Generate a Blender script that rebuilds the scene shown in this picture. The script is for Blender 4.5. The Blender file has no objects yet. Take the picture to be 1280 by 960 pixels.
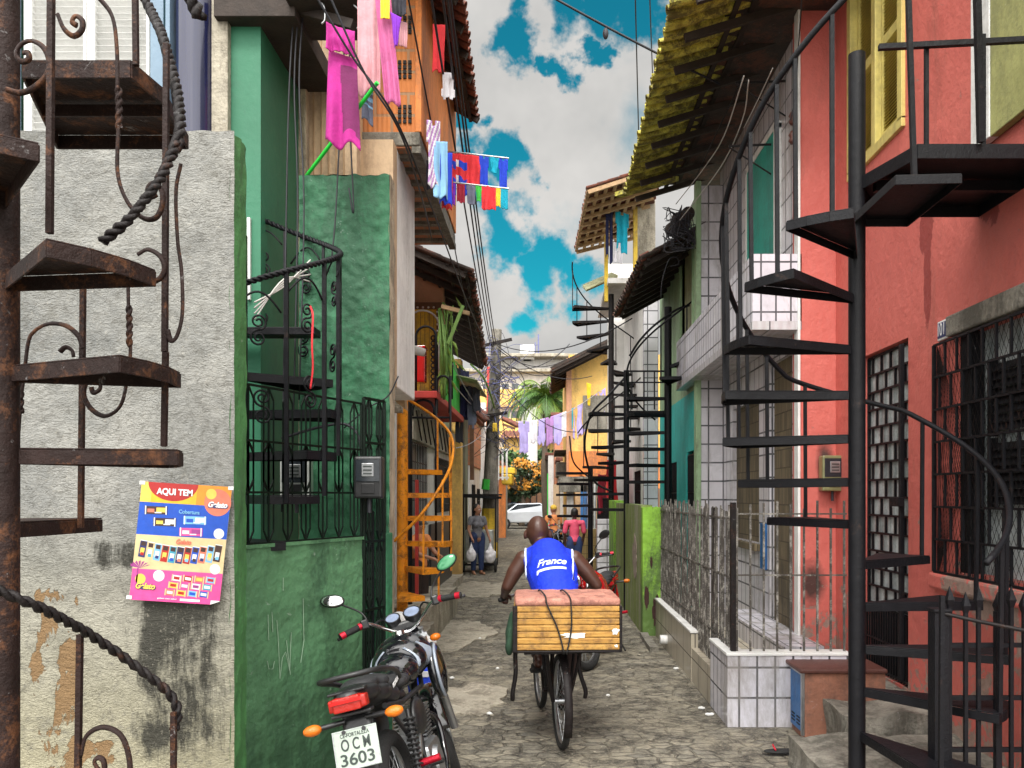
import bpy, math, random
from math import sin, cos, pi, radians as R
from mathutils import Vector, Matrix, noise as mnoise
random.seed(7)
SC = bpy.context.scene
COL = SC.collection
V = Vector
CH = 1.8      # camera height
# ---------------------------------------------------------------- camera
cd = bpy.data.cameras.new('camera'); cam = bpy.data.objects.new('camera', cd); COL.objects.link(cam)
cam.location = (0, 0, CH); cam.rotation_euler = (R(90), 0, 0)
cd.sensor_width = 36; cd.lens = 28.125; cd.shift_x = -0.0328; cd.shift_y = 0.1094
cd.clip_start = 0.05; cd.clip_end = 2000
SC.camera = cam
# ---------------------------------------------------------------- world and sun
SUN_EL, SUN_AZ = 52, 183
w = bpy.data.worlds.new("World"); SC.world = w; w.use_nodes = True
nt = w.node_tree; nt.nodes.clear()
def N(nt, t, **k):
    n = nt.nodes.new(t)
    for a, b in k.items():
        if a == 'inp':
            for i, v in b.items(): n.inputs[i].default_value = v
        else: setattr(n, a, b)
    return n
def L(nt, a, b): nt.links.new(a, b)
def mth(nt, op, a, b=None, c=None, clamp=False):
    n = nt.nodes.new('ShaderNodeMath'); n.operation = op; n.use_clamp = clamp
    for i, x in enumerate((a, b, c)):
        if x is None: continue
        if isinstance(x, (int, float)): n.inputs[i].default_value = x
        else: nt.links.new(x, n.inputs[i])
    return n.outputs[0]
def ramp(nt, f, stops, interp='LINEAR'):
    n = nt.nodes.new('ShaderNodeValToRGB'); cr = n.color_ramp; cr.interpolation = interp
    while len(cr.elements) < len(stops): cr.elements.new(0.5)
    for e, (p, c) in zip(cr.elements, stops):
        e.position = p; e.color = c if len(c) == 4 else (*c, 1)
    nt.links.new(f, n.inputs[0]); return n.outputs[0]
def mixc(nt, f, a, b, mode='MIX'):
    n = nt.nodes.new('ShaderNodeMix'); n.data_type = 'RGBA'; n.blend_type = mode; n.clamp_factor = True
    for sock, x in ((n.inputs[0], f), (n.inputs[6], a), (n.inputs[7], b)):
        if isinstance(x, (int, float)): sock.default_value = x
        elif isinstance(x, (tuple, list)): sock.default_value = (*x, 1) if len(x) == 3 else x
        else: nt.links.new(x, sock)
    return n.outputs[2]
sky = N(nt, 'ShaderNodeTexSky', sky_type='NISHITA', sun_disc=False, sun_elevation=R(SUN_EL), sun_rotation=R(SUN_AZ), air_density=1.0, dust_density=0.6, ozone_density=2.0)
tc = N(nt, 'ShaderNodeTexCoord')
nrm = N(nt, 'ShaderNodeVectorMath', operation='NORMALIZE'); L(nt, tc.outputs['Generated'], nrm.inputs[0])
n1 = N(nt, 'ShaderNodeTexNoise', inp={'Scale': 7.0, 'Detail': 7.0, 'Roughness': 0.55, 'Distortion': 0.3}); L(nt, nrm.outputs[0], n1.inputs['Vector'])
n2 = N(nt, 'ShaderNodeTexNoise', inp={'Scale': 4.0, 'Detail': 5.0, 'Roughness': 0.6}); L(nt, nrm.outputs[0], n2.inputs['Vector'])
n3 = N(nt, 'ShaderNodeTexNoise', inp={'Scale': 1.6, 'Detail': 2.0}); L(nt, nrm.outputs[0], n3.inputs['Vector'])
gaps = [((-0.02, 1, .575), .045), ((.075, 1, .62), .055), ((-.055, 1, .415), .045), ((-.065, 1, .33), .055), ((-.01, 1, .285), .06),
        ((.045, 1, .262), .05), ((-.03, 1, .235), .05), ((.025, 1, .55), .03), ((-.115, 1, .45), .03)]
nw = N(nt, 'ShaderNodeTexNoise', inp={'Scale': 9.0, 'Detail': 6.0, 'Roughness': .6}); L(nt, nrm.outputs[0], nw.inputs['Vector'])
nws = N(nt, 'ShaderNodeVectorMath', operation='MULTIPLY_ADD'); L(nt, nw.outputs['Color'], nws.inputs[0]); nws.inputs[1].default_value = (.2, .2, .2); nws.inputs[2].default_value = (-.1, -.1, -.1)
warp = N(nt, 'ShaderNodeVectorMath', operation='ADD'); L(nt, nrm.outputs[0], warp.inputs[0]); L(nt, nws.outputs[0], warp.inputs[1])
acc = None
for d, r in gaps:
    dn = N(nt, 'ShaderNodeVectorMath', operation='DISTANCE'); L(nt, nrm.outputs[0], dn.inputs[0])
    v_ = V(d).normalized(); dn.inputs[1].default_value = v_
    for l_ in list(nt.links):
        if l_.to_socket == dn.inputs[0]: nt.links.remove(l_)
    L(nt, warp.outputs[0], dn.inputs[0])
    g = mth(nt, 'SUBTRACT', 1.0, mth(nt, 'DIVIDE', dn.outputs['Value'], r), clamp=True)
    acc = g if acc is None else mth(nt, 'MAXIMUM', acc, g)
cl = mth(nt, 'ADD', mth(nt, 'MULTIPLY', mth(nt, 'SUBTRACT', n1.outputs['Fac'], .5), 1.5), .96)
cl = mth(nt, 'SUBTRACT', cl, mth(nt, 'MULTIPLY', acc, 1.15))
cl = mth(nt, 'SUBTRACT', cl, mth(nt, 'MULTIPLY', mth(nt, 'SUBTRACT', n3.outputs['Fac'], .5, clamp=True), 1.2))
cmask = ramp(nt, cl, [(.20, (0, 0, 0)), (.66, (1, 1, 1))], 'EASE')
cloudc = ramp(nt, n2.outputs['Fac'], [(.3, (2.4, 2.5, 2.55)), (.46, (3.3, 3.25, 3.15)), (.62, (4.0, 3.9, 3.75))])
bl = mixc(nt, 1.0, sky.outputs[0], (.05, .68, .58, 1), 'MULTIPLY')
# clouds nearer the sun are far brighter than those opposite it
dt = N(nt, 'ShaderNodeVectorMath', operation='DOT_PRODUCT'); L(nt, nrm.outputs[0], dt.inputs[0])
dt.inputs[1].default_value = (sin(R(SUN_AZ))*cos(R(SUN_EL)), cos(R(SUN_AZ))*cos(R(SUN_EL)), sin(R(SUN_EL)))
glow = mth(nt, 'MULTIPLY_ADD', mth(nt, 'POWER', mth(nt, 'MULTIPLY', mth(nt, 'SUBTRACT', dt.outputs['Value'], .05, clamp=True), 1.05, clamp=True), 1.2), 7.0, 1.0)
gv = N(nt, 'ShaderNodeVectorMath', operation='SCALE'); L(nt, cloudc, gv.inputs[0]); L(nt, glow, gv.inputs['Scale'])
skyc = mixc(nt, cmask, bl, gv.outputs[0])
bg = N(nt, 'ShaderNodeBackground', inp={'Strength': 0.1}); L(nt, skyc, bg.inputs[0])
wo = N(nt, 'ShaderNodeOutputWorld'); L(nt, bg.outputs[0], wo.inputs[0])
ld = bpy.data.lights.new('sun', 'SUN'); ld.energy = 1.5; ld.angle = R(16); ld.color = (1, .96, .9)
sun = bpy.data.objects.new('sun', ld); COL.objects.link(sun)
# sun stands behind the camera: direction to the sun
az = R(SUN_AZ); el = R(SUN_EL)
sd = V((sin(az) * cos(el), cos(az) * cos(el), sin(el)))
sun.rotation_euler = sd.to_track_quat('Z', 'Y').to_euler()
SC.view_settings.view_transform = 'Standard'; SC.view_settings.look = 'None'
SC.view_settings.exposure = 0.86; SC.view_settings.gamma = 1
# ---------------------------------------------------------------- materials
MT = {}
def coords(nt, stretch=None):
    g = N(nt, 'ShaderNodeNewGeometry')
    if stretch:
        m = N(nt, 'ShaderNodeVectorMath', operation='MULTIPLY'); m.inputs[1].default_value = stretch
        L(nt, g.outputs['Position'], m.inputs[0]); return m.outputs[0]
    return g.outputs['Position']
def noi(nt, vec, scale, detail=4, rough=.6, dist=0):
    n = N(nt, 'ShaderNodeTexNoise', inp={'Scale': scale, 'Detail': detail, 'Roughness': rough, 'Distortion': dist}); L(nt, vec, n.inputs['Vector']); return n.outputs['Fac']
def newmat(name):
    m = bpy.data.materials.new(name); m.use_nodes = True; nt = m.node_tree; nt.nodes.clear()
    b = N(nt, 'ShaderNodeBsdfPrincipled'); o = N(nt, 'ShaderNodeOutputMaterial'); L(nt, b.outputs[0], o.inputs[0]); return m, nt, b
def bumpn(nt, b, h, strength, dist=.01):
    n = N(nt, 'ShaderNodeBump', inp={'Strength': strength, 'Distance': dist}); L(nt, h, n.inputs['Height']); L(nt, n.outputs[0], b.inputs['Normal'])
def sc3(c, k): return tuple(min(1, max(0, x * k)) for x in c)
def mat(name, col, rough=.7, metal=0., var=.22, vs=3., dirt=None, da=.5, ds=2.2, bump=.25, bs=45., streak=True, low=None, trans=0, alpha=1, emit=None, coat=0, bd=.01):
    """plain surface: mottled colour, stains with their own shapes, fine relief"""
    m, nt, b = newmat(name)
    p = coords(nt)
    a = noi(nt, p, vs, 6, .65)
    c = mixc(nt, ramp(nt, a, [(.3, (0, 0, 0)), (.7, (1, 1, 1))]), sc3(col, 1 - var), sc3(col, 1 + var))
    f = noi(nt, p, vs * 14, 3, .7)
    c = mixc(nt, mth(nt, 'MULTIPLY', f, var * 1.3), c, sc3(col, .45))
    if dirt:
        q = coords(nt, (1, 1, .22)) if streak else p
        d1 = noi(nt, q, ds, 8, .72, .4); d2 = noi(nt, p, ds * 9, 4, .7)
        s = mth(nt, 'ADD', mth(nt, 'MULTIPLY', d1, .75), mth(nt, 'MULTIPLY', d2, .25))
        if low:
            sx = N(nt, 'ShaderNodeSeparateXYZ'); L(nt, p, sx.inputs[0])
            s = mth(nt, 'ADD', s, mth(nt, 'MULTIPLY', mth(nt, 'SUBTRACT', 1., mth(nt, 'DIVIDE', sx.outputs[2], low), clamp=True), .16))
        t = .62 - da * .18
        c = mixc(nt, ramp(nt, s, [(t - .05, (0, 0, 0)), (t + .07, (.85, .85, .85))]), c, dirt)
    if dirt and bump >= .3:
        ch = noi(nt, p, 17, 6, .8, .6); c = mixc(nt, mth(nt, 'MULTIPLY', ramp(nt, ch, [(.63, (0, 0, 0)), (.67, (1, 1, 1))]), .55), c, tuple(.5*x + .25 for x in col))
        sc_ = noi(nt, coords(nt, (1, 1, .3)), 1.1, 7, .75, .6); c = mixc(nt, ramp(nt, sc_, [(.52, (0, 0, 0)), (.7, (.55, .55, .55))]), c, sc3(col, .45))
    L(nt, c, b.inputs['Base Color'])
    b.inputs['Metallic'].default_value = metal
    rr = mth(nt, 'ADD', rough - .08, mth(nt, 'MULTIPLY', f, .16)); L(nt, rr, b.inputs['Roughness'])
    if name.startswith('iron'): b.inputs['Specular IOR Level'].default_value = .22
    if trans: b.inputs['Transmission Weight'].default_value = trans
    if coat: b.inputs['Coat Weight'].default_value = coat
    if alpha < 1: b.inputs['Alpha'].default_value = alpha
    if emit: b.inputs['Emission Color'].default_value = (*emit, 1); b.inputs['Emission Strength'].default_value = 1
    if bump:
        h = mth(nt, 'ADD', noi(nt, p, bs, 5, .65), mth(nt, 'MULTIPLY', noi(nt, p, bs * .16, 3), 2.0)); bumpn(nt, b, h, bump, bd)
    MT[name] = m; return m
def flatuv(nt):
    """u runs along the wall, v up it; on level faces u = x, v = y"""
    g = N(nt, 'ShaderNodeNewGeometry'); s = N(nt, 'ShaderNodeSeparateXYZ'); L(nt, g.outputs['Position'], s.inputs[0])
    n = N(nt, 'ShaderNodeSeparateXYZ'); L(nt, g.outputs['True Normal'], n.inputs[0])
    lev = mth(nt, 'GREATER_THAN', mth(nt, 'ABSOLUTE', n.outputs[2]), .7)
    u = mth(nt, 'ADD', s.outputs[0], mth(nt, 'MULTIPLY', s.outputs[1], mth(nt, 'SUBTRACT', 1., lev)))
    v = mth(nt, 'ADD', mth(nt, 'MULTIPLY', s.outputs[2], mth(nt, 'SUBTRACT', 1., lev)), mth(nt, 'MULTIPLY', s.outputs[1], lev))
    c = N(nt, 'ShaderNodeCombineXYZ'); L(nt, u, c.inputs[0]); L(nt, v, c.inputs[1]); return c.outputs[0], g.outputs['Position']
def tiles(name, c1, c2, grout, w, h, off=0., mortar=.006, rough=.3, dirt=None, da=.4, bump=.5, ds=2., ribs=0, var=.15):
    m, nt, b = newmat(name); uv, p = flatuv(nt)
    t = N(nt, 'ShaderNodeTexBrick', offset=off, squash=1.0)
    t.inputs['Color1'].default_value = (*c1, 1); t.inputs['Color2'].default_value = (*c2, 1); t.inputs['Mortar'].default_value = (*grout, 1)
    for k, v in (('Scale', 1.), ('Mortar Size', mortar), ('Mortar Smooth', .15), ('Bias', 0.), ('Brick Width', w), ('Row Height', h)): t.inputs[k].default_value = v
    L(nt, uv, t.inputs['Vector'])
    f = noi(nt, p, 7, 5, .7)
    c = mixc(nt, mth(nt, 'MULTIPLY', f, var * 2), t.outputs['Color'], sc3(c1, .5))
    if dirt:
        q = coords(nt, (1, 1, .25)); d1 = noi(nt, q, ds, 8, .75, .4); tt = .62 - da * .18
        c = mixc(nt, ramp(nt, d1, [(tt - .04, (0, 0, 0)), (tt + .1, (.85, .85, .85))]), c, dirt)
    e = noi(nt, p, 2.3, 8, .8, .5); c = mixc(nt, ramp(nt, e, [(.5, (0, 0, 0)), (.75, (.5, .5, .5))]), c, sc3(c1, .5))
    L(nt, c, b.inputs['Base Color'])
    L(nt, mth(nt, 'ADD', rough, mth(nt, 'MULTIPLY', t.outputs['Fac'], .5)), b.inputs['Roughness'])
    h_ = mth(nt, 'SUBTRACT', mth(nt, 'MULTIPLY', f, .3), t.outputs['Fac'])
    if ribs:
        sp = N(nt, 'ShaderNodeSeparateXYZ'); L(nt, uv, sp.inputs[0])
        h_ = mth(nt, 'ADD', h_, mth(nt, 'MULTIPLY', mth(nt, 'SINE', mth(nt, 'MULTIPLY', sp.outputs[0], ribs)), .5))
    bumpn(nt, b, h_, bump, .006); MT[name] = m; return m
# ---------------------------------------------------------------- mesh builder
class MB:
    def __init__(s): s.v = []; s.f = []; s.m = []; s.M = None
    def add(s, vs, fs, m=0):
        o = len(s.v)
        for p in vs:
            p = V(p); s.v.append(s.M @ p if s.M else p)
        for f in fs: s.f.append(tuple(o + i for i in f)); s.m.append(m)
        return s
    def box(s, x0, x1, y0, y1, z0, z1, m=0):
        if x0 > x1: x0, x1 = x1, x0
        if y0 > y1: y0, y1 = y1, y0
        if z0 > z1: z0, z1 = z1, z0
        return s.add([(x0,y0,z0),(x1,y0,z0),(x1,y1,z0),(x0,y1,z0),(x0,y0,z1),(x1,y0,z1),(x1,y1,z1),(x0,y1,z1)],
              [(3,2,1,0),(4,5,6,7),(0,1,5,4),(1,2,6,5),(2,3,7,6),(3,0,4,7)], m)
    def bar(s, p, q, w, h=None, up=(0,0,1), m=0):
        p = V(p); q = V(q); h = h or w; d = (q - p)
        if d.length < 1e-6: return s
        d.normalize(); u = V(up)
        if abs(d.dot(u)) > .97: u = V((0, 1, 0)) if abs(d.y) < .9 else V((1, 0, 0))
        a = d.cross(u).normalized() * w / 2; b = a.cross(d).normalized() * h / 2
        vs = [p-a-b, p+a-b, p+a+b, p-a+b, q-a-b, q+a-b, q+a+b, q-a+b]
        return s.add(vs, [(0,1,2,3),(7,6,5,4),(1,0,4,5),(2,1,5,6),(3,2,6,7),(0,3,7,4)], m)
    def tube(s, pts, r, n=8, closed=False, m=0, cap=True, flat=1.0):
        pts = [V(p) for p in pts]; k = len(pts); rs = r if isinstance(r, (list, tuple)) else [r] * k
        t0 = (pts[1] - pts[0]).normalized()
        u = t0.orthogonal().normalized(); ring = []; o = 0; vs = []
        for i, p in enumerate(pts):
            if closed: t = (pts[(i + 1) % k] - pts[i - 1])
            else: t = (pts[min(i + 1, k - 1)] - pts[max(i - 1, 0)])
            if t.length < 1e-9: t = t0
            t.normalize(); u = (u - t * u.dot(t))
            u = u.normalized() if u.length > 1e-6 else t.orthogonal().normalized()
            w = t.cross(u)
            for j in range(n):
                a = 2 * pi * j / n; vs.append(p + (u * cos(a) + w * sin(a) * flat) * rs[i])
        fs = []
        for i in range(k if closed else k - 1):
            for j in range(n):
                a = i * n + j; b = i * n + (j + 1) % n; c = ((i + 1) % k) * n
                fs.append((a, b, c + (j + 1) % n, c + j))
        if cap and not closed:
            fs.append(tuple(range(n))[::-1]); fs.append(tuple((k - 1) * n + j for j in range(n)))
        return s.add(vs, fs, m)
    def cyl(s, p, q, r, n=16, r2=None, m=0): return s.tube([p, q], [r, r if r2 is None else r2], n, m=m)
    def ell(s, c, r, nu=16, nv=10, rot=None, m=0):
        c = V(c); vs = []; r = (r, r, r) if isinstance(r, (int, float)) else r
        for i in range(nv + 1):
            th = pi * i / nv
            for j in range(nu):
                a = 2 * pi * j / nu; p = V((r[0]*sin(th)*cos(a), r[1]*sin(th)*sin(a), r[2]*cos(th)))
                if rot: p = rot @ p
                vs.append(c + p)
        fs = [(i*nu+j, (i+1)*nu+j, (i+1)*nu+(j+1)%nu, i*nu+(j+1)%nu) for i in range(nv) for j in range(nu)]
        return s.add(vs, fs, m)
    def cap(s, p, r0, q, r1, n=12, m=0):
        p = V(p); q = V(q); d = (q - p); l = d.length; d.normalize(); pts = []; rs = []
        for i in range(5): a = pi/2*i/4; pts.append(p - d * r0 * cos(a)); rs.append(max(1e-4, r0 * sin(a)))
        for i in range(5): a = pi/2*i/4; pts.append(q + d * r1 * sin(a)); rs.append(max(1e-4, r1 * cos(a)))
        return s.tube(pts, rs, n, m=m)
    def chain(s, jr, n=12):
        for (p, r), (q, t) in zip(jr, jr[1:]): s.cap(p, r, q, t, n)
        return s
    def prism(s, poly, vec, m=0):
        vec = V(vec); k = len(poly); vs = [V(p) for p in poly] + [V(p) + vec for p in poly]
        fs = [tuple(range(k))[::-1], tuple(range(k, 2*k))] + [(i, (i+1)%k, k+(i+1)%k, k+i) for i in range(k)]
        return s.add(vs, fs, m)
    def grid(s, fn, nu, nv, m=0, closeu=False):
        vs = [fn(i / nu, j / nv) for j in range(nv + 1) for i in range(nu + 1)]
        return s.add(vs, [(j*(nu+1)+i, j*(nu+1)+i+1, (j+1)*(nu+1)+i+1, (j+1)*(nu+1)+i) for j in range(nv) for i in range(nu)], m)
    def torus(s, c, axis, Rr, r, n=32, k=8, m=0, flat=1.0):
        c = V(c); ax = V(axis).normalized(); u = ax.orthogonal().normalized(); w = ax.cross(u); vs = []
        for i in range(n):
            a = 2*pi*i/n; d = u*cos(a) + w*sin(a)
            for j in range(k):
                b = 2*pi*j/k; vs.append(c + d*(Rr + r*cos(b)) + ax*r*flat*sin(b))
        return s.add(vs, [(i*k+j, ((i+1)%n)*k+j, ((i+1)%n)*k+(j+1)%k, i*k+(j+1)%k) for i in range(n) for j in range(k)], m)
    def twist(s, pts, r, pitch, off=None, n=5, m=0):
        """two strands twisted round each other along the path"""
        P = [V(p) for p in pts]; fine = []
        for a, b in zip(P, P[1:]):
            k = max(1, int((b - a).length / (pitch / 8)))
            fine += [a.lerp(b, i / k) for i in range(k)]
        fine.append(P[-1]); d = off or r * .8; acc = 0; A = []; B = []; prev = fine[0]
        for i, p in enumerate(fine):
            t = (fine[min(i+1, len(fine)-1)] - fine[max(i-1, 0)]).normalized()
            u = t.cross(V((.31, .2, .93))).normalized(); w = t.cross(u); acc += (p - prev).length; prev = p
            a = 2*pi*acc/pitch; o = (u*cos(a) + w*sin(a)) * d; A.append(p + o); B.append(p - o)
        s.tube(A, r, n, m=m); s.tube(B, r, n, m=m); return s
def link(name, me, parent=None, smooth=False, mats=None):
    if mats:
        me.materials.clear()
        for x in (mats if isinstance(mats, (list, tuple)) else [mats]): me.materials.append(MT[x] if isinstance(x, str) else x)
    if smooth: me.polygons.foreach_set('use_smooth', [True] * len(me.polygons))
    o = bpy.data.objects.new(name, me); COL.objects.link(o)
    if parent: o.parent = parent
    return o
ORG = {}
def offs(parent):
    while parent is not None and parent.name not in ORG: parent = parent.parent
    return ORG[parent.name] if parent is not None else V((0, 0, 0))
def build(mb, name, mats, parent=None, smooth=False, bevel=0, world=True, auto=None):
    me = bpy.data.meshes.new(name); o = offs(parent) if world else V((0, 0, 0))
    me.from_pydata([tuple(p - o) for p in mb.v], [], mb.f)
    ob = link(name, me, parent, smooth, mats)
    if any(mb.m): me.polygons.foreach_set('material_index', mb.m)
    me.update()
    if smooth is False and auto: 
        me.polygons.foreach_set('use_smooth', [True] * len(me.polygons)); me.set_sharp_from_angle(angle=R(auto))
    if bevel:
        bm = ob.modifiers.new('bevel', 'BEVEL'); bm.width = bevel; bm.segments = 2; bm.limit_method = 'ANGLE'; bm.angle_limit = R(40)
    return ob
def organic(mb, name, mats, parent, voxel=.008, smooth=6, world=True, crease=None):
    """fuse overlapping volumes into one continuous skin"""
    me = bpy.data.meshes.new('t'); o = offs(parent) if world else V((0, 0, 0))
    me.from_pydata([tuple(p - o) for p in mb.v], [], mb.f)
    t = bpy.data.objects.new('t', me); COL.objects.link(t)
    m = t.modifiers.new('r', 'REMESH'); m.mode = 'VOXEL'; m.voxel_size = voxel; m.use_smooth_shade = True
    if smooth: m = t.modifiers.new('s', 'SMOOTH'); m.iterations = smooth; m.factor = .5
    if crease: crease(t)
    dg = bpy.context.evaluated_depsgraph_get(); me2 = bpy.data.meshes.new_from_object(t.evaluated_get(dg))
    bpy.data.objects.remove(t); bpy.data.meshes.remove(me); me2.name = name
    return link(name, me2, parent, True, mats)
def tag(o, label=None, cat=None, group=None, kind=None):
    if label: o['label'] = label
    if cat: o['category'] = cat
    if group: o['group'] = group
    if kind: o['kind'] = kind
    return o
def thing(name, label, cat, loc=(0,0,0), rot=(0,0,0), group=None, world=True):
    o = bpy.data.objects.new(name, None); COL.objects.link(o); o.location = loc; o.rotation_euler = rot
    o.empty_display_size = .1
    ORG[o.name] = V(loc) if world else V((0, 0, 0))
    return tag(o, label, cat, group)
def dup(o, label=None, parent=None, loc=None, rot=None, swap=None):
    c = o.copy(); COL.objects.link(c); c.parent = parent
    if label: c['label'] = label
    if loc is not None: c.location = loc
    if rot is not None: c.rotation_euler = rot
    if swap and c.type == 'MESH' and c.data.materials and c.data.materials[0] and c.data.materials[0].name in swap:
        c.data = c.data.copy(); c.data.materials[0] = MT[swap[o.data.materials[0].name]]
    for ch in list(o.children): dup(ch, None, c, swap=swap)
    return c
def bx(name, parent, m, x0, x1, y0, y1, z0, z1, bevel=.004): return build(MB().box(x0, x1, y0, y1, z0, z1), name, m, parent, bevel=bevel)
def text(name, s, size, m, parent, origin, ux, uy, world=True, ext=.0008, align='CENTER', width=None, shear=0, bold=0):
    cu = bpy.data.curves.new('t', 'FONT'); cu.body = s; cu.size = size; cu.extrude = ext; cu.align_x = align; cu.align_y = 'CENTER'; cu.shear = shear; cu.offset = bold
    t = bpy.data.objects.new('t', cu); COL.objects.link(t); dg = bpy.context.evaluated_depsgraph_get()
    me = bpy.data.meshes.new_from_object(t.evaluated_get(dg)); bpy.data.objects.remove(t)
    if width:
        xs = [v.co.x for v in me.vertices]; k = width / (max(xs) - min(xs))
        for v in me.vertices: v.co.x *= k
    ux = V(ux).normalized(); uy = V(uy).normalized(); uz = ux.cross(uy); o = V(origin) - (offs(parent) if world else V((0,0,0)))
    Mx = Matrix((ux, uy, uz)).transposed().to_4x4(); Mx.translation = o; me.transform(Mx)
    me.name = name; return link(name, me, parent, False, m)
def cells(u0, u1, z0, z1, holes):
    us = sorted({u0, u1, *[h[0] for h in holes], *[h[1] for h in holes]}); zs = sorted({z0, z1, *[h[2] for h in holes], *[h[3] for h in holes]})
    us = [u for u in us if u0 <= u <= u1]; zs = [z for z in zs if z0 <= z <= z1]
    for a, b in zip(us, us[1:]):
        run = None
        for c, d in zip(zs, zs[1:]):
            mu, mz = (a+b)/2, (c+d)/2
            if any(h[0] < mu < h[1] and h[2] < mz < h[3] for h in holes):
                if run: yield a, b, run[0], run[1]; run = None
            else: run = (run[0] if run else c, d)
        if run: yield a, b, run[0], run[1]
def wallX(mb, x0, x1, y0, y1, z0, z1, holes=(), m=0):
    for a, b, c, d in cells(y0, y1, z0, z1, holes): mb.box(x0, x1, a, b, c, d, m)
    return mb
def wallY(mb, y0, y1, x0, x1, z0, z1, holes=(), m=0):
    for a, b, c, d in cells(x0, x1, z0, z1, holes): mb.box(a, b, y0, y1, c, d, m)
    return mb
def PX(px, D): return (px - 682) * D / 1000
def PZ(py, D): return CH - (py - 620) * D / 1000
def P(px, py, D): return V((PX(px, D), D, PZ(py, D)))
# ---------------------------------------------------------------- the palette
mat('iron_black', (.006, .006, .008), .5, .0, var=.3, vs=9, dirt=(.05, .03, .022), da=-.1, ds=7, bump=.25, bs=120, streak=False)
mat('iron_green', (.004, .010, .006), .5, .2, var=.3, vs=9)
mat('iron_rust', (.024, .012, .010), .6, .0, var=.4, vs=10, dirt=(.15, .06, .025), da=.3, ds=9, bump=.5, bs=90, streak=False)
mat('iron_dark', (.013, .010, .010), .5, .0, var=.35, vs=10, dirt=(.09, .04, .025), da=.1, ds=8, bump=.4, bs=90, streak=False)
mat('iron_orange', (.78, .28, .015), .45, 0, var=.2, vs=6, dirt=(.12, .05, .02), da=.45, ds=9, bump=.3, bs=90, streak=False)
mat('iron_white', (.38, .36, .32), .6, 0, var=.25, vs=12, dirt=(.03, .024, .02), da=1.0, ds=9, bump=.5, bs=120, streak=False)
mat('green_wall', (.028, .15, .068), .72, var=.28, vs=2.2, dirt=(.014, .065, .03), da=.6, ds=2.5, bump=.55, bs=22, bd=.02)
mat('green_low', (.085, .215, .10), .75, var=.28, vs=3, dirt=(.03, .085, .04), da=.55, ds=3, bump=.5, bs=26, low=1.0, bd=.02)
mat('green_edge', (.06, .2, .06), .7, var=.25, vs=3, dirt=(.03, .06, .03), da=.35, bump=.6, bs=30)
mat('green_house', (.022, .15, .078), .6, var=.12, vs=1.5, dirt=(.02, .1, .06), da=.3, bump=.2, bs=30)
mat('green_cloth', (.015, .05, .025), .85, var=.3, vs=9, bump=.4)
mat('chalk', (.3, .42, .3), .9, var=.3, bump=0)
mat('cream_edge', (.5, .42, .3), .8, var=.3, vs=9, dirt=(.12, .1, .07), da=.6, ds=8, bump=.6, bs=40)
mat('white_wall', (.66, .64, .61), .75, var=.12, vs=2.5, dirt=(.4, .37, .33), da=.25, bump=.5, bs=30, low=1.5)
mat('white_bright', (.85, .84, .82), .75, var=.1, vs=3, dirt=(.5, .48, .45), da=.2, bump=.5)
mat('beige_wall', (.62, .44, .27), .7, var=.2, vs=2, dirt=(.3, .2, .13), da=.5, bump=.3, bs=30)
mat('pink_pale', (.55, .33, .27), .7, var=.2, vs=2, dirt=(.25, .16, .13), da=.5)
mat('lime_wall', (.26, .52, .045), .62, var=.25, vs=2.5, dirt=(.06, .1, .03), da=.45, ds=4, bump=.4, bs=25, low=1.3)
mat('lime_dull', (.2, .26, .06), .72, var=.3, vs=3, dirt=(.32, .31, .24), da=.5, ds=2.6, bump=.5, bs=25)
mat('pale_green', (.30, .44, .25), .65, var=.15, vs=2, dirt=(.16, .2, .12), da=.4, bump=.25)
mat('turquoise', (.02, .46, .42), .6, var=.15, vs=2, dirt=(.02, .25, .24), da=.3, bump=.3)
mat('teal_board', (.0, .32, .24), .5, var=.25, vs=4, dirt=(.01, .18, .14), da=.5, bump=.25)
mat('yellow_wall', (.76, .48, .13), .7, var=.15, vs=2, dirt=(.35, .22, .08), da=.45, bump=.3, low=1.2)
mat('yellow_paint', (.75, .5, .03), .6, var=.18, vs=4, dirt=(.3, .2, .05), da=.4)
mat('orange_wall', (.75, .24, .05), .7, var=.2, vs=2.5, dirt=(.3, .12, .05), da=.5, bump=.3)
mat('salmon_wall', (.6, .3, .17), .7, var=.2, vs=2.5, dirt=(.3, .2, .12), da=.5)
mat('olive_wall', (.36, .36, .13), .75, var=.2, vs=2, dirt=(.2, .2, .08), da=.6, bump=.3)
mat('red_wall', (.5, .04, .03), .6, var=.2)
mat('blue_wall', (.05, .2, .5), .6, var=.2)
mat('concrete', (.26, .24, .2), .85, var=.3, vs=4, dirt=(.08, .075, .06), da=.7, ds=4, bump=.8, bs=35, bd=.02)
mat('concrete_pale', (.42, .38, .3), .85, var=.3, vs=4, dirt=(.14, .12, .09), da=.6, ds=4, bump=.7, bs=35, bd=.02)
mat('greenish_plaster', (.2, .23, .15), .8, var=.3, vs=3, dirt=(.08, .09, .06), da=.7)
mat('wood_dark', (.035, .024, .018), .8, var=.4, vs=8, bump=.4)
mat('wood_brown', (.16, .075, .035), .7, var=.35, vs=8, bump=.3)
mat('wood_pale', (.42, .27, .14), .7, var=.3, vs=8)
mat('roof_red', (.24, .075, .045), .8, var=.4, vs=9, dirt=(.06, .04, .035), da=.6, ds=6, bump=.5, streak=False)
mat('roof_dark', (.055, .04, .033), .85, var=.45, vs=7, dirt=(.14, .055, .035), da=.5, ds=4, bump=.5, streak=False)
mat('roof_moss', (.80, .68, .11), .85, var=.45, vs=9, dirt=(.06, .05, .025), da=.75, ds=6, bump=.8, bs=60, streak=False)
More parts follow.
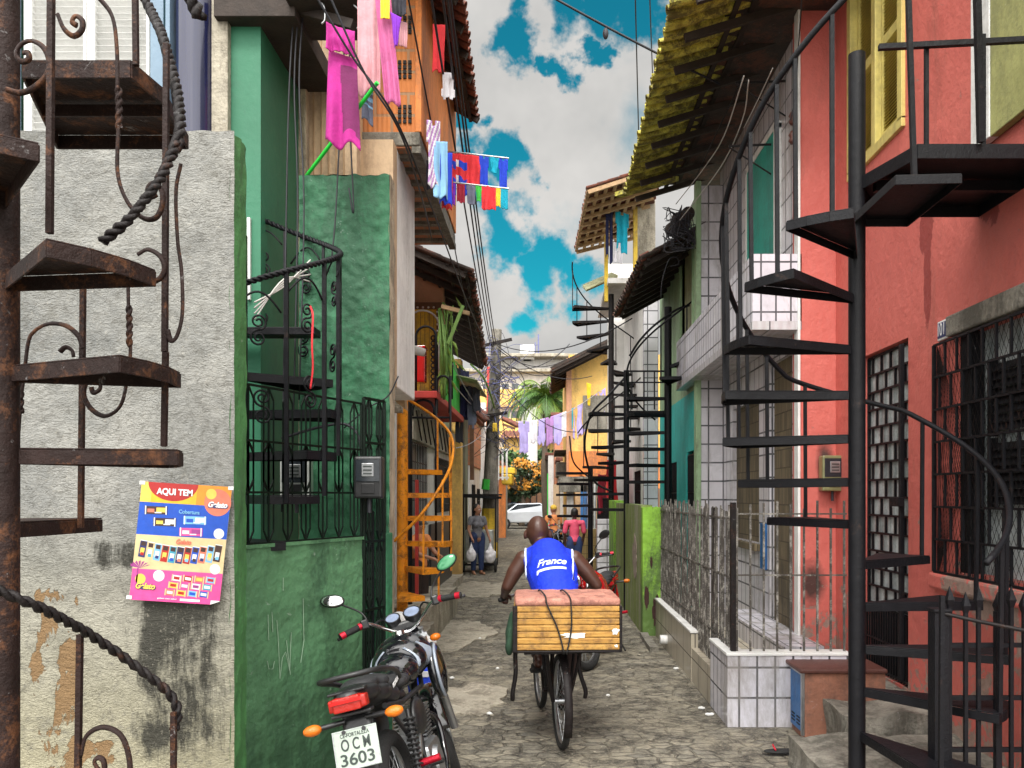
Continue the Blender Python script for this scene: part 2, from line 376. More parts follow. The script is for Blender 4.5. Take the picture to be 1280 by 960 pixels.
mat('fibre_sheet', (.42, .42, .24), .8, var=.25, vs=6, dirt=(.2, .2, .12), da=.5)
mat('louvre_yellow', (.62, .52, .16), .5, var=.2, vs=6, dirt=(.3, .24, .08), da=.4)
mat('white_paint', (.72, .72, .7), .5, var=.1, vs=5, dirt=(.4, .4, .38), da=.3)
mat('blue_grey', (.16, .24, .32), .45, var=.15)
mat('navy_gloss', (.012, .014, .05), .18, var=.1, bump=0, coat=.5)
mat('glass_dark', (.02, .025, .03), .12, var=.2, bump=0)
mat('glass_block', (.5, .54, .54), .3, var=.35, vs=6, dirt=(.12, .15, .15), da=.6, ds=6, bump=.2)
mat('window_dim', (.10, .12, .12), .35, var=.4, vs=6, bump=.1)
mat('black_plastic', (.012, .012, .013), .38, var=.2, bump=.1, bs=200)
mat('black_gloss', (.006, .006, .008), .12, var=.1, bump=0, coat=.8)
mat('black_seat', (.018, .018, .02), .55, var=.2, bump=.3, bs=220)
mat('rubber', (.012, .012, .012), .8, var=.3, bump=.5, bs=120)
mat('chrome', (.7, .7, .72), .15, 1, var=.1, bump=0)
mat('alloy', (.4, .41, .42), .35, .9, var=.2, vs=12, bump=.2)
mat('grey_decal', (.28, .32, .38), .3, .2, var=.1, bump=0)
mat('red_plastic', (.5, .005, .005), .15, var=.1, bump=0, coat=.6)
mat('red_lens', (.36, .012, .006), .12, var=.15, vs=30, bump=.3, bs=150)
mat('amber_lens', (.62, .15, .008), .12, var=.15, vs=30, bump=.3, bs=150)
mat('grip_red', (.5, .01, .03), .3, .5, var=.15)
mat('mirror_sky', (.75, .76, .78), .06, 1, var=.03, bump=0)
mat('plate_grey', (.36, .42, .36), .4, .2, var=.1)
mat('ink_dark', (.02, .03, .025), .5, var=.1, bump=0)
mat('ink_white', (.8, .8, .8), .5, var=.05, bump=0)
mat('gauge_face', (.25, .3, .42), .15, var=.3, vs=20, bump=0)
mat('skin_dark', (.07, .028, .018), .42, var=.15, vs=8, bump=.12, bs=150)
mat('skin_mid', (.36, .17, .1), .5, var=.12, bump=.1)
mat('hair_black', (.01, .008, .008), .5, var=.3, bump=.5, bs=200)
mat('jersey_blue', (.0, .03, .66), .75, var=.2, vs=9, bump=.5, bs=38, bd=.02)
mat('jersey_white', (.62, .68, .85), .6, var=.08)
mat('trousers_dark', (.035, .02, .017), .8, var=.3)
mat('tee_grey', (.16, .16, .18), .8, var=.3, vs=20)
mat('jeans', (.02, .04, .12), .8, var=.3, vs=12)
mat('bag_white', (.75, .73, .76), .35, var=.2, vs=12, bump=.6, bs=30)
mat('shirt_pink', (.75, .09, .17), .7, var=.2, vs=6)
mat('shirt_orange', (.7, .25, .08), .7, var=.2)
mat('cap_grey', (.07, .075, .08), .7, var=.2)
mat('cap_yellow', (.7, .45, .05), .7, var=.2)
mat('leather_tan', (.3, .16, .08), .6, var=.2)
for n_, c_ in dict(magenta=(.42, .015, .22), plum=(.16, .012, .09), pale_pink=(.6, .3, .33), pink=(.5, .11, .27), purple=(.2, .02, .45), yellow=(.8, .55, .03), red=(.7, .03, .04),
                   royal=(.01, .05, .55), navy=(.012, .016, .07), teal=(.0, .35, .5), sky=(.25, .5, .75), lilac=(.45, .38, .72), white=(.72, .7, .74), green=(.05, .5, .06), maroon=(.3, .01, .03), dark=(.02, .02, .03), slate=(.13, .14, .2), mauve=(.42, .22, .5)).items():
    mat('cloth_' + n_, c_, .85, var=.18, vs=7, bump=.3, bs=250)
mat('broom_green', (.02, .55, .05), .35, var=.05, bump=0)
mat('stalk_green', (.14, .26, .05), .6, var=.3, vs=8)
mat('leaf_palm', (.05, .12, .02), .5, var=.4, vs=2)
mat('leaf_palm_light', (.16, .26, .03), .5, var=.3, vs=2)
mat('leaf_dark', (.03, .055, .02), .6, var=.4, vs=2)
mat('flower_orange', (.62, .27, .03), .7, var=.35, vs=2)
mat('bark', (.1, .075, .05), .85, var=.3, bump=.6, bs=30)
mat('car_white', (.65, .68, .72), .25, .1, var=.05, bump=0, coat=.6)
mat('car_dark', (.03, .05, .08), .25, .1, var=.05, bump=0, coat=.6)
mat('steel_sheet', (.5, .53, .5), .32, .6, var=.2, vs=5, dirt=(.25, .25, .22), da=.4, bump=.2)
mat('cable_black', (.016, .016, .022), .6, var=.2, bump=0)
mat('cable_blue', (.12, .13, .28), .6, var=.2, bump=0)
mat('cable_grey', (.3, .3, .32), .6, var=.2, bump=0)
mat('rope_pale', (.5, .48, .45), .8, var=.2, bump=.3)
mat('foam_yellow', (.66, .37, .10), .7, var=.2, vs=6, dirt=(.1, .045, .02), da=.6, ds=6, bump=.4, bs=60, streak=False)
mat('lid_pink', (.5, .22, .16), .75, var=.22, vs=9, dirt=(.2, .08, .06), da=.5, ds=10, bump=.6, bs=60, streak=False)
mat('blue_door', (.01, .12, .34), .45, var=.25, vs=6, dirt=(.01, .04, .12), da=.5)
mat('box_render', (.28, .12, .075), .85, var=.35, vs=5, dirt=(.08, .05, .04), da=.6, bump=.6)
mat('brown_top', (.09, .03, .022), .5, var=.3)
mat('meter_olive', (.2, .2, .09), .3, var=.25, vs=12, bump=.2)
mat('paper_white', (.7, .7, .68), .6, var=.1, bump=0)
mat('gap_dark', (.006, .006, .006), .8, var=.1, bump=0)  # near-black, puts the darkness of openings and unlit rooms into the colour
for n_, c_ in dict(red=(.45, .015, .012), orange=(.8, .3, .02), amber=(.85, .5, .02), blue=(.005, .08, .52), cream=(.72, .56, .3), pink=(.82, .08, .32), white=(.8, .8, .82), choc=(.05, .02, .015), sky=(.2, .5, .8), gold=(.85, .6, .1), plum=(.35, .05, .25), navy=(.02, .03, .15), coral=(.75, .2, .12), teal=(.05, .35, .5)).items():
    mat('print_' + n_, tuple(x*.78 for x in c_), .3, var=.12, vs=30, bump=.05)
tiles('tile_white', (.70, .68, .72), (.6, .58, .62), (.03, .03, .035), .20, .25, mortar=.011, rough=.22, dirt=(.3, .28, .26), da=.35, bump=.4)
tiles('tile_small', (.70, .68, .74), (.6, .59, .65), (.02, .02, .025), .14, .235, mortar=.009, rough=.22, dirt=(.26, .24, .22), da=.45, bump=.4)
tiles('tile_beige', (.46, .41, .32), (.42, .38, .3), (.05, .045, .04), .4, .235, mortar=.006, rough=.35, dirt=(.2, .17, .13), da=.5, bump=.4)
tiles('tile_ribbed', (.56, .54, .56), (.5, .49, .5), (.04, .04, .045), .30, .30, mortar=.007, rough=.25, dirt=(.3, .28, .26), da=.4, bump=.55, ribs=80)
tiles('tile_yellow', (.5, .36, .14), (.46, .33, .12), (.1, .08, .05), .2, .2, mortar=.006, rough=.4, dirt=(.3, .22, .1), da=.4)
tiles('brick_hollow', (.66, .23, .06), (.55, .17, .04), (.35, .25, .16), .29, .19, off=.5, mortar=.013, rough=.8, dirt=(.3, .14, .07), da=.4, bump=.9, ribs=150, var=.3)
tiles('brick_far', (.5, .2, .1), (.42, .17, .09), (.3, .22, .16), .25, .15, off=.5, mortar=.012, rough=.85, bump=.6)
tiles('stone_split', (.27, .21, .12), (.10, .075, .045), (.015, .012, .01), .045, .19, off=.4, mortar=.007, rough=.8, dirt=(.05, .04, .025), da=.6, bump=1.0, var=.5)
def planks_mat():
    m, nt, b = newmat('crate_planks'); p = coords(nt)
    a = noi(nt, coords(nt, (2, 2, 14)), 3, 6, .7, .4)
    c = ramp(nt, a, [(.25, (.14, .06, .012)), (.45, (.40, .20, .035)), (.7, (.52, .30, .07))])
    d = noi(nt, p, 11, 7, .75)
    c = mixc(nt, ramp(nt, d, [(.47, (0, 0, 0)), (.66, (.85, .85, .85))]), c, (.08, .035, .015))
    L(nt, c, b.inputs['Base Color']); b.inputs['Roughness'].default_value = .6; bumpn(nt, b, a, .4, .004); MT['crate_planks'] = m
planks_mat()
def stained_wall():
    """pale trowelled render with black mould runs and brown places where the paint has flaked off"""
    m, nt, b = newmat('stained_render'); p = coords(nt); s = N(nt, 'ShaderNodeSeparateXYZ'); L(nt, p, s.inputs[0]); x, z = s.outputs[0], s.outputs[2]
    a = noi(nt, p, 2.2, 7, .7); f = noi(nt, p, 26, 5, .75)
    c = mixc(nt, ramp(nt, a, [(.3, (0, 0, 0)), (.7, (1, 1, 1))]), (.15, .155, .15), (.31, .305, .28))
    c = mixc(nt, ramp(nt, z, [(.35, (1, 1, 1)), (.62, (0, 0, 0))]), c, (.5, .44, .3)) if False else c
    lowf = mth(nt, 'SUBTRACT', 1., mth(nt, 'DIVIDE', z, 1.75), clamp=True)
    c = mixc(nt, mth(nt, 'MULTIPLY', lowf, 1.1, clamp=True), c, (.31, .28, .17))
    c = mixc(nt, ramp(nt, f, [(.50, (0, 0, 0)), (.72, (.75, .75, .75))]), c, (.10, .095, .08))
    c = mixc(nt, ramp(nt, noi(nt, p, 4.5, 8, .8, .8), [(.55, (0, 0, 0)), (.68, (.6, .6, .6))]), c, (.12, .115, .095))
    # mould
    def band(v, c0, half, soft): return mth(nt, 'SUBTRACT', 1., mth(nt, 'DIVIDE', mth(nt, 'SUBTRACT', mth(nt, 'ABSOLUTE', mth(nt, 'SUBTRACT', v, c0)), half), soft, clamp=True), clamp=True)
    st = noi(nt, coords(nt, (1, 1, .16)), 9, 9, .78, .3); n2 = noi(nt, p, 3.2, 7, .75, .3)
    mm = mth(nt, 'MULTIPLY', band(x, -1.70, .12, .5), band(z, 1.0, .3, .6))
    mm = mth(nt, 'MAXIMUM', mm, mth(nt, 'MULTIPLY', band(x, -1.95, .1, .25), band(z, 1.53, .04, .2)))
    v1 = mth(nt, 'ADD', mth(nt, 'MULTIPLY', st, .55), mth(nt, 'MULTIPLY', n2, .45))
    v2 = mth(nt, 'ADD', v1, mth(nt, 'MULTIPLY', mth(nt, 'SUBTRACT', mm, 1.), .55))
    c = mixc(nt, ramp(nt, v2, [(.405, (0, 0, 0)), (.50, (.95, .95, .95))]), c, (.02, .019, .013))
    bits = noi(nt, p, 60, 3, .8)
    c = mixc(nt, mth(nt, 'MULTIPLY', ramp(nt, bits, [(.60, (0, 0, 0)), (.68, (1, 1, 1))]), mth(nt, 'MULTIPLY', st, .6)), c, (.46, .42, .34))
    # flakes
    fl = noi(nt, coords(nt, (1, 1, .6)), 8, 6, .6, .5)
    fm = mth(nt, 'MULTIPLY', band(x, -2.27, .1, .16), band(z, .98, .36, .2))
    fm = mth(nt, 'MAXIMUM', fm, mth(nt, 'MULTIPLY', band(x, -2.1, .2, .1), band(z, .55, .1, .1)))
    v3 = mth(nt, 'ADD', fl, mth(nt, 'MULTIPLY', mth(nt, 'SUBTRACT', fm, 1.), .6)); fk = ramp(nt, v3, [(.50, (0, 0, 0)), (.515, (1, 1, 1))])
    c = mixc(nt, fk, c, (.19, .115, .05))
    L(nt, c, b.inputs['Base Color']); b.inputs['Roughness'].default_value = .8
    tr = noi(nt, p, 11, 6, .6, 1.6); wv = noi(nt, coords(nt, (1, 1, 2.2)), 26, 4, .55, 2.2)
    h = mth(nt, 'ADD', mth(nt, 'ADD', tr, mth(nt, 'MULTIPLY', wv, .9)), mth(nt, 'MULTIPLY', f, .25)); h = mth(nt, 'SUBTRACT', h, mth(nt, 'MULTIPLY', fk, .5))
    bumpn(nt, b, h, .8, .02); MT['stained_render'] = m
stained_wall()
def street_mat():
    m, nt, b = newmat('worn_setts'); p = coords(nt)
    wn = N(nt, 'ShaderNodeTexNoise', inp={'Scale': 2.5, 'Detail': 3.}); L(nt, p, wn.inputs['Vector'])
    wp = N(nt, 'ShaderNodeMixRGB', blend_type='LINEAR_LIGHT', inp={0: .05}); L(nt, p, wp.inputs[1]); L(nt, wn.outputs['Color'], wp.inputs[2])
    sc = N(nt, 'ShaderNodeVectorMath', operation='MULTIPLY'); sc.inputs[1].default_value = (6.5, 12.0, 0); L(nt, wp.outputs[0], sc.inputs[0]); del_ = 0
    ve = N(nt, 'ShaderNodeTexVoronoi', feature='DISTANCE_TO_EDGE', voronoi_dimensions='2D', inp={'Scale': 1.0, 'Randomness': .75}); L(nt, sc.outputs[0], ve.inputs['Vector'])
    vc = N(nt, 'ShaderNodeTexVoronoi', feature='F1', voronoi_dimensions='2D', inp={'Scale': 1.0, 'Randomness': .75}); L(nt, sc.outputs[0], vc.inputs['Vector'])
    sep = N(nt, 'ShaderNodeSeparateColor'); L(nt, vc.outputs['Color'], sep.inputs[0])
    stone = ramp(nt, sep.outputs[0], [(0, (.17, .16, .135)), (.5, (.25, .23, .18)), (1, (.33, .295, .225))])
    big = noi(nt, p, .9, 6, .7, .5); mid = noi(nt, p, 6, 7, .75); fine = noi(nt, p, 40, 4, .8)
    joint = ramp(nt, ve.outputs[0], [(.02, (1, 1, 1)), (.10, (0, 0, 0))])
    c = mixc(nt, mth(nt, 'MULTIPLY', joint, mth(nt, 'MULTIPLY', mid, 1.1)), stone, (.075, .066, .05))
    cem = ramp(nt, big, [(.42, (0, 0, 0)), (.58, (1, 1, 1))])
    cemc = mixc(nt, mid, (.13, .115, .08), (.36, .32, .235))
    c = mixc(nt, mth(nt, 'MULTIPLY', cem, .75), c, cemc)
    c = mixc(nt, ramp(nt, noi(nt, coords(nt, (1, 1.2, 1)), 4, 8, .75, .3), [(.43, (.9, .9, .9)), (.56, (0, 0, 0))]), c, (.055, .048, .038))
    c = mixc(nt, ramp(nt, noi(nt, coords(nt, (1, .5, 1)), 1.7, 6, .7, .4), [(.5, (0, 0, 0)), (.68, (.7, .7, .7))]), c, (.05, .045, .038))
    c = mixc(nt, mth(nt, 'MULTIPLY', ramp(nt, fine, [(.5, (0, 0, 0)), (.72, (1, 1, 1))]), .6), c, (.43, .38, .28))
    L(nt, c, b.inputs['Base Color']); L(nt, mth(nt, 'ADD', .5, mth(nt, 'MULTIPLY', mid, .45)), b.inputs['Roughness'])
    h = mth(nt, 'SUBTRACT', mth(nt, 'ADD', mth(nt, 'MULTIPLY', mid, 1.2), mth(nt, 'MULTIPLY', fine, .35)), mth(nt, 'MULTIPLY', mth(nt, 'MULTIPLY', joint, 1.1), mth(nt, 'SUBTRACT', 1., mth(nt, 'MULTIPLY', cem, .6))))
    bumpn(nt, b, h, .9, .03); MT['worn_setts'] = m
street_mat()

def pink_mat():
    """salmon paint with a peeled place, a soot mark and grime at the foot"""
    m, nt, b = newmat('pink_wall'); p = coords(nt); sx = N(nt, 'ShaderNodeSeparateXYZ'); L(nt, p, sx.inputs[0]); X, Y, Z = sx.outputs
    a = noi(nt, p, 1.3, 7, .65); f = noi(nt, p, 22, 5, .7); mid = noi(nt, p, 5, 8, .75, .5)
    c = mixc(nt, ramp(nt, a, [(.3, (0, 0, 0)), (.7, (1, 1, 1))]), (.50, .105, .085), (.66, .165, .13))
    c = mixc(nt, ramp(nt, noi(nt, coords(nt, (1, 1, .25)), 2.2, 8, .75, .3), [(.54, (0, 0, 0)), (.72, (.8, .8, .8))]), c, (.34, .10, .075))
    c = mixc(nt, mth(nt, 'MULTIPLY', f, .3), c, (.3, .06, .05))
    def blob(cy, cz, ry, rz, cx=None, rx=1):
        d = mth(nt, 'ADD', mth(nt, 'POWER', mth(nt, 'DIVIDE', mth(nt, 'SUBTRACT', Y, cy), ry), 2.), mth(nt, 'POWER', mth(nt, 'DIVIDE', mth(nt, 'SUBTRACT', Z, cz), rz), 2.))
        if cx is not None: d = mth(nt, 'ADD', d, mth(nt, 'POWER', mth(nt, 'DIVIDE', mth(nt, 'SUBTRACT', X, cx), rx), 2.))
        return mth(nt, 'SUBTRACT', 1., mth(nt, 'SQRT', d), clamp=True)
    pe = mth(nt, 'MAXIMUM', mth(nt, 'MAXIMUM', blob(5.72, 3.72, .16, .28), blob(5.7, 3.3, .09, .5)), mth(nt, 'MULTIPLY', blob(4.9, 3.55, .3, .25), .5))
    pk = ramp(nt, mth(nt, 'ADD', mth(nt, 'MULTIPLY', pe, .9), mid), [(.80, (0, 0, 0)), (.84, (1, 1, 1))]); c = mixc(nt, mth(nt, 'MULTIPLY', pk, .85), c, (.23, .03, .025))
    so = mth(nt, 'MAXIMUM', blob(7.5, .98, .5, .3, 2.5, .17), blob(7.5, 2.1, .5, .3, 2.62, .12)); c = mixc(nt, ramp(nt, mth(nt, 'ADD', so, mth(nt, 'MULTIPLY', mid, .6)), [(.45, (0, 0, 0)), (.95, (.95, .95, .95))]), c, (.035, .02, .016))
    lo = mth(nt, 'MAXIMUM', mth(nt, 'SUBTRACT', 1., mth(nt, 'DIVIDE', Z, 1.35), clamp=True), mth(nt, 'MULTIPLY', blob(4.9, 1.15, .9, .45), 1.0))
    v = mth(nt, 'ADD', mid, mth(nt, 'MULTIPLY', lo, .24)); bare = ramp(nt, v, [(.66, (0, 0, 0)), (.69, (1, 1, 1))]); c = mixc(nt, mth(nt, 'MULTIPLY', bare, .9), c, mixc(nt, f, (.10, .07, .055), (.42, .34, .28)))
    L(nt, c, b.inputs['Base Color']); b.inputs['Roughness'].default_value = .62
    h = mth(nt, 'SUBTRACT', mth(nt, 'ADD', mth(nt, 'MULTIPLY', noi(nt, p, 9, 5, .6), 1.5), mth(nt, 'MULTIPLY', f, .5)), mth(nt, 'ADD', mth(nt, 'MULTIPLY', pk, .4), mth(nt, 'MULTIPLY', bare, .5)))
    bumpn(nt, b, h, .5, .02); MT['pink_wall'] = m
pink_mat()
# ---------------------------------------------------------------- generators
def pol(c, r, deg, z): return V((c[0] + r*cos(R(deg)), c[1] + r*sin(R(deg)), z))
def wedge(c, r0, r1, a0, a1, z, t=.006, lip=.04, m=0):
    mb = MB(); am = (a0 + a1) / 2; k = 3
    poly = [pol(c, r0, a0 - (a0-am)*0, z), *[pol(c, r1, a0 + (a1-a0)*i/k, z) for i in range(k+1)], pol(c, r0, a1, z)]
    mb.prism(poly, (0, 0, t), m)
    for p, q in zip(poly, poly[1:]): mb.bar(p - V((0,0,lip/2+.001)), q - V((0,0,lip/2+.001)), .006, lip, m=m)
    return mb
def helix(c, r, a0, a1, z0, z1, n=40, rz=None):
    return [V((c[0] + r*cos(R(a0+(a1-a0)*i/n)), c[1] + r*sin(R(a0+(a1-a0)*i/n)), z0 + (z1-z0)*i/n)) for i in range(n+1)]
def curl(p, u, v, r, turns=1.4, a0=0., n=26, shrink=.75):
    p = V(p); u = V(u).normalized(); v = V(v).normalized(); c = p - (u*cos(a0) + v*sin(a0)) * r; out = []
    for i in range(n + 1):
        t = i / n; a = a0 + 2*pi*turns*t; q = r * (1 - shrink*t); out.append(c + (u*cos(a) + v*sin(a)) * q)
    return out
def curve_pts(ctrl, n=8):
    """Catmull-Rom through the control points"""
    C = [V(c) for c in ctrl]; C = [C[0]*2 - C[1]] + C + [C[-1]*2 - C[-2]]; out = []
    for i in range(1, len(C) - 2):
        a, b, c, d = C[i-1:i+3]
        for k in range(n):
            t = k / n; out.append(.5*((2*b) + (c-a)*t + (2*a-5*b+4*c-d)*t*t + (3*b-a-3*c+d)*t**3))
    out.append(C[-2]); return out
def spiral(name, label, c, Rr, rp, zp, steps, m, wid=26, rail=None, balu=1.0, group='spiral staircases', balr=.009, lip=.04, rr=.014, skip=(), flatbar=False):
    t = thing(name, label, 'spiral staircase', (c[0], c[1], 0), group=group)
    build(MB().cyl((c[0], c[1], zp[0]), (c[0], c[1], zp[1]), rp, 20), 'pole', m, t, auto=40)
    for a, z in steps:
        build(wedge(c, rp*.8, Rr, a - wid/2, a + wid/2, z, lip=lip), 'tread', m, t)
    if rail:
        a0, z0, a1, z1 = rail
        build(MB().tube(helix(c, Rr, a0, a1, z0, z1, 60), rr, 8), 'handrail', m, t, auto=60)
        for i, (a, z) in enumerate(steps):
            if i in skip: continue
            for da in (-wid/2 + 2, ) if balu < 2 else (-wid/2 + 2, 0):
                aa = a + da; f = (aa - a0) / (a1 - a0)
                if not 0 <= f <= 1: continue
                build(MB().bar(pol(c, Rr - .006, aa, z - .03), pol(c, Rr - .006, aa, z0 + (z1 - z0)*f), balr*2), 'baluster', m, t)
    return t
def barrel_roof(mb, e0, e1, r0, r1, nc, nr, m=0, rad=None, thick=.012, seg=6, mf=None):
    """half-round clay tiles: columns run from eave e to ridge r, rows overlap like scales"""
    e0, e1, r0, r1 = map(V, (e0, e1, r0, r1)); rnd = random.Random(nc * 7 + nr)
    for i in range(nc):
        for sgn, off in ((1, .5), (-1, 0.)):
            f = (i + off) / nc
            a = e0.lerp(e1, f); b = r0.lerp(r1, f); wv = (e1 - e0) / nc; d = (b - a); nrm_ = wv.cross(d).normalized()
            if nrm_.z < 0: nrm_ = -nrm_
            w_ = wv.length * .62; wd = wv.normalized()
            for j in range(nr):
                s0 = j / nr - .02 + rnd.uniform(-.012, .012); s1 = (j + 1) / nr + .06; lift = .012 + rnd.uniform(0, .008)
                rows = []
                for s_, rs, lf in ((s0, 1.0, lift), (s1, .86, 0)):
                    cen = a + d * s_ + nrm_ * (lf + (0 if sgn > 0 else .01))
                    for th_ in (0, thick):
                        rows.append([cen + wd * (cos(pi*k/seg) * w_/2 * rs) + nrm_ * (sin(pi*k/seg) * w_*.36*rs + th_ if sgn > 0 else -sin(pi*k/seg)*w_*.3*rs + th_) for k in range(seg + 1)])
                o = [p for r_ in rows for p in r_]; n = seg + 1; fs = []
                for k in range(seg):
                    fs += [(k, k+1, 2*n+k+1, 2*n+k), (n+k, 3*n+k, 3*n+k+1, n+k+1), (k, n+k, n+k+1, k+1), (2*n+k, 2*n+k+1, 3*n+k+1, 3*n+k)]
                fs += [(0, 2*n, 3*n, n), (n-1, 2*n-1, 4*n-1, 3*n-1)]
                mb.add(o, fs, mf(i / nc, j / nr) if mf else m)
    return mb
def cloth(name, label, p0, p1, drop, m, kind='towel', fold=.03, nf=4, seed=0, cat='laundry', group=None, taper=0., lean=(0,0,0), stripes=None, mats=None, thick=.004):
    """a piece hung along p0-p1; kind cuts its outline"""
    p0 = V(p0); p1 = V(p1); d = p1 - p0; W_ = d.length; u = d.normalized(); nn = u.cross(V((0,0,1))).normalized(); rnd = random.Random(seed); ph = rnd.uniform(0, 6); c0 = (p0 + p1) / 2
    mats = mats or [m]; nu, nv = 30, 26; fold = min(fold, W_*.09); vs = []; 
    for j in range(nv + 1):
        t = j / nv
        for i in range(nu + 1):
            s_ = i / nu; x = (s_ - .5); k = 1 - taper * t
            if kind == 'shirt': pass
            f = fold * (.25 + t) * (.55*sin(nf*2*pi*s_ + ph + t*2.2*mnoise.noise(V((s_*2, t*2, seed*.7)))) + 1.3*mnoise.noise(V((s_*3.5, t*1.3, seed*2.1)))); 
            f += fold * .4 * mnoise.noise(V((s_*3 + seed, t*3, 1.3)))
            sag = .02 * W_ * (1 - (2*x)**2) * (1 - t)
            vs.append(c0 + u * (x * W_ * k) + V((0,0,-1)) * (t*drop*(1 + .16*mnoise.noise(V((s_*2.2, seed*1.7, 0)))) + sag) + nn * f + V(lean) * t)
    def keep(s_, t):
        a = abs(s_ - .5)
        if kind == 'shirt':   # hung by the hem: sleeves near the bottom
            if t < .62: return a < .40
            if t > .93: return .1 < a < .33
            return a < .5 if t < .88 else a < .42
        if kind == 'tee':     # hung by the shoulders
            if t < .06: return .1 < a
            return a < .5 if t < .33 else a < .40
        if kind == 'shorts': return t < .45 or a > .05
        if kind == 'trousers': return (t < .3 or a > .06)
        if kind == 'strap': return a < .5 - .25*t
        return True
    fs = []; ms = []
    for j in range(nv):
        for i in range(nu):
            if keep((i+.5)/nu, (j+.5)/nv):
                fs.append((j*(nu+1)+i, j*(nu+1)+i+1, (j+1)*(nu+1)+i+1, (j+1)*(nu+1)+i)); ms.append(stripes((i+.5)/nu, (j+.5)/nv) if stripes else 0)
    mb = MB(); mb.add(vs, fs); mb.m = ms
    o = build(mb, name, mats, None, smooth=True)
    sm = o.modifiers.new('thick', 'SOLIDIFY'); sm.thickness = thick
    return tag(o, label, cat, group)
def cable(label, pts, r, m, sag=None, name='overhead_cable', group='overhead cables', n=14, cat='cable'):
    if sag is not None and len(pts) == 2:
        a, b = V(pts[0]), V(pts[1]); pts = [a.lerp(b, i/n) - V((0, 0, sag*4*(i/n)*(1 - i/n))) for i in range(n+1)]
    return tag(build(MB().tube(pts, r, 6), name, m, None, smooth=True), label, cat, group)
# ---- people
def hand(mb, w, fwd, up, side, s=1., curlf=.6, thumb=1):
    """palm, four unequal bent fingers and a thumb; w wrist, fwd along the palm, up the back of the hand, side towards the little finger"""
    w = V(w); f = V(fwd).normalized(); u = V(up).normalized(); sd = V(side).normalized()
    mb.cap(w, .026*s, w + f*.04*s, .03*s, 10)
    for k in (-1.5, -.5, .5, 1.5):
        b = w + f*.078*s + sd*.018*k*s; mb.cap(w + f*.02*s + sd*.012*k*s, .014*s, b, .0115*s, 8)
        ln = (.078, .086, .08, .062)[int(k + 1.5)] * s; a = 0.; p = b
        for q, l in enumerate((.45, .32, .23)):
            a += curlf * (.9 if q == 0 else 1.1); d = f*cos(a) - u*sin(a); n = p + d*ln*l; mb.cap(p, (.0095 - .0012*q)*s, n, (.0085 - .0012*q)*s, 8); p = n
    b = w + f*.02*s - sd*.02*s; t1 = b + (f*.6 - sd*.75 - u*.25).normalized()*.04*s*thumb; t2 = t1 + (f*.85 - sd*.1 - u*.6).normalized()*.032*s
    mb.cap(b, .0155*s, t1, .0125*s, 8); mb.cap(t1, .0125*s, t2, .0095*s, 8)
def rotz(a): return Matrix.Rotation(R(a), 3, 'Z')
def head(mb, c, yaw=0, pitch=0, s=1.):
    """skull, jaw, brow, nose, lips, chin and ears; the face looks along local -Y"""
    c = V(c); Q = Matrix.Rotation(R(yaw), 3, 'Z') @ Matrix.Rotation(R(pitch), 3, 'X')
    def e(p, r): mb.ell(c + Q @ (V(p)*s), tuple(x*s for x in r), 16, 12, Q)
    e((0, .012, .02), (.077, .094, .098)); e((0, -.02, -.035), (.062, .07, .082)); e((0, -.05, -.088), (.032, .03, .026)); e((0, -.07, .022), (.056, .02, .016))
    e((0, -.098, -.024), (.014, .019, .014)); e((0, -.088, -.004), (.0095, .013, .028)); e((.03, -.066, -.028), (.024, .022, .02)); e((-.03, -.066, -.028), (.024, .022, .02))
    e((0, -.084, -.058), (.026, .011, .007)); e((0, -.081, -.07), (.022, .012, .008))
    for sx in (-1, 1): e((sx*.08, .01, -.01), (.011, .02, .032)); 
    return Q
def face_bits(c, Q, root, s=1., hair=None):
    c = V(c)
    for sx in (-1, 1): build(MB().ell(c + Q @ (V((sx*.031, -.083, .0))*s), .0105*s, 10, 8), 'eye', 'ink_white', root, smooth=True); build(MB().ell(c + Q @ (V((sx*.031, -.0925, .0))*s), .0045*s, 8, 6), 'iris', 'ink_dark', root, smooth=True)
    build(MB().ell(c + Q @ (V((0, -.0905, -.0635))*s), (.021*s, .006*s, .0028*s), 10, 6, Q), 'mouth', 'print_plum', root, smooth=True)
    for sx in (-1, 1): build(MB().tube([c + Q @ (V((sx*.014, -.0895, .021))*s), c + Q @ (V((sx*.032, -.0875, .027))*s), c + Q @ (V((sx*.05, -.078, .02))*s)], [.002*s, .003*s, .0015*s], 6), 'eyebrow', 'hair_black', root, smooth=True)
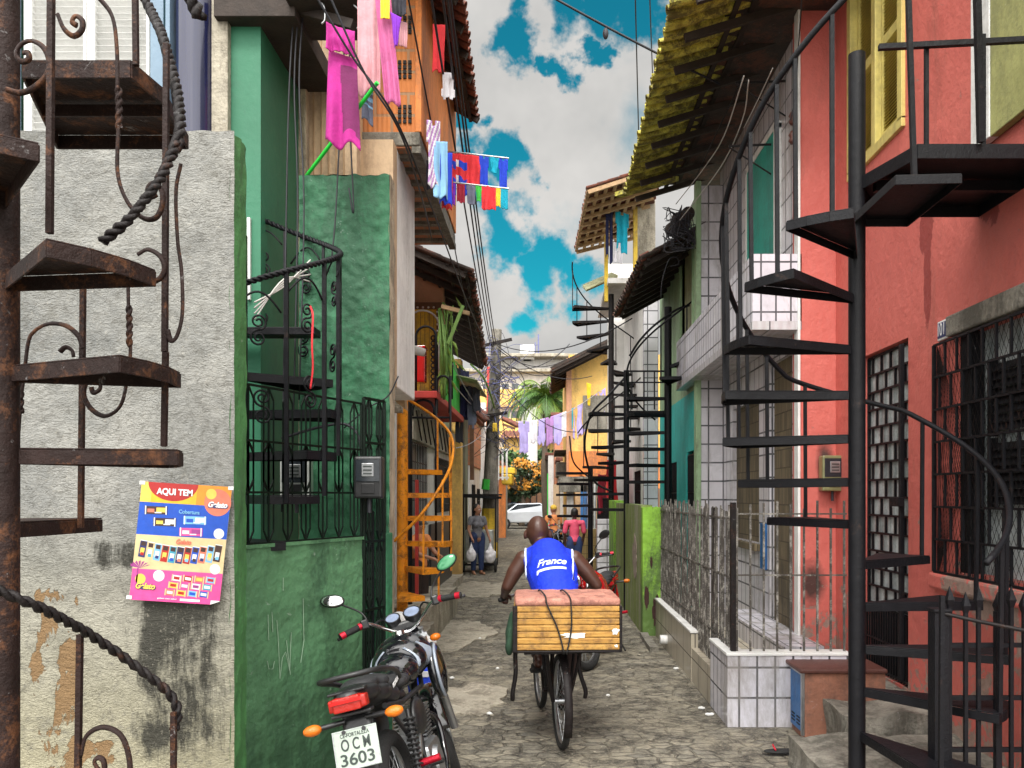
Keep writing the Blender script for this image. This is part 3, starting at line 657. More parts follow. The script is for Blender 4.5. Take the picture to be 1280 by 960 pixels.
def standing(name, label, loc, rot, H, skin, shirt, pants, armL, armR, headyaw=0, sleeves=.5, hair='bun', female=True, shoes='leather_tan', legs=None, pitch=0, cat='person', hat=None):
    """a figure in its own coordinates facing -Y; armL/armR are (elbow, wrist)"""
    t = thing(name, label, cat, loc, (0, 0, R(rot)), world=False); k = H / 1.6
    S = lambda p: V(p) * k
    legs = legs or (((-.085, .0, .46), (-.09, .02, .08)), ((.085, -.02, .46), (.095, .0, .08)))
    sw = .158 if female else .185; hip = .1
    b = MB(); b.chain([(S((0, .0, .84)), .12*k), (S((0, .0, .98)), .098*k), (S((0, -.005, 1.14)), .108*k), (S((0, .01, 1.27)), .088*k), (S((0, .01, 1.36)), .05*k), (S((0, -.0, 1.43)), .047*k)])
    for sx in (-1, 1): b.cap(S((0, .01, 1.27)), .075*k, S((sx*sw*.85, .01, 1.27)), .05*k)
    if female:
        for sx in (-1, 1): b.ell(S((sx*.062, -.085, 1.14)), .058*k)
    for sx, (el_, wr), (kn, an) in ((-1, armL, legs[0]), (1, armR, legs[1])):
        b.chain([(S((sx*sw, .01, 1.28)), .05*k), (S(el_), .036*k), (S(wr), .025*k)])
        d = (S(wr) - S(el_)).normalized(); hand(b, S(wr), d, V((sx*.3, -.8, 0)) if abs(d.z) > .5 else V((0, 0, 1)), V((0, 1, 0)) if abs(d.z) > .5 else V((sx, 0, 0)), k, .75)
        b.chain([(S((sx*hip*.85, .01, .86)), .1*k), (S(kn), .062*k), (S(an), .04*k)])
        a = S(an); fd = V((sx*.15, -1, 0)).normalized(); b.cap(a + V((0, .03*k, -.035*k)), .034*k, a + fd*.13*k + V((0, 0, -.05*k)), .027*k)
    hc = S((0, -.01, 1.495)); Q = head(b, hc, headyaw, pitch, k)
    organic(b, 'body', skin, t, .0085, 3, world=False)
    face_bits(hc, Q, t, k)
    s = MB(); e = .013*k; s.chain([(S((0, .0, .9)), .118*k + e), (S((0, .0, .99)), .1*k + e), (S((0, -.005, 1.14)), .11*k + e), (S((0, .01, 1.27)), .088*k + e)])
    if female:
        for sx in (-1, 1): s.ell(S((sx*.062, -.085, 1.14)), .058*k + e)
    for sx, (el_, wr) in ((-1, armL), (1, armR)):
        s.cap(S((0, .01, 1.27)), .075*k + e, S((sx*sw*.85, .01, 1.27)), .05*k + e); q = S((sx*sw, .01, 1.28)).lerp(S(el_), sleeves); s.cap(S((sx*sw, .01, 1.28)), .05*k + e, q, .047*k + e)
    organic(s, 'shirt', shirt, t, .011, 3, world=False)
    p = MB()
    for sx, (kn, an) in ((-1, legs[0]), (1, legs[1])):
        p.chain([(S((sx*hip*.6, .0, .88)), .108*k + e), (S((sx*hip*.85, .01, .8)), .098*k + e), (S(kn), .062*k + e), (S(an) + V((0, 0, .05*k)), .046*k + e)])
    organic(p, 'trousers', pants, t, .012, 3, world=False)
    for sx, (kn, an) in ((-1, legs[0]), (1, legs[1])):
        a = S(an); fd = V((sx*.15, -1, 0)).normalized(); f = MB(); f.cap(a + V((0, .04*k, -.062*k)), .03*k, a + fd*.15*k + V((0, 0, -.062*k)), .03*k); f.M = None
        f.v = [V((q.x, q.y, (q.z - (a.z - .062*k))*.45 + a.z - .066*k)) for q in f.v]; build(f, 'sandal', shoes, t, smooth=True, world=False)
    h = MB(); Qe = lambda q: hc + Q @ (V(q)*k)
    if hat: h.ell(Qe((0, .005, .045)), (.09*k, .108*k, .085*k), 20, 12, Q); h.cap(Qe((0, -.09, .045)), .02*k, Qe((0, -.13, .035)), .02*k); organic(h, 'cap', hat, t, .01, 2, world=False)
    else:
        h.ell(Qe((0, .03, .04)), (.085*k, .09*k, .092*k), 20, 12, Q); h.ell(Qe((0, .045, -.01)), (.078*k, .07*k, .08*k), 16, 12, Q)
        if hair == 'bun': h.ell(Qe((0, .115, -.0)), (.04*k, .035*k, .045*k), 12, 8, Q); h.chain([(Qe((0, .12, -.02)), .025*k), (Qe((0, .13, -.1)), .014*k)])
        organic(h, 'hair', 'hair_black', t, .009, 2, world=False)
    return t
# ---- motorcycle, in its own coordinates: forward +Y, right +X, rear wheel on the ground at the origin
def motorcycle(label, loc, rot, tank='black_gloss', side='grey_decal', plate=None, steer=0., body='black_plastic', group=None, mirrorL='mirror_sky'):
    t = thing('motorcycle', label, 'motorcycle', loc, rot, world=False, group=group)
    B = lambda mb, n, m, p=t, **k: build(mb, n, m, p, world=False, **k)
    def wheel(y, z, r, par):
        w = B(MB().torus((0, y, z), (1, 0, 0), r - .045, .045, 40, 10, flat=1.0), 'tyre', 'rubber', par, smooth=True)
        rim = MB().torus((0, y, z), (1, 0, 0), r - .088, .014, 40, 8); rim.cyl((-.05, y, z), (.05, y, z), .04, 18)
        for i in range(28):
            a = 2*pi*i/28; rim.tube([(.035*(-1)**i, y + .035*cos(a), z + .035*sin(a)), (0, y + (r-.095)*cos(a+.25), z + (r-.095)*sin(a+.25))], .0022, 4)
        B(rim, 'rim', 'alloy', par, auto=40)
    rw = thing('rear_wheel', None, None, (0,0,0), world=False); rw.parent = t; wheel(0, .3, .3, rw)
    # steering group
    st = t; fw = thing('front_wheel', None, None, (0, 0, 0), world=False); fw.parent = t
    ang = R(steer); piv = V((0, 1.02, .95)); axis = V((0, -.44, .9)).normalized(); RM = Matrix.Translation(piv) @ Matrix.Rotation(ang, 4, axis) @ Matrix.Translation(-piv)
    def SM(): m_ = MB(); m_.M = RM; return m_
    Fy, Fz = 1.31, .3
    ty = SM().torus((0, Fy, Fz), (1, 0, 0), .26, .04, 40, 10); B(ty, 'tyre', 'rubber', fw, smooth=True)
    rim = SM().torus((0, Fy, Fz), (1, 0, 0), .215, .012, 40, 8); rim.cyl((-.05, Fy, Fz), (.05, Fy, Fz), .035, 16)
    for i in range(28):
        a = 2*pi*i/28; rim.tube([(.03*(-1)**i, Fy + .03*cos(a), Fz + .03*sin(a)), (0, Fy + .21*cos(a+.25), Fz + .21*sin(a+.25))], .002, 4)
    rim.cyl((.045, Fy, Fz), (.05, Fy, Fz), .11, 24); B(rim, 'rim', 'alloy', fw, auto=40)
    fk = SM()
    for sx in (-1, 1): fk.cyl((sx*.085, Fy - .005, Fz), (sx*.085, Fy - .13, Fz + .32), .026, 12); fk.cyl((sx*.085, Fy - .12, Fz + .3), (sx*.085, 1.0, .99), .017, 12)
    fk.box(-.11, .11, .98, 1.07, .93, .955); fk.box(-.11, .11, 1.03, 1.11, .78, .81); B(fk, 'fork', 'alloy', st, auto=40)
    fd = SM(); fd.grid(lambda u, v: V(((v-.5)*.13, Fy + (.325 - .02*abs(v-.5)*2)*cos(R(20 + 150*u)), Fz + (.325 - .03*(abs(v-.5)*2)**2)*sin(R(20 + 150*u)))), 20, 8)
    o = B(fd, 'fender', tank, st, smooth=True); sm = o.modifiers.new('t', 'SOLIDIFY'); sm.thickness = .006
    hb = SM(); hb.tube(curve_pts([(-.36, .87, 1.1), (-.22, .93, 1.12), (-.13, 1.0, 1.06), (-.04, 1.03, 1.0), (.04, 1.03, 1.0), (.13, 1.0, 1.06), (.22, .93, 1.12), (.36, .87, 1.1)], 6), .011, 10); B(hb, 'handlebar', 'chrome', st, smooth=True)
    for sx in (-1, 1):
        g = B(SM().tube([(sx*.25, .918, 1.117), (sx*.27, .91, 1.115), (sx*.36, .868, 1.1), (sx*.375, .861, 1.097)], [.021, .018, .018, .022], 14), 'grip', 'rubber', st, smooth=True)
        B(SM().tube([(sx*.245, .92, 1.118), (sx*.262, .913, 1.116)], .0225, 14), 'grip_collar', 'grip_red', g, auto=40)
        B(SM().tube([(sx*.345, .875, 1.103), (sx*.374, .861, 1.098)], .0215, 14), 'grip_end', 'grip_red', g, auto=40)
        B(SM().box(sx*.2, sx*.245, .9, .955, 1.09, 1.15), 'switch_housing', 'black_plastic', st, bevel=.01)
        B(SM().tube(curve_pts([(sx*.2, .96, 1.11), (sx*.27, .985, 1.1), (sx*.4, .93, 1.085)], 5), [.008]*10 + [.01], 8), 'brake_lever', 'black_plastic', st, smooth=True)
        mr = thing('mirror', None, None, (0, 0, 0), world=False); mr.parent = st
        B(SM().tube(curve_pts([(sx*.2, .93, 1.13), (sx*.23, .96, 1.2), (sx*.33, .93, 1.29)], 6), .006, 8), 'stem', 'black_plastic', mr, smooth=True)
        q = V((sx*.36, .925, 1.315)); nm = V((-sx*.1, -1, .22)).normalized() if sx > 0 else V((.1, -1, .3)).normalized()
        rot_ = nm.to_track_quat('Y', 'Z').to_matrix() @ Matrix.Rotation(R(20*sx), 3, 'Y')
        B(SM().ell(q, (.073, .016, .042), 24, 12, rot_), 'housing', 'black_plastic', mr, smooth=True)
        B(SM().ell(q + nm*.0085, (.066, .009, .036), 24, 12, rot_), 'glass', mirrorL if sx < 0 else 'mirror_green', mr, smooth=True)
    B(SM().tube(curve_pts([(-.18, .95, 1.1), (-.12, 1.12, 1.1), (-.03, 1.16, .95), (0, 1.05, .8)], 6), .006, 6), 'cable', 'black_plastic', st, smooth=True)
    B(SM().tube(curve_pts([(.2, .96, 1.1), (.13, 1.15, 1.12), (.04, 1.18, .95), (0, 1.05, .8)], 6), .006, 6), 'cable', 'black_plastic', st, smooth=True)
    ga = B(SM().box(-.09, .09, 1.02, 1.07, 1.0, 1.06), 'instrument_panel', 'black_plastic', st, bevel=.015)
    for sx, rr_ in ((-1, .048), (1, .055)):
        c0 = V((sx*.062, 1.04, 1.09)); d = V((0, -.55, .83)).normalized()
        B(SM().cyl(c0 - d*.05, c0 + d*.012, rr_*.9, 24, rr_), 'gauge', 'black_plastic', ga, auto=40)
        B(SM().torus(c0 + d*.012, d, rr_*.97, .004, 24, 6), 'bezel', 'black_plastic', ga, smooth=True)
        B(SM().cyl(c0 + d*.010, c0 + d*.014, rr_*.86, 24), 'dial', 'gauge_face', ga, auto=40)
    B(SM().cyl((0, 1.06, .97), (0, 1.17, .93), .07, 24, .092), 'headlight_shell', tank, st, auto=40)
    B(SM().ell((0, 1.17, .93), (.085, .03, .085), 20, 12), 'headlight', 'mirror_sky', st, smooth=True)
    for sx in (-1, 1): B(SM().ell((sx*.15, 1.08, .9), (.035, .028, .024), 14, 8), 'indicator', 'amber_lens', st, smooth=True)
    # frame, engine
    fr = MB(); fr.tube(curve_pts([(0, 1.0, .86), (0, .82, .62), (0, .74, .36), (0, .5, .27), (0, .3, .3)], 5), .02, 8)
    for sx in (-1, 1):
        fr.tube([(sx*.03, .98, .84), (sx*.1, .6, .7), (sx*.1, .1, .7), (sx*.09, -.2, .74)], .014, 8); fr.tube([(sx*.1, .35, .68), (sx*.09, .3, .3)], .016, 8); fr.tube([(sx*.09, .32, .32), (sx*.1, 0, .3)], .02, 8)
        fr.tube([(sx*.1, .3, .36), (sx*.1, -.15, .7)], .011, 8)
    B(fr, 'frame', 'black_plastic', auto=50)
    en = thing('engine', None, None, (0, 0, 0), world=False); en.parent = t
    B(MB().box(-.13, .13, .32, .62, .22, .42), 'crankcase', 'alloy', en, bevel=.03)
    cy = MB()
    for i in range(9): cy.box(-.09, .09, .5 + i*.008, .66 + i*.008, .42 + i*.02, .43 + i*.02)
    cy.box(-.06, .06, .521, .68, .401, .6); B(cy, 'cylinder_fins', 'alloy', en)
    B(MB().cyl((.125, .42, .31), (.155, .42, .31), .09, 24, .08), 'clutch_cover', 'alloy', en, auto=40)
    ex = MB().tube(curve_pts([(.06, .68, .55), (.1, .8, .45), (.12, .7, .24), (.15, .4, .2), (.16, .15, .24)], 6), .018, 10); ex.tube([(.16, .2, .22), (.165, .1, .25), (.18, -.35, .36), (.18, -.37, .365)], [.02, .045, .055, .03], 14); B(ex, 'exhaust', 'black_gloss', auto=50)
    B(MB().box(-.015, .015, -.02, .03, .32, .36).box(.1, .14, -.1, .42, .27, .33), 'swingarm', 'black_plastic', bevel=.008)
    for sx in (-1, 1):
        sh = MB().cyl((sx*.13, -.03, .3), (sx*.12, .08, .66), .012, 10)
        for i in range(11): q = V((sx*.13, -.03, .3)).lerp(V((sx*.12, .08, .66)), .22 + i*.065); sh.torus(q, V((-sx*.01, .11, .36)), .026, .0065, 16, 6)
        B(sh, 'shock_absorber', 'black_plastic', auto=50)
    # tank
    tk = MB()
    for (y, z, rx, rz) in ((.42, .78, .09, .065), (.52, .81, .13, .095), (.64, .85, .165, .125), (.76, .87, .175, .135), (.88, .88, .145, .115), (.98, .87, .08, .08)): tk.ell((0, y, z), (rx, .1, rz), 22, 14)
    tank_o = organic(tk, 'fuel_tank', tank, t, .012, 8, world=False)
    for sx in (-1, 1):
        dc = MB().grid(lambda u, v: V((sx*(.1775 - .16*(v-.35)**2 - .2*(u-.55)**2 + .002), .56 + .36*u, .79 + .14*v + .03*u)), 12, 6); B(dc, 'tank_decal', side, tank_o, smooth=True).modifiers.new('t', 'SOLIDIFY').thickness = .004
    B(MB().cyl((0, .77, 1.0), (0, .77, 1.02), .035, 24), 'filler_cap', 'chrome', tank_o, auto=40)
    for sx in (-1, 1):
        wi = MB().ell((sx*.165, .82, .74), (.05, .15, .17), 20, 14); B(wi, 'side_shroud', tank, smooth=True); B(MB().torus((sx*.178, .82, .74), (1, .1*sx, 0), .145, .02, 28, 6, flat=.5), 'shroud_trim', side, smooth=True)
        B(MB().ell((sx*.105, .34, .58), (.035, .13, .1), 16, 10), 'side_panel', body, smooth=True)
    # seat and tail
    se = MB()
    for (y, z, rx, rz) in ((.46, .79, .07, .035), (.34, .785, .11, .04), (.2, .79, .13, .045), (.05, .815, .125, .045), (-.1, .845, .115, .045), (-.22, .86, .095, .04)): se.ell((0, y, z), (rx, .1, rz), 20, 12)
    organic(se, 'seat', 'black_seat', t, .012, 8, world=False)
    tl = MB()
    for (y, z, rx, rz) in ((.2, .72, .1, .06), (.0, .76, .125, .065), (-.15, .80, .13, .06), (-.28, .83, .11, .05), (-.36, .845, .08, .04)): tl.ell((0, y, z), (rx, .11, rz), 20, 12)
    tail = organic(tl, 'tail_cowl', body, t, .012, 8, world=False)
    gr = MB()
    gr.tube(curve_pts([(.125, .05, .83), (.15, -.1, .88), (.145, -.32, .92), (.06, -.42, .93), (-.06, -.42, .93), (-.145, -.32, .92), (-.15, -.1, .88), (-.125, .05, .83)], 6), .013, 8); B(gr, 'grab_rail', 'black_plastic', smooth=True)
    lt = MB()
    lt.box(-.085, .085, -.455, -.40, .79, .845); lt.box(-.06, .06, -.468, -.40, .785, .85)
    lamp = organic(lt, 'tail_light', 'red_lens', t, .006, 6, world=False); B(MB().box(.02, .088, -.4585, -.457, .797, .838), 'dark_lens', 'red_plastic', lamp, bevel=.001) if False else None
    B(MB().box(-.085, .085, -.44, -.38, .86, .872).box(-.09, .09, -.43, -.37, .76, .775), 'tail_light_surround', body, bevel=.005)
    B(MB().box(-.07, .07, -.475, -.4695, .822, .838), 'lens_strip', 'red_plastic', lamp, bevel=.002)
    for sx in (-1, 1):
        stalk = B(MB().cyl((sx*.05, -.38, .735), (sx*.16, -.41, .735), .012, 10), 'indicator_stalk', 'black_plastic', auto=40)
        B(MB().ell((sx*.185, -.42, .735), (.042, .03, .025), 20, 12), 'indicator', 'amber_lens', stalk, smooth=True)
    mg = MB().grid(lambda u, v: V(((v-.5)*(.13), -.36 - .10*sin(u*1.2) + .05*u*u, .76 - .34*u)), 10, 6); o = B(mg, 'mudguard', body, smooth=True); o.modifiers.new('t', 'SOLIDIFY').thickness = .01
    if plate:
        un = V((0, -.97, .22)).normalized(); upv = V((0, .22, .97)).normalized(); c = V((0, -.455, .625)); pm = MB()
        q = Matrix((V((1,0,0)), -un, upv)).transposed()
        pm.M = Matrix.Translation(c) @ q.to_4x4(); pm.box(-.1, .1, -.0015, .0015, -.085, .085); pl = B(pm, 'licence_plate', 'plate_grey', bevel=.004)
        rimp = MB(); rimp.M = pm.M
        for a_, b_ in (((-.096, 0, -.081), (.096, 0, -.081)), ((.096, 0, -.081), (.096, 0, .081)), ((.096, 0, .081), (-.096, 0, .081)), ((-.096, 0, .081), (-.096, 0, -.081))): rimp.bar(V(a_) + V((0, -.002, 0)), V(b_) + V((0, -.002, 0)), .004, .003)
        B(rimp, 'plate_edge', 'alloy', pl)
        for s_, sz, dz, wd in ((plate[0], .024, .060, .13), (plate[1], .07, .018, .13), (plate[2], .07, -.044, .15)):
            text('lettering', s_, sz, 'ink_dark', pl, c + upv*dz + un*.003, (1, 0, 0), upv, world=False, width=wd, bold=.0011 if sz > .05 else .0002)
        for sx in (-1, 1): B(MB().cyl(c + V((sx*.045, 0, 0)) + upv*.075 + un*.001, c + V((sx*.045, 0, 0)) + upv*.075 + un*.008, .009, 10), 'bolt', 'black_plastic', pl, auto=40)
        for sx in (-1, 1): text('lettering', 'HONDA', .03, 'ink_white', tail, V((sx*.134, -.08, .822)), (0, sx, .18), (0, 0, 1), world=False, width=.13, bold=.0005)
        rf = B(MB().cyl(c - upv*.125 + un*.0, c - upv*.125 + un*.01, .03, 20), 'reflector', 'red_lens', auto=40)
    for sx in (-1, 1):
        pg = B(MB().cyl((sx*.12, .28, .33), (sx*.2, .26, .34), .013, 10), 'footpeg', 'rubber', auto=40)
        B(MB().cyl((sx*.14, .02, .40), (sx*.24, .02, .41), .018, 14), 'passenger_peg', 'grip_red', auto=40)
        B(MB().tube([(sx*.1, .3, .5), (sx*.14, .02, .40)], .012, 8), 'peg_bracket', 'alloy', auto=40)
    B(MB().tube([(-.1, .35, .28), (-.2, .3, .03), (-.22, .34, .01)], .01, 8), 'side_stand', 'black_plastic', auto=40)
    return t
mat('mirror_green', (.05, .22, .1), .1, .2, var=.05, bump=0)
# ================================================================ ground
def street_pt(u, v):
    y = -3 + 63*v; x = -2.6 + 5.2*u - max(0, y - 20)*.012
    return V((x, y, .012*mnoise.noise(V((x*.9, y*.9, 0))) + .006*mnoise.noise(V((x*4, y*4, 3))) + .004))
tag(build(MB().grid(street_pt, 90, 500), 'street', 'worn_setts', None, smooth=True), kind='structure')
tag(build(MB().grid(lambda u, v: V((-300 + 600*u, -100 + 700*v, -.03)), 4, 4), 'ground', 'concrete', None), kind='structure')
# ================================================================ left side, near
t = thing('boundary_wall', 'rough whitish wall with black mould and flaked brown patches, green at its street edge', 'wall', (-2.5, 3.7, 0))
build(MB().grid(lambda u, v: V((-4.2 + 2.76*u, 3.7 - (.006*mnoise.noise(V((u*30, v*40, 0))) + .012*mnoise.noise(V((u*9, v*12, 5)))), 3.49*v + (.012*mnoise.noise(V((u*22, 0, 9))) if v == 1 else 0))), 260, 300), 'render_face', 'stained_render', t, smooth=True)
bx('core', t, 'stained_render', -4.2, -1.452, 3.715, 3.845, 0, 3.472, .0)
build(MB().grid(lambda u, v: V((-1.44 + .008*mnoise.noise(V((u*5, v*30, 2))) - (.02*(1-u)**4), 3.7 + .15*u, 3.485*v - .03*(abs(u-.5)*2)**4*(v == 1))), 10, 200), 'green_edge', 'green_edge', t, smooth=True)
# the poster
def poster():
    t = thing('poster', 'tilted ice cream poster taped to the rough mouldy wall', 'poster', (PX(226, 3.675), 3.675, PZ(679, 3.675)), (0, R(3.6), 0), world=False)
    W_, H_ = .415, .545; x = lambda u: (u - .5) * W_ - (0.0); z = lambda v: (.5 - v) * H_
    sk = lambda v: -(v - .5) * .025
    def quad(mb, u0, u1, v0, v1, d, m): mb.add([(x(u0)+sk(v1), -d, z(v1)), (x(u1)+sk(v1), -d, z(v1)), (x(u1)+sk(v0), -d, z(v0)), (x(u0)+sk(v0), -d, z(v0))], [(0,1,2,3)], m)
    def disc(mb, u, v, r, d, m, n=28, a0=0, a1=2*pi, sq=1.): mb.add([(x(u)+sk(v)+r*cos(a0+(a1-a0)*i/n), -d, z(v)+r*sq*sin(a0+(a1-a0)*i/n)) for i in range(n)], [tuple(range(n))], m)
    T = lambda *a, **k: text('lettering', *a, **k)
    mats = ['paper_white', 'print_orange', 'print_blue', 'print_cream', 'print_pink', 'print_red', 'print_amber', 'print_choc', 'print_sky', 'print_plum', 'print_navy', 'print_coral', 'print_gold', 'print_teal', 'print_white']
    sheet = MB(); sheet.prism([(x(0)+sk(0), 0, z(0)), (x(1)+sk(0), 0, z(0)), (x(1)+sk(1)-.0, 0, z(.97)), (x(.9)+sk(1), 0, z(1)), (x(0)+sk(1), 0, z(1))][::-1], (0, -.0015, 0)); base = build(sheet, 'sheet', 'paper_white', t, world=False)
    p = MB(); E = .0019
    quad(p, 0, 1, 0, .17, E, 6); quad(p, .0, .12, 0, .17, E+.0002, 12); quad(p, .62, 1, 0, .17, E+.0002, 1); quad(p, 0, 1, .17, .445, E, 2); quad(p, 0, 1, .445, .735, E, 3); quad(p, 0, .9, .735, 1, E, 4); quad(p, .9, 1, .735, .965, E, 4)
    n = 24; p.add([(x(.38)+.115*cos(pi+pi*i/n), -E-.0004, z(0)+.082*sin(pi+pi*i/n)) for i in range(n+1)], [tuple(range(n+1))], 5)
    disc(p, .86, .14, .062, E+.0005, 11); disc(p, .78, .07, .024, E+.0008, 12)
    rr = random.Random(3)
    def pack(u, v, w, h, cols, tilt=0):
        c = (x(u)+sk(v), z(v)); ca, sa = cos(tilt), sin(tilt)
        for k, (fx, fy, fw, fh, m) in enumerate(cols):
            pts = [(fx-fw/2, fy-fh/2), (fx+fw/2, fy-fh/2), (fx+fw/2, fy+fh/2), (fx-fw/2, fy+fh/2)]
            p.add([(c[0] + (a*w*ca - b*h*sa), -E-.0009-.0002*k, c[1] + (a*w*sa + b*h*ca)) for a, b in pts], [(0,1,2,3)], m)
    for u, v, cs in ((.19, .235, (7, 12, 11)), (.3, .33, (7, 14, 12)), (.63, .3, (8, 14, 2)), (.6, .4, (4, 9, 14))):
        pack(u, v, .105, .036, [(0, 0, 1, 1, cs[0]), (.22, .05, .4, .6, cs[1]), (-.22, -.05, .3, .45, cs[2]), (-.45, 0, .05, 1.1, 14), (.45, 0, .05, 1.1, 14), (.1, -.3, .3, .15, 14)], .03)
    cols = [10, 3, 8, 5, 13, 10, 5, 2, 11, 8, 7]
    for i, c_ in enumerate(cols):
        u = .09 + i*.083; v = .565 + .035*sin(pi*i/10); pack(u, v, .031, .078, [(0, 0, 1, 1, c_), (.0, .3, .7, .25, 7), (0, -.12, .62, .35, 14 if i % 3 else 12), (.05, -.3, .5, .18, cols[(i+3) % 11]), (0, .49, 1.05, .05, 14)], -.12)
    k = 0
    for r_ in range(3):
        for c_ in range(4):
            pack(.5 + c_*.125 - r_*.03, .795 + r_*.062, .045, .026, [(0, 0, 1, 1, (14, 5, 11, 8, 12, 4, 14, 13, 11, 12, 8, 2)[k]), (0, 0, .6, .5, (5, 14, 12, 5, 5, 14, 9, 14, 14, 5, 2, 14)[k]), (-.45, 0, .12, 1.2, 3), (.45, 0, .12, 1.2, 3)], -.08); k += 1
    disc(p, .91, .4, .024, E+.0005, 14); disc(p, .3, .785, .026, E+.0005, 14); disc(p, .91, .7, .024, E+.0005, 14)
    disc(p, .1, .82, .024, E+.0005, 12)
    for a in range(7):
        aa = .4 + a*.38; b0 = V((x(.07)+.0, 0, z(.73))); p.add([(b0.x, -E-.0006, b0.z), (b0.x + .05*cos(aa), -E-.0006, b0.z + .03*sin(aa)+.006), (b0.x + .045*cos(aa+.25), -E-.0006, b0.z+.03*sin(aa+.25))], [(0,1,2)], 9)
    quad(p, .05, .07, .73, .9, E+.0005, 9)
    p.v = [V((q.x, q.y, q.z)) for q in p.v]
    build(p, 'print', mats, base, world=False)
    ux, uy = (1, 0, 0), (0, 0, 1); O = lambda u, v: V((x(u)+sk(v), -E-.0022, z(v)))
    T('AQUI TEM', .04, 'ink_white', base, O(.38, .075), ux, uy, world=False, width=.165, bold=.001)
    T('Cobertura', .024, 'print_sky', base, O(.56, .235), ux, uy, world=False, width=.095, bold=.0005)
    T('Gelato', .034, 'ink_white', base, O(.86, .16), ux, uy, world=False, width=.088, shear=.3, bold=.0012); T('Gelato', .034, 'print_navy', base, O(.86, .165) + V((0, .0005, 0)), ux, uy, world=False, width=.094, shear=.3, bold=.002)
    T('Gelato', .032, 'print_coral', base, O(.53, .49), ux, uy, world=False, width=.07, shear=.3, bold=.001)
    T('Gelato', .036, 'print_gold', base, O(.16, .88), ux, uy, world=False, width=.09, shear=.3, bold=.0015); T('Gelato', .036, 'print_navy', base, O(.163, .884) + V((0, .0005, 0)), ux, uy, world=False, width=.094, shear=.3, bold=.0024)
    T('gelato com sabor', .01, 'ink_white', base, O(.42, .972), ux, uy, world=False, width=.09)
    quad(q := MB(), .56, .78, .965, .985, E+.0008, 0); build(q, 'sticker', 'paper_white', base, world=False)
    for u, v in ((.01, .01), (.99, .01), (.0, .98)): quad(q := MB(), u-.03, u+.03, v-.015, v+.015, E+.003, 0); build(q, 'tape', 'paper_white', t, world=False)
    return t
poster()
# green house with its recess
gh = thing('house', 'green house with a white louvred upstairs door, behind the rough whitish wall', 'house', (-2.5, 4.8, 0))
w_ = MB(); wallY(w_, 5.42, 5.62, -5.6, -1.93, 0, 8.2, [(-3.6, -2.62, 3.57, 6.1), (-2.5, -2.23, 3.5, 6.2)]); wallX(w_, -2.13, -1.93, 5.62, 6.3, 0, 8.2); build(w_, 'wall', 'green_house', gh)
dr = bx('door', gh, 'white_paint', -3.57, -2.66, 5.50, 5.56, 3.57, 6.1)
lv = MB()
for x0, x1 in ((-3.5, -3.15), (-3.07, -2.72)):
    for i in range(40): 
        z = 4.1 + i*.044; lv.add([(x0, 5.495, z), (x1, 5.495, z), (x1, 5.465, z + .03), (x0, 5.465, z + .03), (x0, 5.50, z + .003), (x1, 5.50, z + .003), (x1, 5.47, z + .034), (x0, 5.47, z + .034)], [(0,1,2,3), (7,6,5,4), (3,2,6,7)])
    lv.box(x0-.055, x0, 5.45, 5.50, 3.6, 6.05); lv.box(x1, x1+.02, 5.45, 5.50, 3.6, 6.05); lv.box(x0, x1, 5.45, 5.50, 3.6, 4.08)
build(lv, 'louvre', 'white_paint', dr)
bx('handle', dr, 'chrome', -3.125, -3.1, 5.42, 5.45, 4.6, 4.75)
fm = MB()
for a in ((-3.68, -3.57), (-2.66, -2.57)): fm.box(a[0], a[1], 5.38, 5.45, 3.5, 6.2)
fm.box(-3.68, -2.57, 5.38, 5.45, 6.1, 6.2); build(fm, 'door_frame', 'blue_grey', gh, bevel=.004)
pn = MB().cyl((-2.36, 5.39, 3.5), (-2.36, 5.39, 7.8), .12, 24); build(pn, 'rolled_shutter', 'navy_gloss', gh, auto=40)
bx('shutter_frame', gh, 'blue_grey', -2.52, -2.49, 5.3, 5.41, 3.5, 7.8); bx('jamb', gh, 'concrete_pale', -2.24, -2.13, 5.36, 5.419, 3.0, 8.1)
bx('cornice', gh, 'wood_dark', -2.2, -1.66, 5.3, 6.3, 4.98, 5.12)
bx('blue_sign', gh, 'paper_white', PX(309, 5.4), PX(313, 5.4), 5.39, 5.419, PZ(375, 5.4), PZ(272, 5.4))
# tall green wall
def rough_face(mb, x0, x1, y, z0, z1, nu, nv, amp=.012, seed=0, facing=-1):
    return mb.grid(lambda u, v: V((x0 + (x1-x0)*u, y + facing*(amp*mnoise.noise(V((u*(x1-x0)*6, v*(z1-z0)*6, seed))) + amp*.6*mnoise.noise(V((u*(x1-x0)*19, v*(z1-z0)*19, seed))) + amp), z0 + (z1-z0)*v + (.02*mnoise.noise(V((u*9, 4, seed))) if v == 1 else 0))), nu, nv)
tg = thing('dividing_wall', 'tall rough green wall with a cream edge beside the green spiral stair', 'wall', (-1.38, 5.5, 0))
build(rough_face(MB(), -1.69, -1.07, 5.5, 0, 4.0, 60, 320, .016, 3), 'render_face', 'green_wall', tg, smooth=True)
bx('core', tg, 'green_wall', -1.69, -1.085, 5.50, 5.67, 0, 3.98, 0)
build(MB().grid(lambda u, v: V((-1.07 + .012*mnoise.noise(V((u*4, v*26, 2))) , 5.485 + .19*u, 4.015*v)), 6, 160), 'worn_edge', 'cream_edge', tg, smooth=True)
build(MB().grid(lambda u, v: V((-1.69 + .62*u, 5.485 + .19*v, 4.002 + .015*mnoise.noise(V((u*9, v*3, 2))))), 40, 4), 'coping', 'cream_edge', tg, smooth=True)
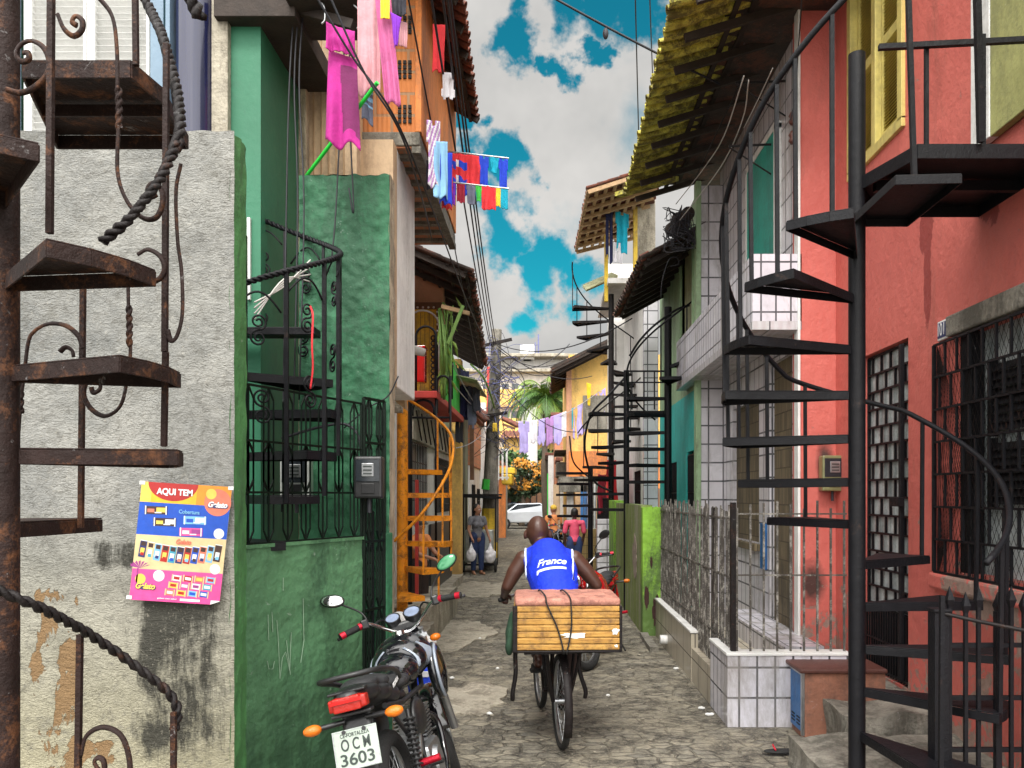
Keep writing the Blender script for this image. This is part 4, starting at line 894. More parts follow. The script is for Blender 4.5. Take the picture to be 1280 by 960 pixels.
# low wall, fence and gate along one line
A0, A1 = V((-1.64, 4.2, 0)), V((-1.07, 5.48, 0)); dA = (A1 - A0); LA = dA.length; uA = dA / LA; nA = V((uA.y, -uA.x, 0))
def ln(s_, z, o=0.): q = A0 + uA*s_ + nA*o; return V((q.x, q.y, z))
sB = 1.10
tl_ = thing('low_wall', 'scratched dark green low wall behind the parked motorcycle', 'wall', A0)
build(MB().grid(lambda u, v: ln(sB*u, 1.52*v, .006*mnoise.noise(V((u*8, v*12, 1))) + .004*mnoise.noise(V((u*25, v*36, 1)))), 90, 150), 'render_face', 'green_low', tl_, smooth=True)
mb = MB(); mb.prism([ln(0, 0, -.012), ln(sB, 0, -.012), ln(sB, 0, -.13), ln(0, 0, -.13)], (0, 0, 1.515)); mb.prism([ln(0, 1.517, .012), ln(sB + .004, 1.517, .012), ln(sB + .004, 1.517, -.135), ln(0, 1.517, -.135)], (0, 0, .02)); build(mb, 'core', 'green_low', tl_)
def lnpx(px, py, o=.012):
    k = (px - 682)/1000; s_ = (k*A0.y - A0.x)/(uA.x - k*uA.y); q = A0 + uA*s_; return ln(s_, PZ(py, q.y), o)
for stroke in ([(333, 768), (334, 800)], [(338, 765), (339, 790)], [(332, 826), (334, 836), (339, 836), (341, 826)], [(344, 775), (346, 800), (348, 848), (351, 822), (355, 815), (360, 838), (362, 790)], [(356, 800), (361, 843)], [(377, 748), (378, 800), (374, 828)], [(352, 722), (352, 738)]):
    build(MB().tube([lnpx(x_, y_) for x_, y_ in stroke], .0022, 4), 'chalk_scratch', 'chalk', tl_)
def hexgrille(mb, s0, s1, z0, z1, cw=.15, w=.008, mid=None):
    rows = [z0, *(mid or []), z1]
    for z in rows: mb.bar(ln(s0, z), ln(s1, z), w*1.3)
    for s_ in (s0, s1): mb.bar(ln(s_, z0), ln(s_, z1), w*1.6)
    n = max(1, round((s1 - s0) / cw)); cw = (s1 - s0) / n
    for za, zb in zip(rows, rows[1:]):
        k = min(.07, (zb - za)*.2)
        for i in range(n):
            c = s0 + cw*(i + .5)
            mb.bar(ln(c, za), ln(c, zb), w)
            for d in (-1, 1):
                mb.bar(ln(c, za), ln(c + d*cw*.25, za + k), w*.8); mb.bar(ln(c + d*cw*.25, za + k), ln(c + d*cw*.25, zb - k), w*.8); mb.bar(ln(c + d*cw*.25, zb - k), ln(c, zb), w*.8)
    return mb
tf = thing('metal_fence', 'thin dark fence with hexagon pattern standing on the low green wall', 'fence', A0)
build(hexgrille(MB(), .03, sB - .01, 1.54, 2.40, .157, .0095, [2.1, 1.82]), 'grille', 'iron_green', tf)
tg2 = thing('narrow_gate', 'narrow dark green hexagon pattern gate beside the low green wall', 'gate', ln(sB, 0))
build(hexgrille(MB(), sB + .015, LA - .06, .08, 2.44, .14, .013, [.55, 1.05, 1.5, 1.95, 2.15]), 'grille', 'iron_green', tg2)
mb = MB()
for i in range(14): mb.bar(ln(sB + .02, .2 + i*.105, -.02), ln(sB + .14, .2 + i*.105, -.02), .014)
mb.bar(ln(sB+.14, .1, -.02), ln(sB + .14, 1.7, -.02), .018); build(mb, 'rungs', 'iron_black', tg2)
tp = thing('gate_post', 'green rendered post at the foot of the tall green wall', 'post', ln(LA - .03, 0)); mb = MB(); mb.prism([ln(LA-.055, 0, .015), ln(LA+.02, 0, .015), ln(LA+.02, 0, -.06), ln(LA-.055, 0, -.06)], (0, 0, 1.55)); build(mb, 'shaft', 'green_wall', tp, bevel=.008)
# meters
def meter(label, x, y, z, w, h, d, m, group='electric meters'):
    t = thing('electric_meter', label, 'electric meter', (x, y, z - h/2), group=group)
    bx('case', t, m, x-w/2, x+w/2, y-d, y, z-h/2, z+h/2, .015)
    bx('window', t, 'glass_dark', x-w*.42, x+w*.42, y-d-.006, y-d-.001, z-h*.1, z+h*.42, .004)
    bx('dial', t, 'alloy', x-w*.2, x+w*.22, y-d-.012, y-d-.007, z+h*.02, z+h*.33, .003)
    mb = MB()
    for i in range(3): mb.box(x-w*.14, x+w*.16, y-d-.016, y-d-.0125, z+h*(.07 + i*.085), z+h*(.10 + i*.085))
    build(mb, 'register', 'ink_dark', t); bx('seal_panel', t, 'black_plastic', x-w*.22, x+w*.24, y-d-.008, y-d-.001, z-h*.38, z-h*.14, .003)
    build(MB().cyl((x, y-d*.5, z-h/2-.09), (x, y-d*.5, z-h/2), .013, 10), 'conduit', 'cable_black', t, auto=40)
    return t
meter('glass fronted electric meter on the tall green wall behind the hexagon fence', PX(463, 5.15), 5.17, PZ(597, 5.15), .18, .27, .1, 'black_plastic')
meter('grey electric meter half hidden behind the treads of the black scrolled stair', PX(368, 5.3), 5.4, PZ(598, 5.35), .2, .28, .1, 'steel_sheet')
# green house spiral stair
c = (-1.88, 4.92); Rr = .60
gs = thing('spiral_staircase', 'black spiral stair with scrolls and a twisted rail against the green walls', 'spiral staircase', (c[0], c[1], 0), group='spiral staircases')
build(MB().cyl((c[0], c[1], 0), (c[0], c[1], 3.4), .045, 20), 'pole', 'iron_black', gs, auto=40)
for a, z in ((-38, 1.80), (-14, 2.06), (8, 2.32), (52, 2.56), (-62, 1.54), (-90, 1.28)): build(wedge(c, .03, Rr*.98, a-17, a+17, z, lip=.045), 'tread', 'iron_black', gs)
zr = lambda a: 3.27 + a*(.0045 if a > 0 else .0046)
pts = [pol(c, Rr, a, zr(a)) for a in range(-110, 128, 6)]
build(MB().twist(pts, .011, .07), 'handrail', 'iron_black', gs, smooth=True)
for a, zl in ((-108, 1.55), (-72, 1.6), (-45, 1.76), (-18, 1.8), (2, 2.05), (20, 2.3), (50, 2.5), (82, 2.7), (112, 2.9)):
    build(MB().bar(pol(c, Rr, a, zl), pol(c, Rr, a, zr(a) - .01), .022 if a in (-18, 2, -45) else .017), 'baluster', 'iron_black', gs)
def scr(mb, c, a, z, da, r=.05, up=1, w=.006):
    """an S of two curls between two balusters, bent round the stair"""
    n = 30; pts = []
    for i in range(n+1):
        t_ = i/n; an = -pi/2 + 3.4*pi*t_; q = r*(1 - .78*t_); pts.append((q*cos(an), q*sin(an)))
    k = (57.3/ Rr)
    mb.tube([pol(c, Rr, a + p[0]*k*up, z + r + p[1]) for p in pts], w, 6); mb.tube([pol(c, Rr, a - p[0]*k*up, z - r - p[1]) for p in pts], w, 6)
for a, dz in ((-92, .25), (-60, .28), (-32, .3), (10, .35), (36, .3), (66, .3), (96, .3)):
    sc_ = MB(); scr(sc_, c, a, zr(a) - dz, 20, .045); build(sc_, 'scroll', 'iron_black', gs, smooth=True); sc_ = MB(); scr(sc_, c, a + 2, zr(a) - dz - .42, 20, .05, -1); build(sc_, 'scroll', 'iron_black', gs, smooth=True)
for a in (-92, -60, -32, 10, 36, 66, 96): build(MB().tube([pol(c, Rr, a - 12 + 24*i/12, zr(a) - .07 - .1*(1 - sin(pi*i/12))) for i in range(13)], .006, 6), 'arch', 'iron_black', gs, smooth=True)
bx('landing', gs, 'iron_black', -2.35, -1.5, 5.2, 5.34, 2.85, 2.9)
rp = MB().tube(curve_pts([P(388, 383, 4.6), P(391, 395, 4.55), P(390, 430, 4.5), P(391, 460, 4.5), P(388, 486, 4.5)], 6), .006, 6); tag(build(rp, 'cord', 'cloth_red', None, smooth=True), 'red cord tied round a baluster of the black scrolled stair', 'cord')
rd = MB()
for i in range(4): rd.tube(curve_pts([P(318, 378 + i*7, 4.6), P(355, 358 - i*3, 4.8), P(388, 325 + i*9, 5.1)], 6), .005, 6)
tag(build(rd, 'rods', 'rope_pale', None, smooth=True), 'pale rods stuck through the rail of the black scrolled stair', 'rods')
for i, (x1, x2, y2) in enumerate(((366, 352, 640), (372, 366, 560), (378, 374, 500), (432, 414, 330), (440, 436, 235))):
    cable('dark wire number %s hanging down in the corner of the green walls' % ('one two three four five'.split()[i]) if False else 'dark wire hanging down in the corner of the green walls', curve_pts([P(x1 + 4, -20, 5.44), P(x1 - 4, 100, 5.42), P(x2 + 6, 260, 5.42), P(x2, y2, 5.42)], 6), .006, 'cable_black', name='hanging_wire', group='wires hanging in the green corner')
cable('thick black conduit loop over the hexagon fence to the meter', curve_pts([P(352, 548, 5.4), P(395, 535, 5.4), P(430, 530, 5.4), P(448, 545, 5.38), P(452, 575, 5.36)], 6), .010, 'cable_black', name='conduit', group=None)
cable('dark wire rising to the right across the tall green wall', curve_pts([P(430, 535, 5.42), P(460, 510, 5.42), P(485, 495, 5.42), P(498, 470, 5.4)], 6), .005, 'cable_black', name='wire', group=None)
# ---- near rusty stair
c = (-1.56, 2.3); Rr = .47
ns = thing('spiral_staircase', 'rusty brown spiral stair with thick pole in front of the mouldy wall', 'spiral staircase', (c[0], c[1], 0), group='spiral staircases')
build(MB().cyl((c[0], c[1], 0), (c[0], c[1], 4.2), .042, 28), 'pole', 'iron_rust', ns, auto=40)
for a, z in ((106, 1.72), (30, 1.935), (-4, 2.17), (-26, 2.43), (-66, 2.66), (-118, 2.9)): build(wedge(c, .04, Rr, a-19, a+19, z, t=.005, lip=.042), 'tread', 'iron_rust', ns, bevel=.0015)
mb = MB(); poly = [V((-1.60, 2.45, 3.13)), V((-1.27, 2.45, 3.13)), V((-1.25, 2.62, 3.13)), V((-1.32, 2.95, 3.13)), V((-1.8, 2.95, 3.13))]
mb.prism(poly, (0, 0, .006))
for p, q in zip(poly, poly[1:] + poly[:1]): mb.bar(p - V((0, 0, .026)), q - V((0, 0, .026)), .008, .05)
mb.bar(V((-1.7, 2.7, 3.1)), V((-1.29, 2.7, 3.1)), .01, .04); build(mb, 'landing', 'iron_rust', ns, bevel=.0015)
def npx(px, py, D=2.3): return P(px, py, D)
bal = [((64, -10, 2.1), (62, 292, 2.1)), ((208, 55, 2.4), (206, 440, 2.35)), ((104, 348, 2.6), (101, 660, 2.62)), ((207, 440, 2.35), (205, 558, 2.4)), ((169, -10, 2.45), (170, 82, 2.45)), ((100, 793, 2.3), (97, 990, 2.3)), ((217, 890, 2.42), (217, 1010, 2.42))]
for (a, b, d1), (e, f, d2) in bal: build(MB().bar(P(a, b, d1), P(e, f, d2), .0155), 'baluster', 'iron_rust', ns, bevel=.001)
def scrollpx(pts, D, w=.0052, k=8): return curve_pts([P(x_, y_, D if not isinstance(D, list) else D[i]) for i, (x_, y_) in enumerate(pts)], k)
for pts, D in (([(122, -5), (140, 20), (146, 60), (147, 120), (148, 160), (147, 215), (158, 250), (178, 272), (195, 272), (203, 255), (202, 238), (192, 228), (184, 236), (188, 246), (196, 243)], 2.3),
               ([(72, 18), (80, 36), (92, 45), (102, 38), (103, 26), (95, 20), (90, 27), (96, 32)], 2.2), ([(8, 112), (25, 116), (42, 110), (58, 95), (62, 78), (55, 60), (40, 51), (26, 56), (20, 68), (27, 77), (36, 74), (35, 66), (29, 66)], 2.15),
               ([(226, 205), (220, 240), (222, 300), (227, 340), (228, 390), (222, 418), (214, 426), (209, 412)], 2.35), ([(160, 348), (161, 400), (163, 440), (158, 480), (150, 508), (132, 520), (115, 512), (105, 495), (107, 480), (115, 473), (124, 476), (125, 486), (117, 491), (114, 484)], 2.5),
               ([(22, 560), (26, 500), (30, 470), (35, 430), (42, 415), (60, 405), (82, 407), (98, 420), (104, 436)], 2.5), ([(180, 345), (188, 352), (200, 348), (206, 335), (200, 320), (185, 312), (172, 318)], 2.35),
               ([(75, 440), (82, 434), (90, 438), (92, 446)], 2.5), ([(101, 945), (108, 920), (128, 909), (150, 918), (161, 945), (164, 990)], 2.3), ([(131, 968), (122, 960), (118, 952), (123, 947), (130, 953), (131, 980)], 2.3)):
    build(MB().tube(scrollpx(pts, D), .0055, 6, flat=1.5), 'scroll', 'iron_rust', ns, smooth=True)
for x_, y_, h_ in ((149, 135, 26), (162, 408, 26), (26, 492, 24)): build(MB().twist([P(x_ - .5, y_ - h_, 2.3 if x_ == 149 else 2.5), P(x_, y_ + h_, 2.3 if x_ == 149 else 2.5)], .006, .05, off=.005), 'twisted_bar', 'iron_rust', ns, smooth=True)
build(MB().twist(curve_pts([P(174, -14, 2.75), P(188, 12, 2.72), P(203, 45, 2.6), P(214, 85, 2.5), P(222, 120, 2.42), P(225, 165, 2.32), P(215, 195, 2.3)], 6), .0105, .07), 'handrail', 'iron_dark', ns, smooth=True)
build(MB().twist(curve_pts([P(224, 168, 2.32), P(205, 215, 2.25), P(185, 245, 2.22), P(160, 275, 2.2), P(128, 302, 2.2)], 6), .009, .06), 'handrail', 'iron_dark', ns, smooth=True)
build(MB().twist(curve_pts([P(-30, 728, 2.0), P(0, 739, 2.05), P(40, 755, 2.1), P(80, 775, 2.2), P(115, 795, 2.3), P(155, 822, 2.38), P(190, 848, 2.42), P(212, 868, 2.45), P(222, 888, 2.45), P(218, 912, 2.43)], 6), .0092, .075), 'handrail', 'iron_dark', ns, smooth=True)
ch = MB().twist([P(236, -10, 2.9), P(250, 22, 2.9)], .016, .08); build(ch, 'handrail', 'iron_dark', ns, smooth=True)
# ================================================================ left side, further
hb = thing('house', 'house with pale planks and a big orange brick upper floor jutting over the street', 'house', (-2.2, 6, 0))
w_ = MB(); wallX(w_, -1.75, -1.6, 6.47, 7.0, 0, 7.4); wallY(w_, 6.35, 6.47, -1.93, -1.5, 0, 7.4); build(w_, 'plank_wall', 'beige_wall', hb)
bx('corner_post', hb, 'cream_edge', -2.0, -1.87, 6.25, 6.34, 0, 7.4, .01)
mb = MB()
for i in range(6): mb.box(-1.84 + i*.06 - .004, -1.84 + i*.06 + .004, 6.335, 6.349, 2, 7.4)
for y_ in (6.55, 6.8): mb.box(-1.599, -1.585, y_-.01, y_+.01, 2, 7.4)
build(mb, 'board_strips', 'wood_pale', hb)
w_ = MB(); wallX(w_, -1.6, -1.3, 7.0, 7.95, 2.75, 4.84); build(w_, 'white_wall', 'white_bright', hb, bevel=.01); w_ = MB(); wallY(w_, 6.82, 6.999, -1.599, -1.3, 2.75, 4.84); build(w_, 'plank_return', 'beige_wall', hb)
bx('floor_slab', hb, 'concrete', -2.6, -1.1, 6.98, 9.75, 4.86, 4.98, .01)
sb = MB()
for i in range(9): sb.box(-1.75, -1.12, 7.12 + i*.29, 7.2 + i*.29, 4.81, 4.858)
sb.box(-1.17, -1.09, 6.99, 9.74, 4.80, 4.858); build(sb, 'soffit_beams', 'concrete', hb); bx('soffit', hb, 'brick_far', -1.85, -1.17, 7.0, 9.7, 4.845, 4.859, 0)
wallY(w_ := MB(), 7.0, 7.19, -2.6, -1.1, 4.98, 8.0); wallX(w_, -1.29, -1.1, 7.19, 9.7, 4.98, 8.0, [(7.9, 8.8, 5.9, 7.1)]); build(w_, 'brick_wall', 'brick_hollow', hb)
bx('render_strip', hb, 'orange_wall', -1.14, -1.085, 6.985, 9.7, 4.98, 8.0, .006)
mb = MB()
for i in range(8):
    z_ = 5.06 + i*.39
    for r_ in range(4):
        for q_ in range(3): mb.box(-1.29 + q_*.045, -1.262 + q_*.045, 6.985, 6.999, z_ + r_*.042, z_ + .03 + r_*.042)
build(mb, 'brick_holes', 'gap_dark', hb)  # dark raised blocks paint the shade inside the hollow bricks
rf = build(barrel_roof(MB(), (-.74, 6.2, 6.3), (-.84, 9.6, 6.3), (-1.75, 6.2, 6.85), (-1.75, 9.6, 6.85), 22, 5), 'roof', 'roof_red', hb)
mb = MB()
for i in range(8): mb.bar((-.8, 6.3 + i*.46, 6.27), (-1.7, 6.3 + i*.46, 6.77), .05, .07)
for i in range(4): mb.bar((-.88 - i*.22, 6.2, 6.30 + i*.12), (-.9 - i*.22, 9.6, 6.30 + i*.12), .04, .03)
build(mb, 'rafters', 'wood_dark', rf)
bx('ceiling_boards', rf, 'roof_dark', -1.72, -1.1, 6.2, 9.6, 6.62, 6.63, 0)
# balcony slab in front of the clothes, upper left
cnp = thing('clothes_hook_bar', 'dark beam with hooks above the magenta cloth', 'beam', P(395, 20, 5.3)); build(MB().bar(P(372, 12, 5.4), P(442, 32, 5.3), .05, .06), 'beam', 'wood_dark', cnp); 
mb = MB()
for x_, y_ in ((402, 8), (446, 14)): mb.tube(curve_pts([P(x_, y_ + 22, 5.25), P(x_ + 4, y_ + 16, 5.25), P(x_ + 3, y_, 5.25), P(x_ - 4, y_ - 8, 5.25)], 5), .006, 6)
build(mb, 'hooks', 'alloy', cnp, smooth=True)
bx('canopy', thing('porch_canopy', 'dark canopy edge above the magenta cloth and the green corner', 'canopy', P(390, 0, 5.0)), 'wood_dark', -1.7, -1.15, 5.2, 5.7, PZ(8, 5.3), PZ(-25, 5.3))
# broom
t = thing('broom', 'bright green broom handle leaning out above the tall green wall', 'broom', P(383, 220, 5.5)); build(MB().cyl(P(383, 220, 5.5), P(472, 103, 5.0), .0125, 12), 'handle', 'broom_green', t, auto=40)
# laundry above
C_ = cloth
C_('hanging_cloth', 'magenta cloth bundled over the dark beam, upper part', P(408, 28, 5.0), P(444, 40, 5.0), .16, 'cloth_magenta', seed=1, fold=.02)
C_('hanging_dress', 'long magenta lace dress hanging in front of the pale planks', P(411, 62, 5.05), P(446, 74, 5.05), .58, 'cloth_magenta', seed=2, fold=.04, nf=2, taper=-.25, mats=['cloth_magenta', 'cloth_plum'], stripes=lambda u, v: 1 if .42 + .1*v < u and .12 < v < .78 + .1*u else 0)
C_('hanging_towel', 'pale pink long towel hanging left of the orange bricks', P(447, -14, 5.2), P(476, -12, 5.2), .66, 'cloth_pale_pink', seed=3, fold=.022, nf=3)
C_('hanging_towel', 'pink fringed towel hanging in front of the orange bricks', P(468, -12, 5.15), P(488, -12, 5.15), .76, 'cloth_pink', seed=4, fold=.022, nf=3, lean=(.07, 0, 0))
C_('hanging_bag', 'lilac and grey cloth hanging below the pale pink towel', P(452, 88, 5.3), P(466, 90, 5.3), .34, 'cloth_slate', seed=5, nf=2, mats=['cloth_slate', 'cloth_sky'], stripes=lambda u, v: int(v*14) % 2 if v < .7 else 0)
C_('hanging_shorts', 'small yellow shorts at the top of the pink laundry', P(476, -4, 5.1), P(487, -4, 5.1), .14, 'cloth_yellow', 'shorts', seed=6, fold=.01)
C_('hanging_vest', 'small purple top beside the yellow shorts', P(488, 15, 5.1), P(502, 22, 5.1), .2, 'cloth_purple', 'strap', seed=7, fold=.012, taper=.5)
C_('hanging_vest', 'dark blouse high among the pink laundry', P(490, -10, 5.15), P(508, -8, 5.15), .14, 'cloth_dark', seed=8, fold=.015)
C_('hanging_blouse', 'salmon blouse beside the small purple top', P(498, 25, 5.2), P(509, 29, 5.2), .16, 'cloth_pale_pink', seed=9, fold=.012)
tag(build(MB().tube([P(400, -16, 5.1), P(515, -16, 5.1)], .004, 6), 'clothesline', 'rope_pale', None), 'line carrying the pink laundry in front of the bricks', 'clothesline')
# bundle beside the brick wall and flags line
for i, (x_, y_, w__, h_, m_, lb) in enumerate(((536, 30, 12, .5, 'cloth_red', 'red cloth by the dark window of the brick floor'), (546, 90, 14, .3, 'cloth_white', 'white top hanging high by the brick corner'), (528, 150, 14, .7, 'cloth_mauve', 'striped red and white shirt low on the brick corner'),
        (537, 176, 14, .6, 'cloth_sky', 'light blue towel hanging beside the striped shirt'), (545, 190, 12, .55, 'cloth_royal', 'blue cloth hanging under the brick corner'), (528, 200, 12, .32, 'cloth_dark', 'black garment at the brick corner'), (548, 205, 10, .48, 'cloth_red', 'red shorts lowest at the brick corner'))):
    C_('hanging_garment', lb, P(x_ + 5, y_, 7.0 + i*.05), P(x_ + 5 + w__*1.25, y_ + 1, 7.1 + i*.05), h_*.85, m_, ['towel', 'shirt', 'tee', 'towel', 'towel', 'trousers', 'shorts'][i], seed=20+i, fold=.03, nf=2, mats=[m_, 'cloth_white'], stripes=(lambda u, v: int((u + v*1.5)*7) % 2) if i in (1, 2) else None, group='clothes at the brick corner')
for y_, z_ in ((8.0, 188), (7.7, 226)):
    tag(build(MB().cyl(P(548, z_, y_), P(636, z_ + 10, y_), .009, 8), 'clothes_pole', 'alloy', None), ('upper' if z_ < 200 else 'lower') + ' thin pole sticking out of the brick house with clothes', 'pole')
flag = lambda u, v: 0 if v < .18 or (.4 < v < .6) else (1 if (v < .4 or v > .6) and u > .25 else 2)
for i, (x_, w__, h_, m_, ms, st, kd, lb) in enumerate(((552, 18, .4, 'cloth_red', ['cloth_red', 'cloth_royal', 'cloth_white'], flag, 'towel', 'red and blue striped shirt first on the upper pole'), (570, 14, .38, 'cloth_royal', ['cloth_red', 'cloth_royal', 'cloth_white'], flag, 'towel', 'blue striped cloth second on the upper pole'),
        (583, 18, .34, 'cloth_red', None, None, 'towel', 'plain red cloth on the upper pole'), (599, 12, .3, 'cloth_royal', None, None, 'tee', 'blue tee shirt in the middle of the upper pole'), (612, 12, .16, 'cloth_teal', None, None, 'strap', 'small teal cloth on the upper pole'), (623, 12, .33, 'cloth_royal', None, None, 'tee', 'blue shirt at the tip of the upper pole'))):
    C_('hanging_garment', lb, P(x_, 188 + (x_ - 548)*.11, 8.0), P(x_ + w__, 190 + (x_ + w__ - 548)*.11, 8.0), h_, m_, kd, seed=40+i, fold=.02, nf=2, mats=ms, stripes=st, group='clothes on the brick house poles')
for i, (x_, w__, h_, m_, kd, lb) in enumerate(((553, 16, .22, 'cloth_purple', 'shorts', 'purple shorts on the lower pole'), (571, 10, .2, 'cloth_maroon', 'towel', 'maroon strip on the lower pole'), (583, 12, .2, 'cloth_slate', 'tee', 'grey top on the lower pole'), (594, 9, .16, 'cloth_green', 'strap', 'small green cloth on the lower pole'), (602, 18, .22, 'cloth_red', 'towel', 'coral towel on the lower pole'), (619, 7, .18, 'cloth_yellow', 'towel', 'yellow strip on the lower pole'), (626, 9, .2, 'cloth_teal', 'towel', 'blue green strip at the tip of the lower pole'))):
    C_('hanging_garment', lb, P(x_, 225 + (x_ - 548)*.11, 7.7), P(x_ + w__, 226 + (x_ + w__ - 548)*.11, 7.7), h_, m_, kd, seed=60+i, fold=.02, nf=2, group='clothes on the brick house poles')
# ---- house with the orange stair
ho = thing('house', 'house with a yellow upstairs door, dark tiled roof and a tall yellow pillar', 'house', (-2.5, 12, 0))
w_ = MB(); wallX(w_, -2.2, -1.98, 7.95, 17.2, 0, 3.2, [(9.2, 10.6, .15, 2.3), (11.6, 13.2, 1.45, 2.6), (14.2, 16.2, 1.5, 2.5), (13.6, 16.4, .1, 1.3)]); build(w_, 'street_wall', 'white_wall', ho)
w_ = MB(); wallY(w_, 12.7, 12.9, -3.4, -1.62, 3.3, 5.3, [(-2.14, -1.72, 3.35, 4.75)]); wallX(w_, -2.8, -2.6, 7.95, 12.7, 3.2, 5.4); build(w_, 'upper_wall', 'salmon_wall', ho)
bx('upper_floor', ho, 'red_wall', -2.6, -1.55, 11.4, 15.2, 3.2, 3.3, .01)
d_ = bx('door', ho, 'yellow_paint', -2.14, -1.72, 12.64, 12.68, 3.35, 4.75)
mb = MB()
for i in range(6): mb.box(-2.12 + i*.07, -2.114 + i*.07, 12.63, 12.639, 3.4, 4.7)
build(mb, 'boards', 'wood_brown', d_)
mb = MB().box(-2.2, -2.14, 12.6, 12.69, 3.3, 4.84).box(-1.72, -1.64, 12.6, 12.69, 3.3, 4.84).box(-2.2, -1.64, 12.595, 12.69, 4.75, 4.85); build(mb, 'door_frame', 'maroon_trim' if 'maroon_trim' in MT else 'wood_brown', ho)
mb = MB()
for i in range(14):
    for s_ in (-1, 1): mb.ell((-1.93 + s_*.225, 12.59, 3.4 + i*.1), .018, 8, 6)
for i in range(5): mb.ell((-2.1 + i*.085, 12.59, 4.77), .018, 8, 6)
build(mb, 'white_trim', 'white_paint', ho, smooth=True)
mb = MB()
for i in range(11):
    for q in range(3): mb.torus((-1.74 + q*.06, 12.4, 3.4 + i*.085), (0, 1, 0), .035, .013, 10, 6)
build(mb, 'openwork_screen', 'wood_dark', ho, smooth=True)
gp = thing('board', 'bright green board standing on the upper balcony', 'board', (-1.8, 13, 3.3)); build(MB().prism([(-1.60, 12.5, 3.3), (-1.60, 14.6, 3.3), (-1.60, 14.6, 3.9), (-1.60, 12.6, 4.5)], (.03, 0, 0)), 'panel', 'stalk_green' if False else 'cloth_green', gp)
t = thing('crate', 'red plastic crate behind the balcony railing by the yellow door', 'crate', (-2.2, 12.2, 3.3)); bx('body', t, 'red_plastic', -1.99, -1.8, 11.9, 12.15, 3.5, 4.0, .03); bx('rim', t, 'red_plastic', -2.0, -1.79, 11.88, 12.17, 4.0, 4.04, .01)
rl = thing('balcony_railing', 'black balcony railing with round arches in front of the yellow door', 'railing', (-1.9, 11.5, 3.3)); mb = MB()
def arch(mb, x0, x1, y, z0, z1, r): 
    c_ = (x0+x1)/2; h_ = (x1-x0)/2; mb.tube([V((x0, y, z0))] + [V((c_ - h_*cos(pi*i/12), y, z1 - h_ + h_*sin(pi*i/12))) for i in range(13)] + [V((x1, y, z0))], r, 7)
arch(mb, PX(520, 11.5), PX(545, 11.5), 11.5, 3.3, PZ(408, 11.5), .018); arch(mb, PX(547, 12.4), PX(565, 12.4), 12.4, 3.3, PZ(430, 12.4), .018); arch(mb, PX(545, 11.5), PX(563, 11.7), 11.6, 3.0, PZ(470, 11.6), .018); arch(mb, PX(516, 11.5), PX(543, 11.5), 11.48, 2.95, PZ(500, 11.5), .018)
for x_ in (545, 563): mb.bar(P(x_, 470, 11.5), P(x_, 700, 11.5), .03)
mb.bar(P(510, 522, 11.5), P(563, 522, 11.5), .03); build(mb, 'arches', 'iron_black', rl, smooth=True)
mb = MB()
arch(mb, PX(508, 12), PX(549, 12), 12.0, 3.3, PZ(388, 12), .015); build(mb, 'white_hoop', 'rope_pale', rl, smooth=True)
tpo = thing('post', 'black pipe post with a white rag roll tied to it', 'post', (PX(511, 9.6), 9.6, 0)); build(MB().cyl((PX(511, 9.6), 9.6, 0), P(511, 370, 9.6), .042, 16), 'pipe', 'iron_black', tpo, auto=40)
rr_ = MB().tube([P(497, 432, 9.3), P(505, 434, 9.3), P(520, 438, 9.3), P(531, 441, 9.3)], [.045, .05, .055, .045], 12); tag(build(rr_, 'rag_roll', 'rope_pale', None, smooth=True), 'rolled white rag tied across the black pipe post', 'rag')
rf = build(barrel_roof(MB(), (-1.06, 11.2, 4.95), (-1.38, 18.2, 4.75), (-2.9, 11.2, 5.75), (-2.9, 18.2, 5.55), 34, 8), 'roof', 'roof_dark', ho)
mb = MB()
for i in range(14): f = i/13; mb.bar(V((-1.12, 11.25, 4.9)).lerp(V((-1.42, 18.15, 4.7)), f), V((-2.9, 11.25, 5.68)).lerp(V((-2.9, 18.15, 5.48)), f), .05, .08)
for i in range(7): f = i/7; mb.bar(V((-1.12, 11.2, 4.94)).lerp(V((-2.9, 11.2, 5.72)), f), V((-1.42, 18.2, 4.74)).lerp(V((-2.9, 18.2, 5.52)), f), .04, .03)
build(mb, 'rafters', 'wood_dark', rf)
mb = MB(); rnd = random.Random(4)
for i in range(60): f = rnd.random(); q = V((-1.05, 11.2, 4.96)).lerp(V((-1.37, 18.2, 4.76)), f); mb.ell(q + V((rnd.uniform(-.02, .03), 0, rnd.uniform(-.02, .03))), rnd.uniform(.03, .055), 7, 5)
tag(build(mb, 'broken_tile_ends', 'roof_red', rf), kind='stuff')
yp = bx('pillar', ho, 'yellow_wall', -2.04, -1.78, 16.9, 17.2, 0, 4.7, .015)
ins = MB(); ins.box(-3.6, -2.25, 8, 17, -.02, -.005); build(ins, 'inner_floor', 'concrete', ho); bx('inner_wall', ho, 'gap_dark', -3.7, -3.6, 8, 17, 0, 3.2, 0)  # inner wall near-black, so the unlit room is painted dark
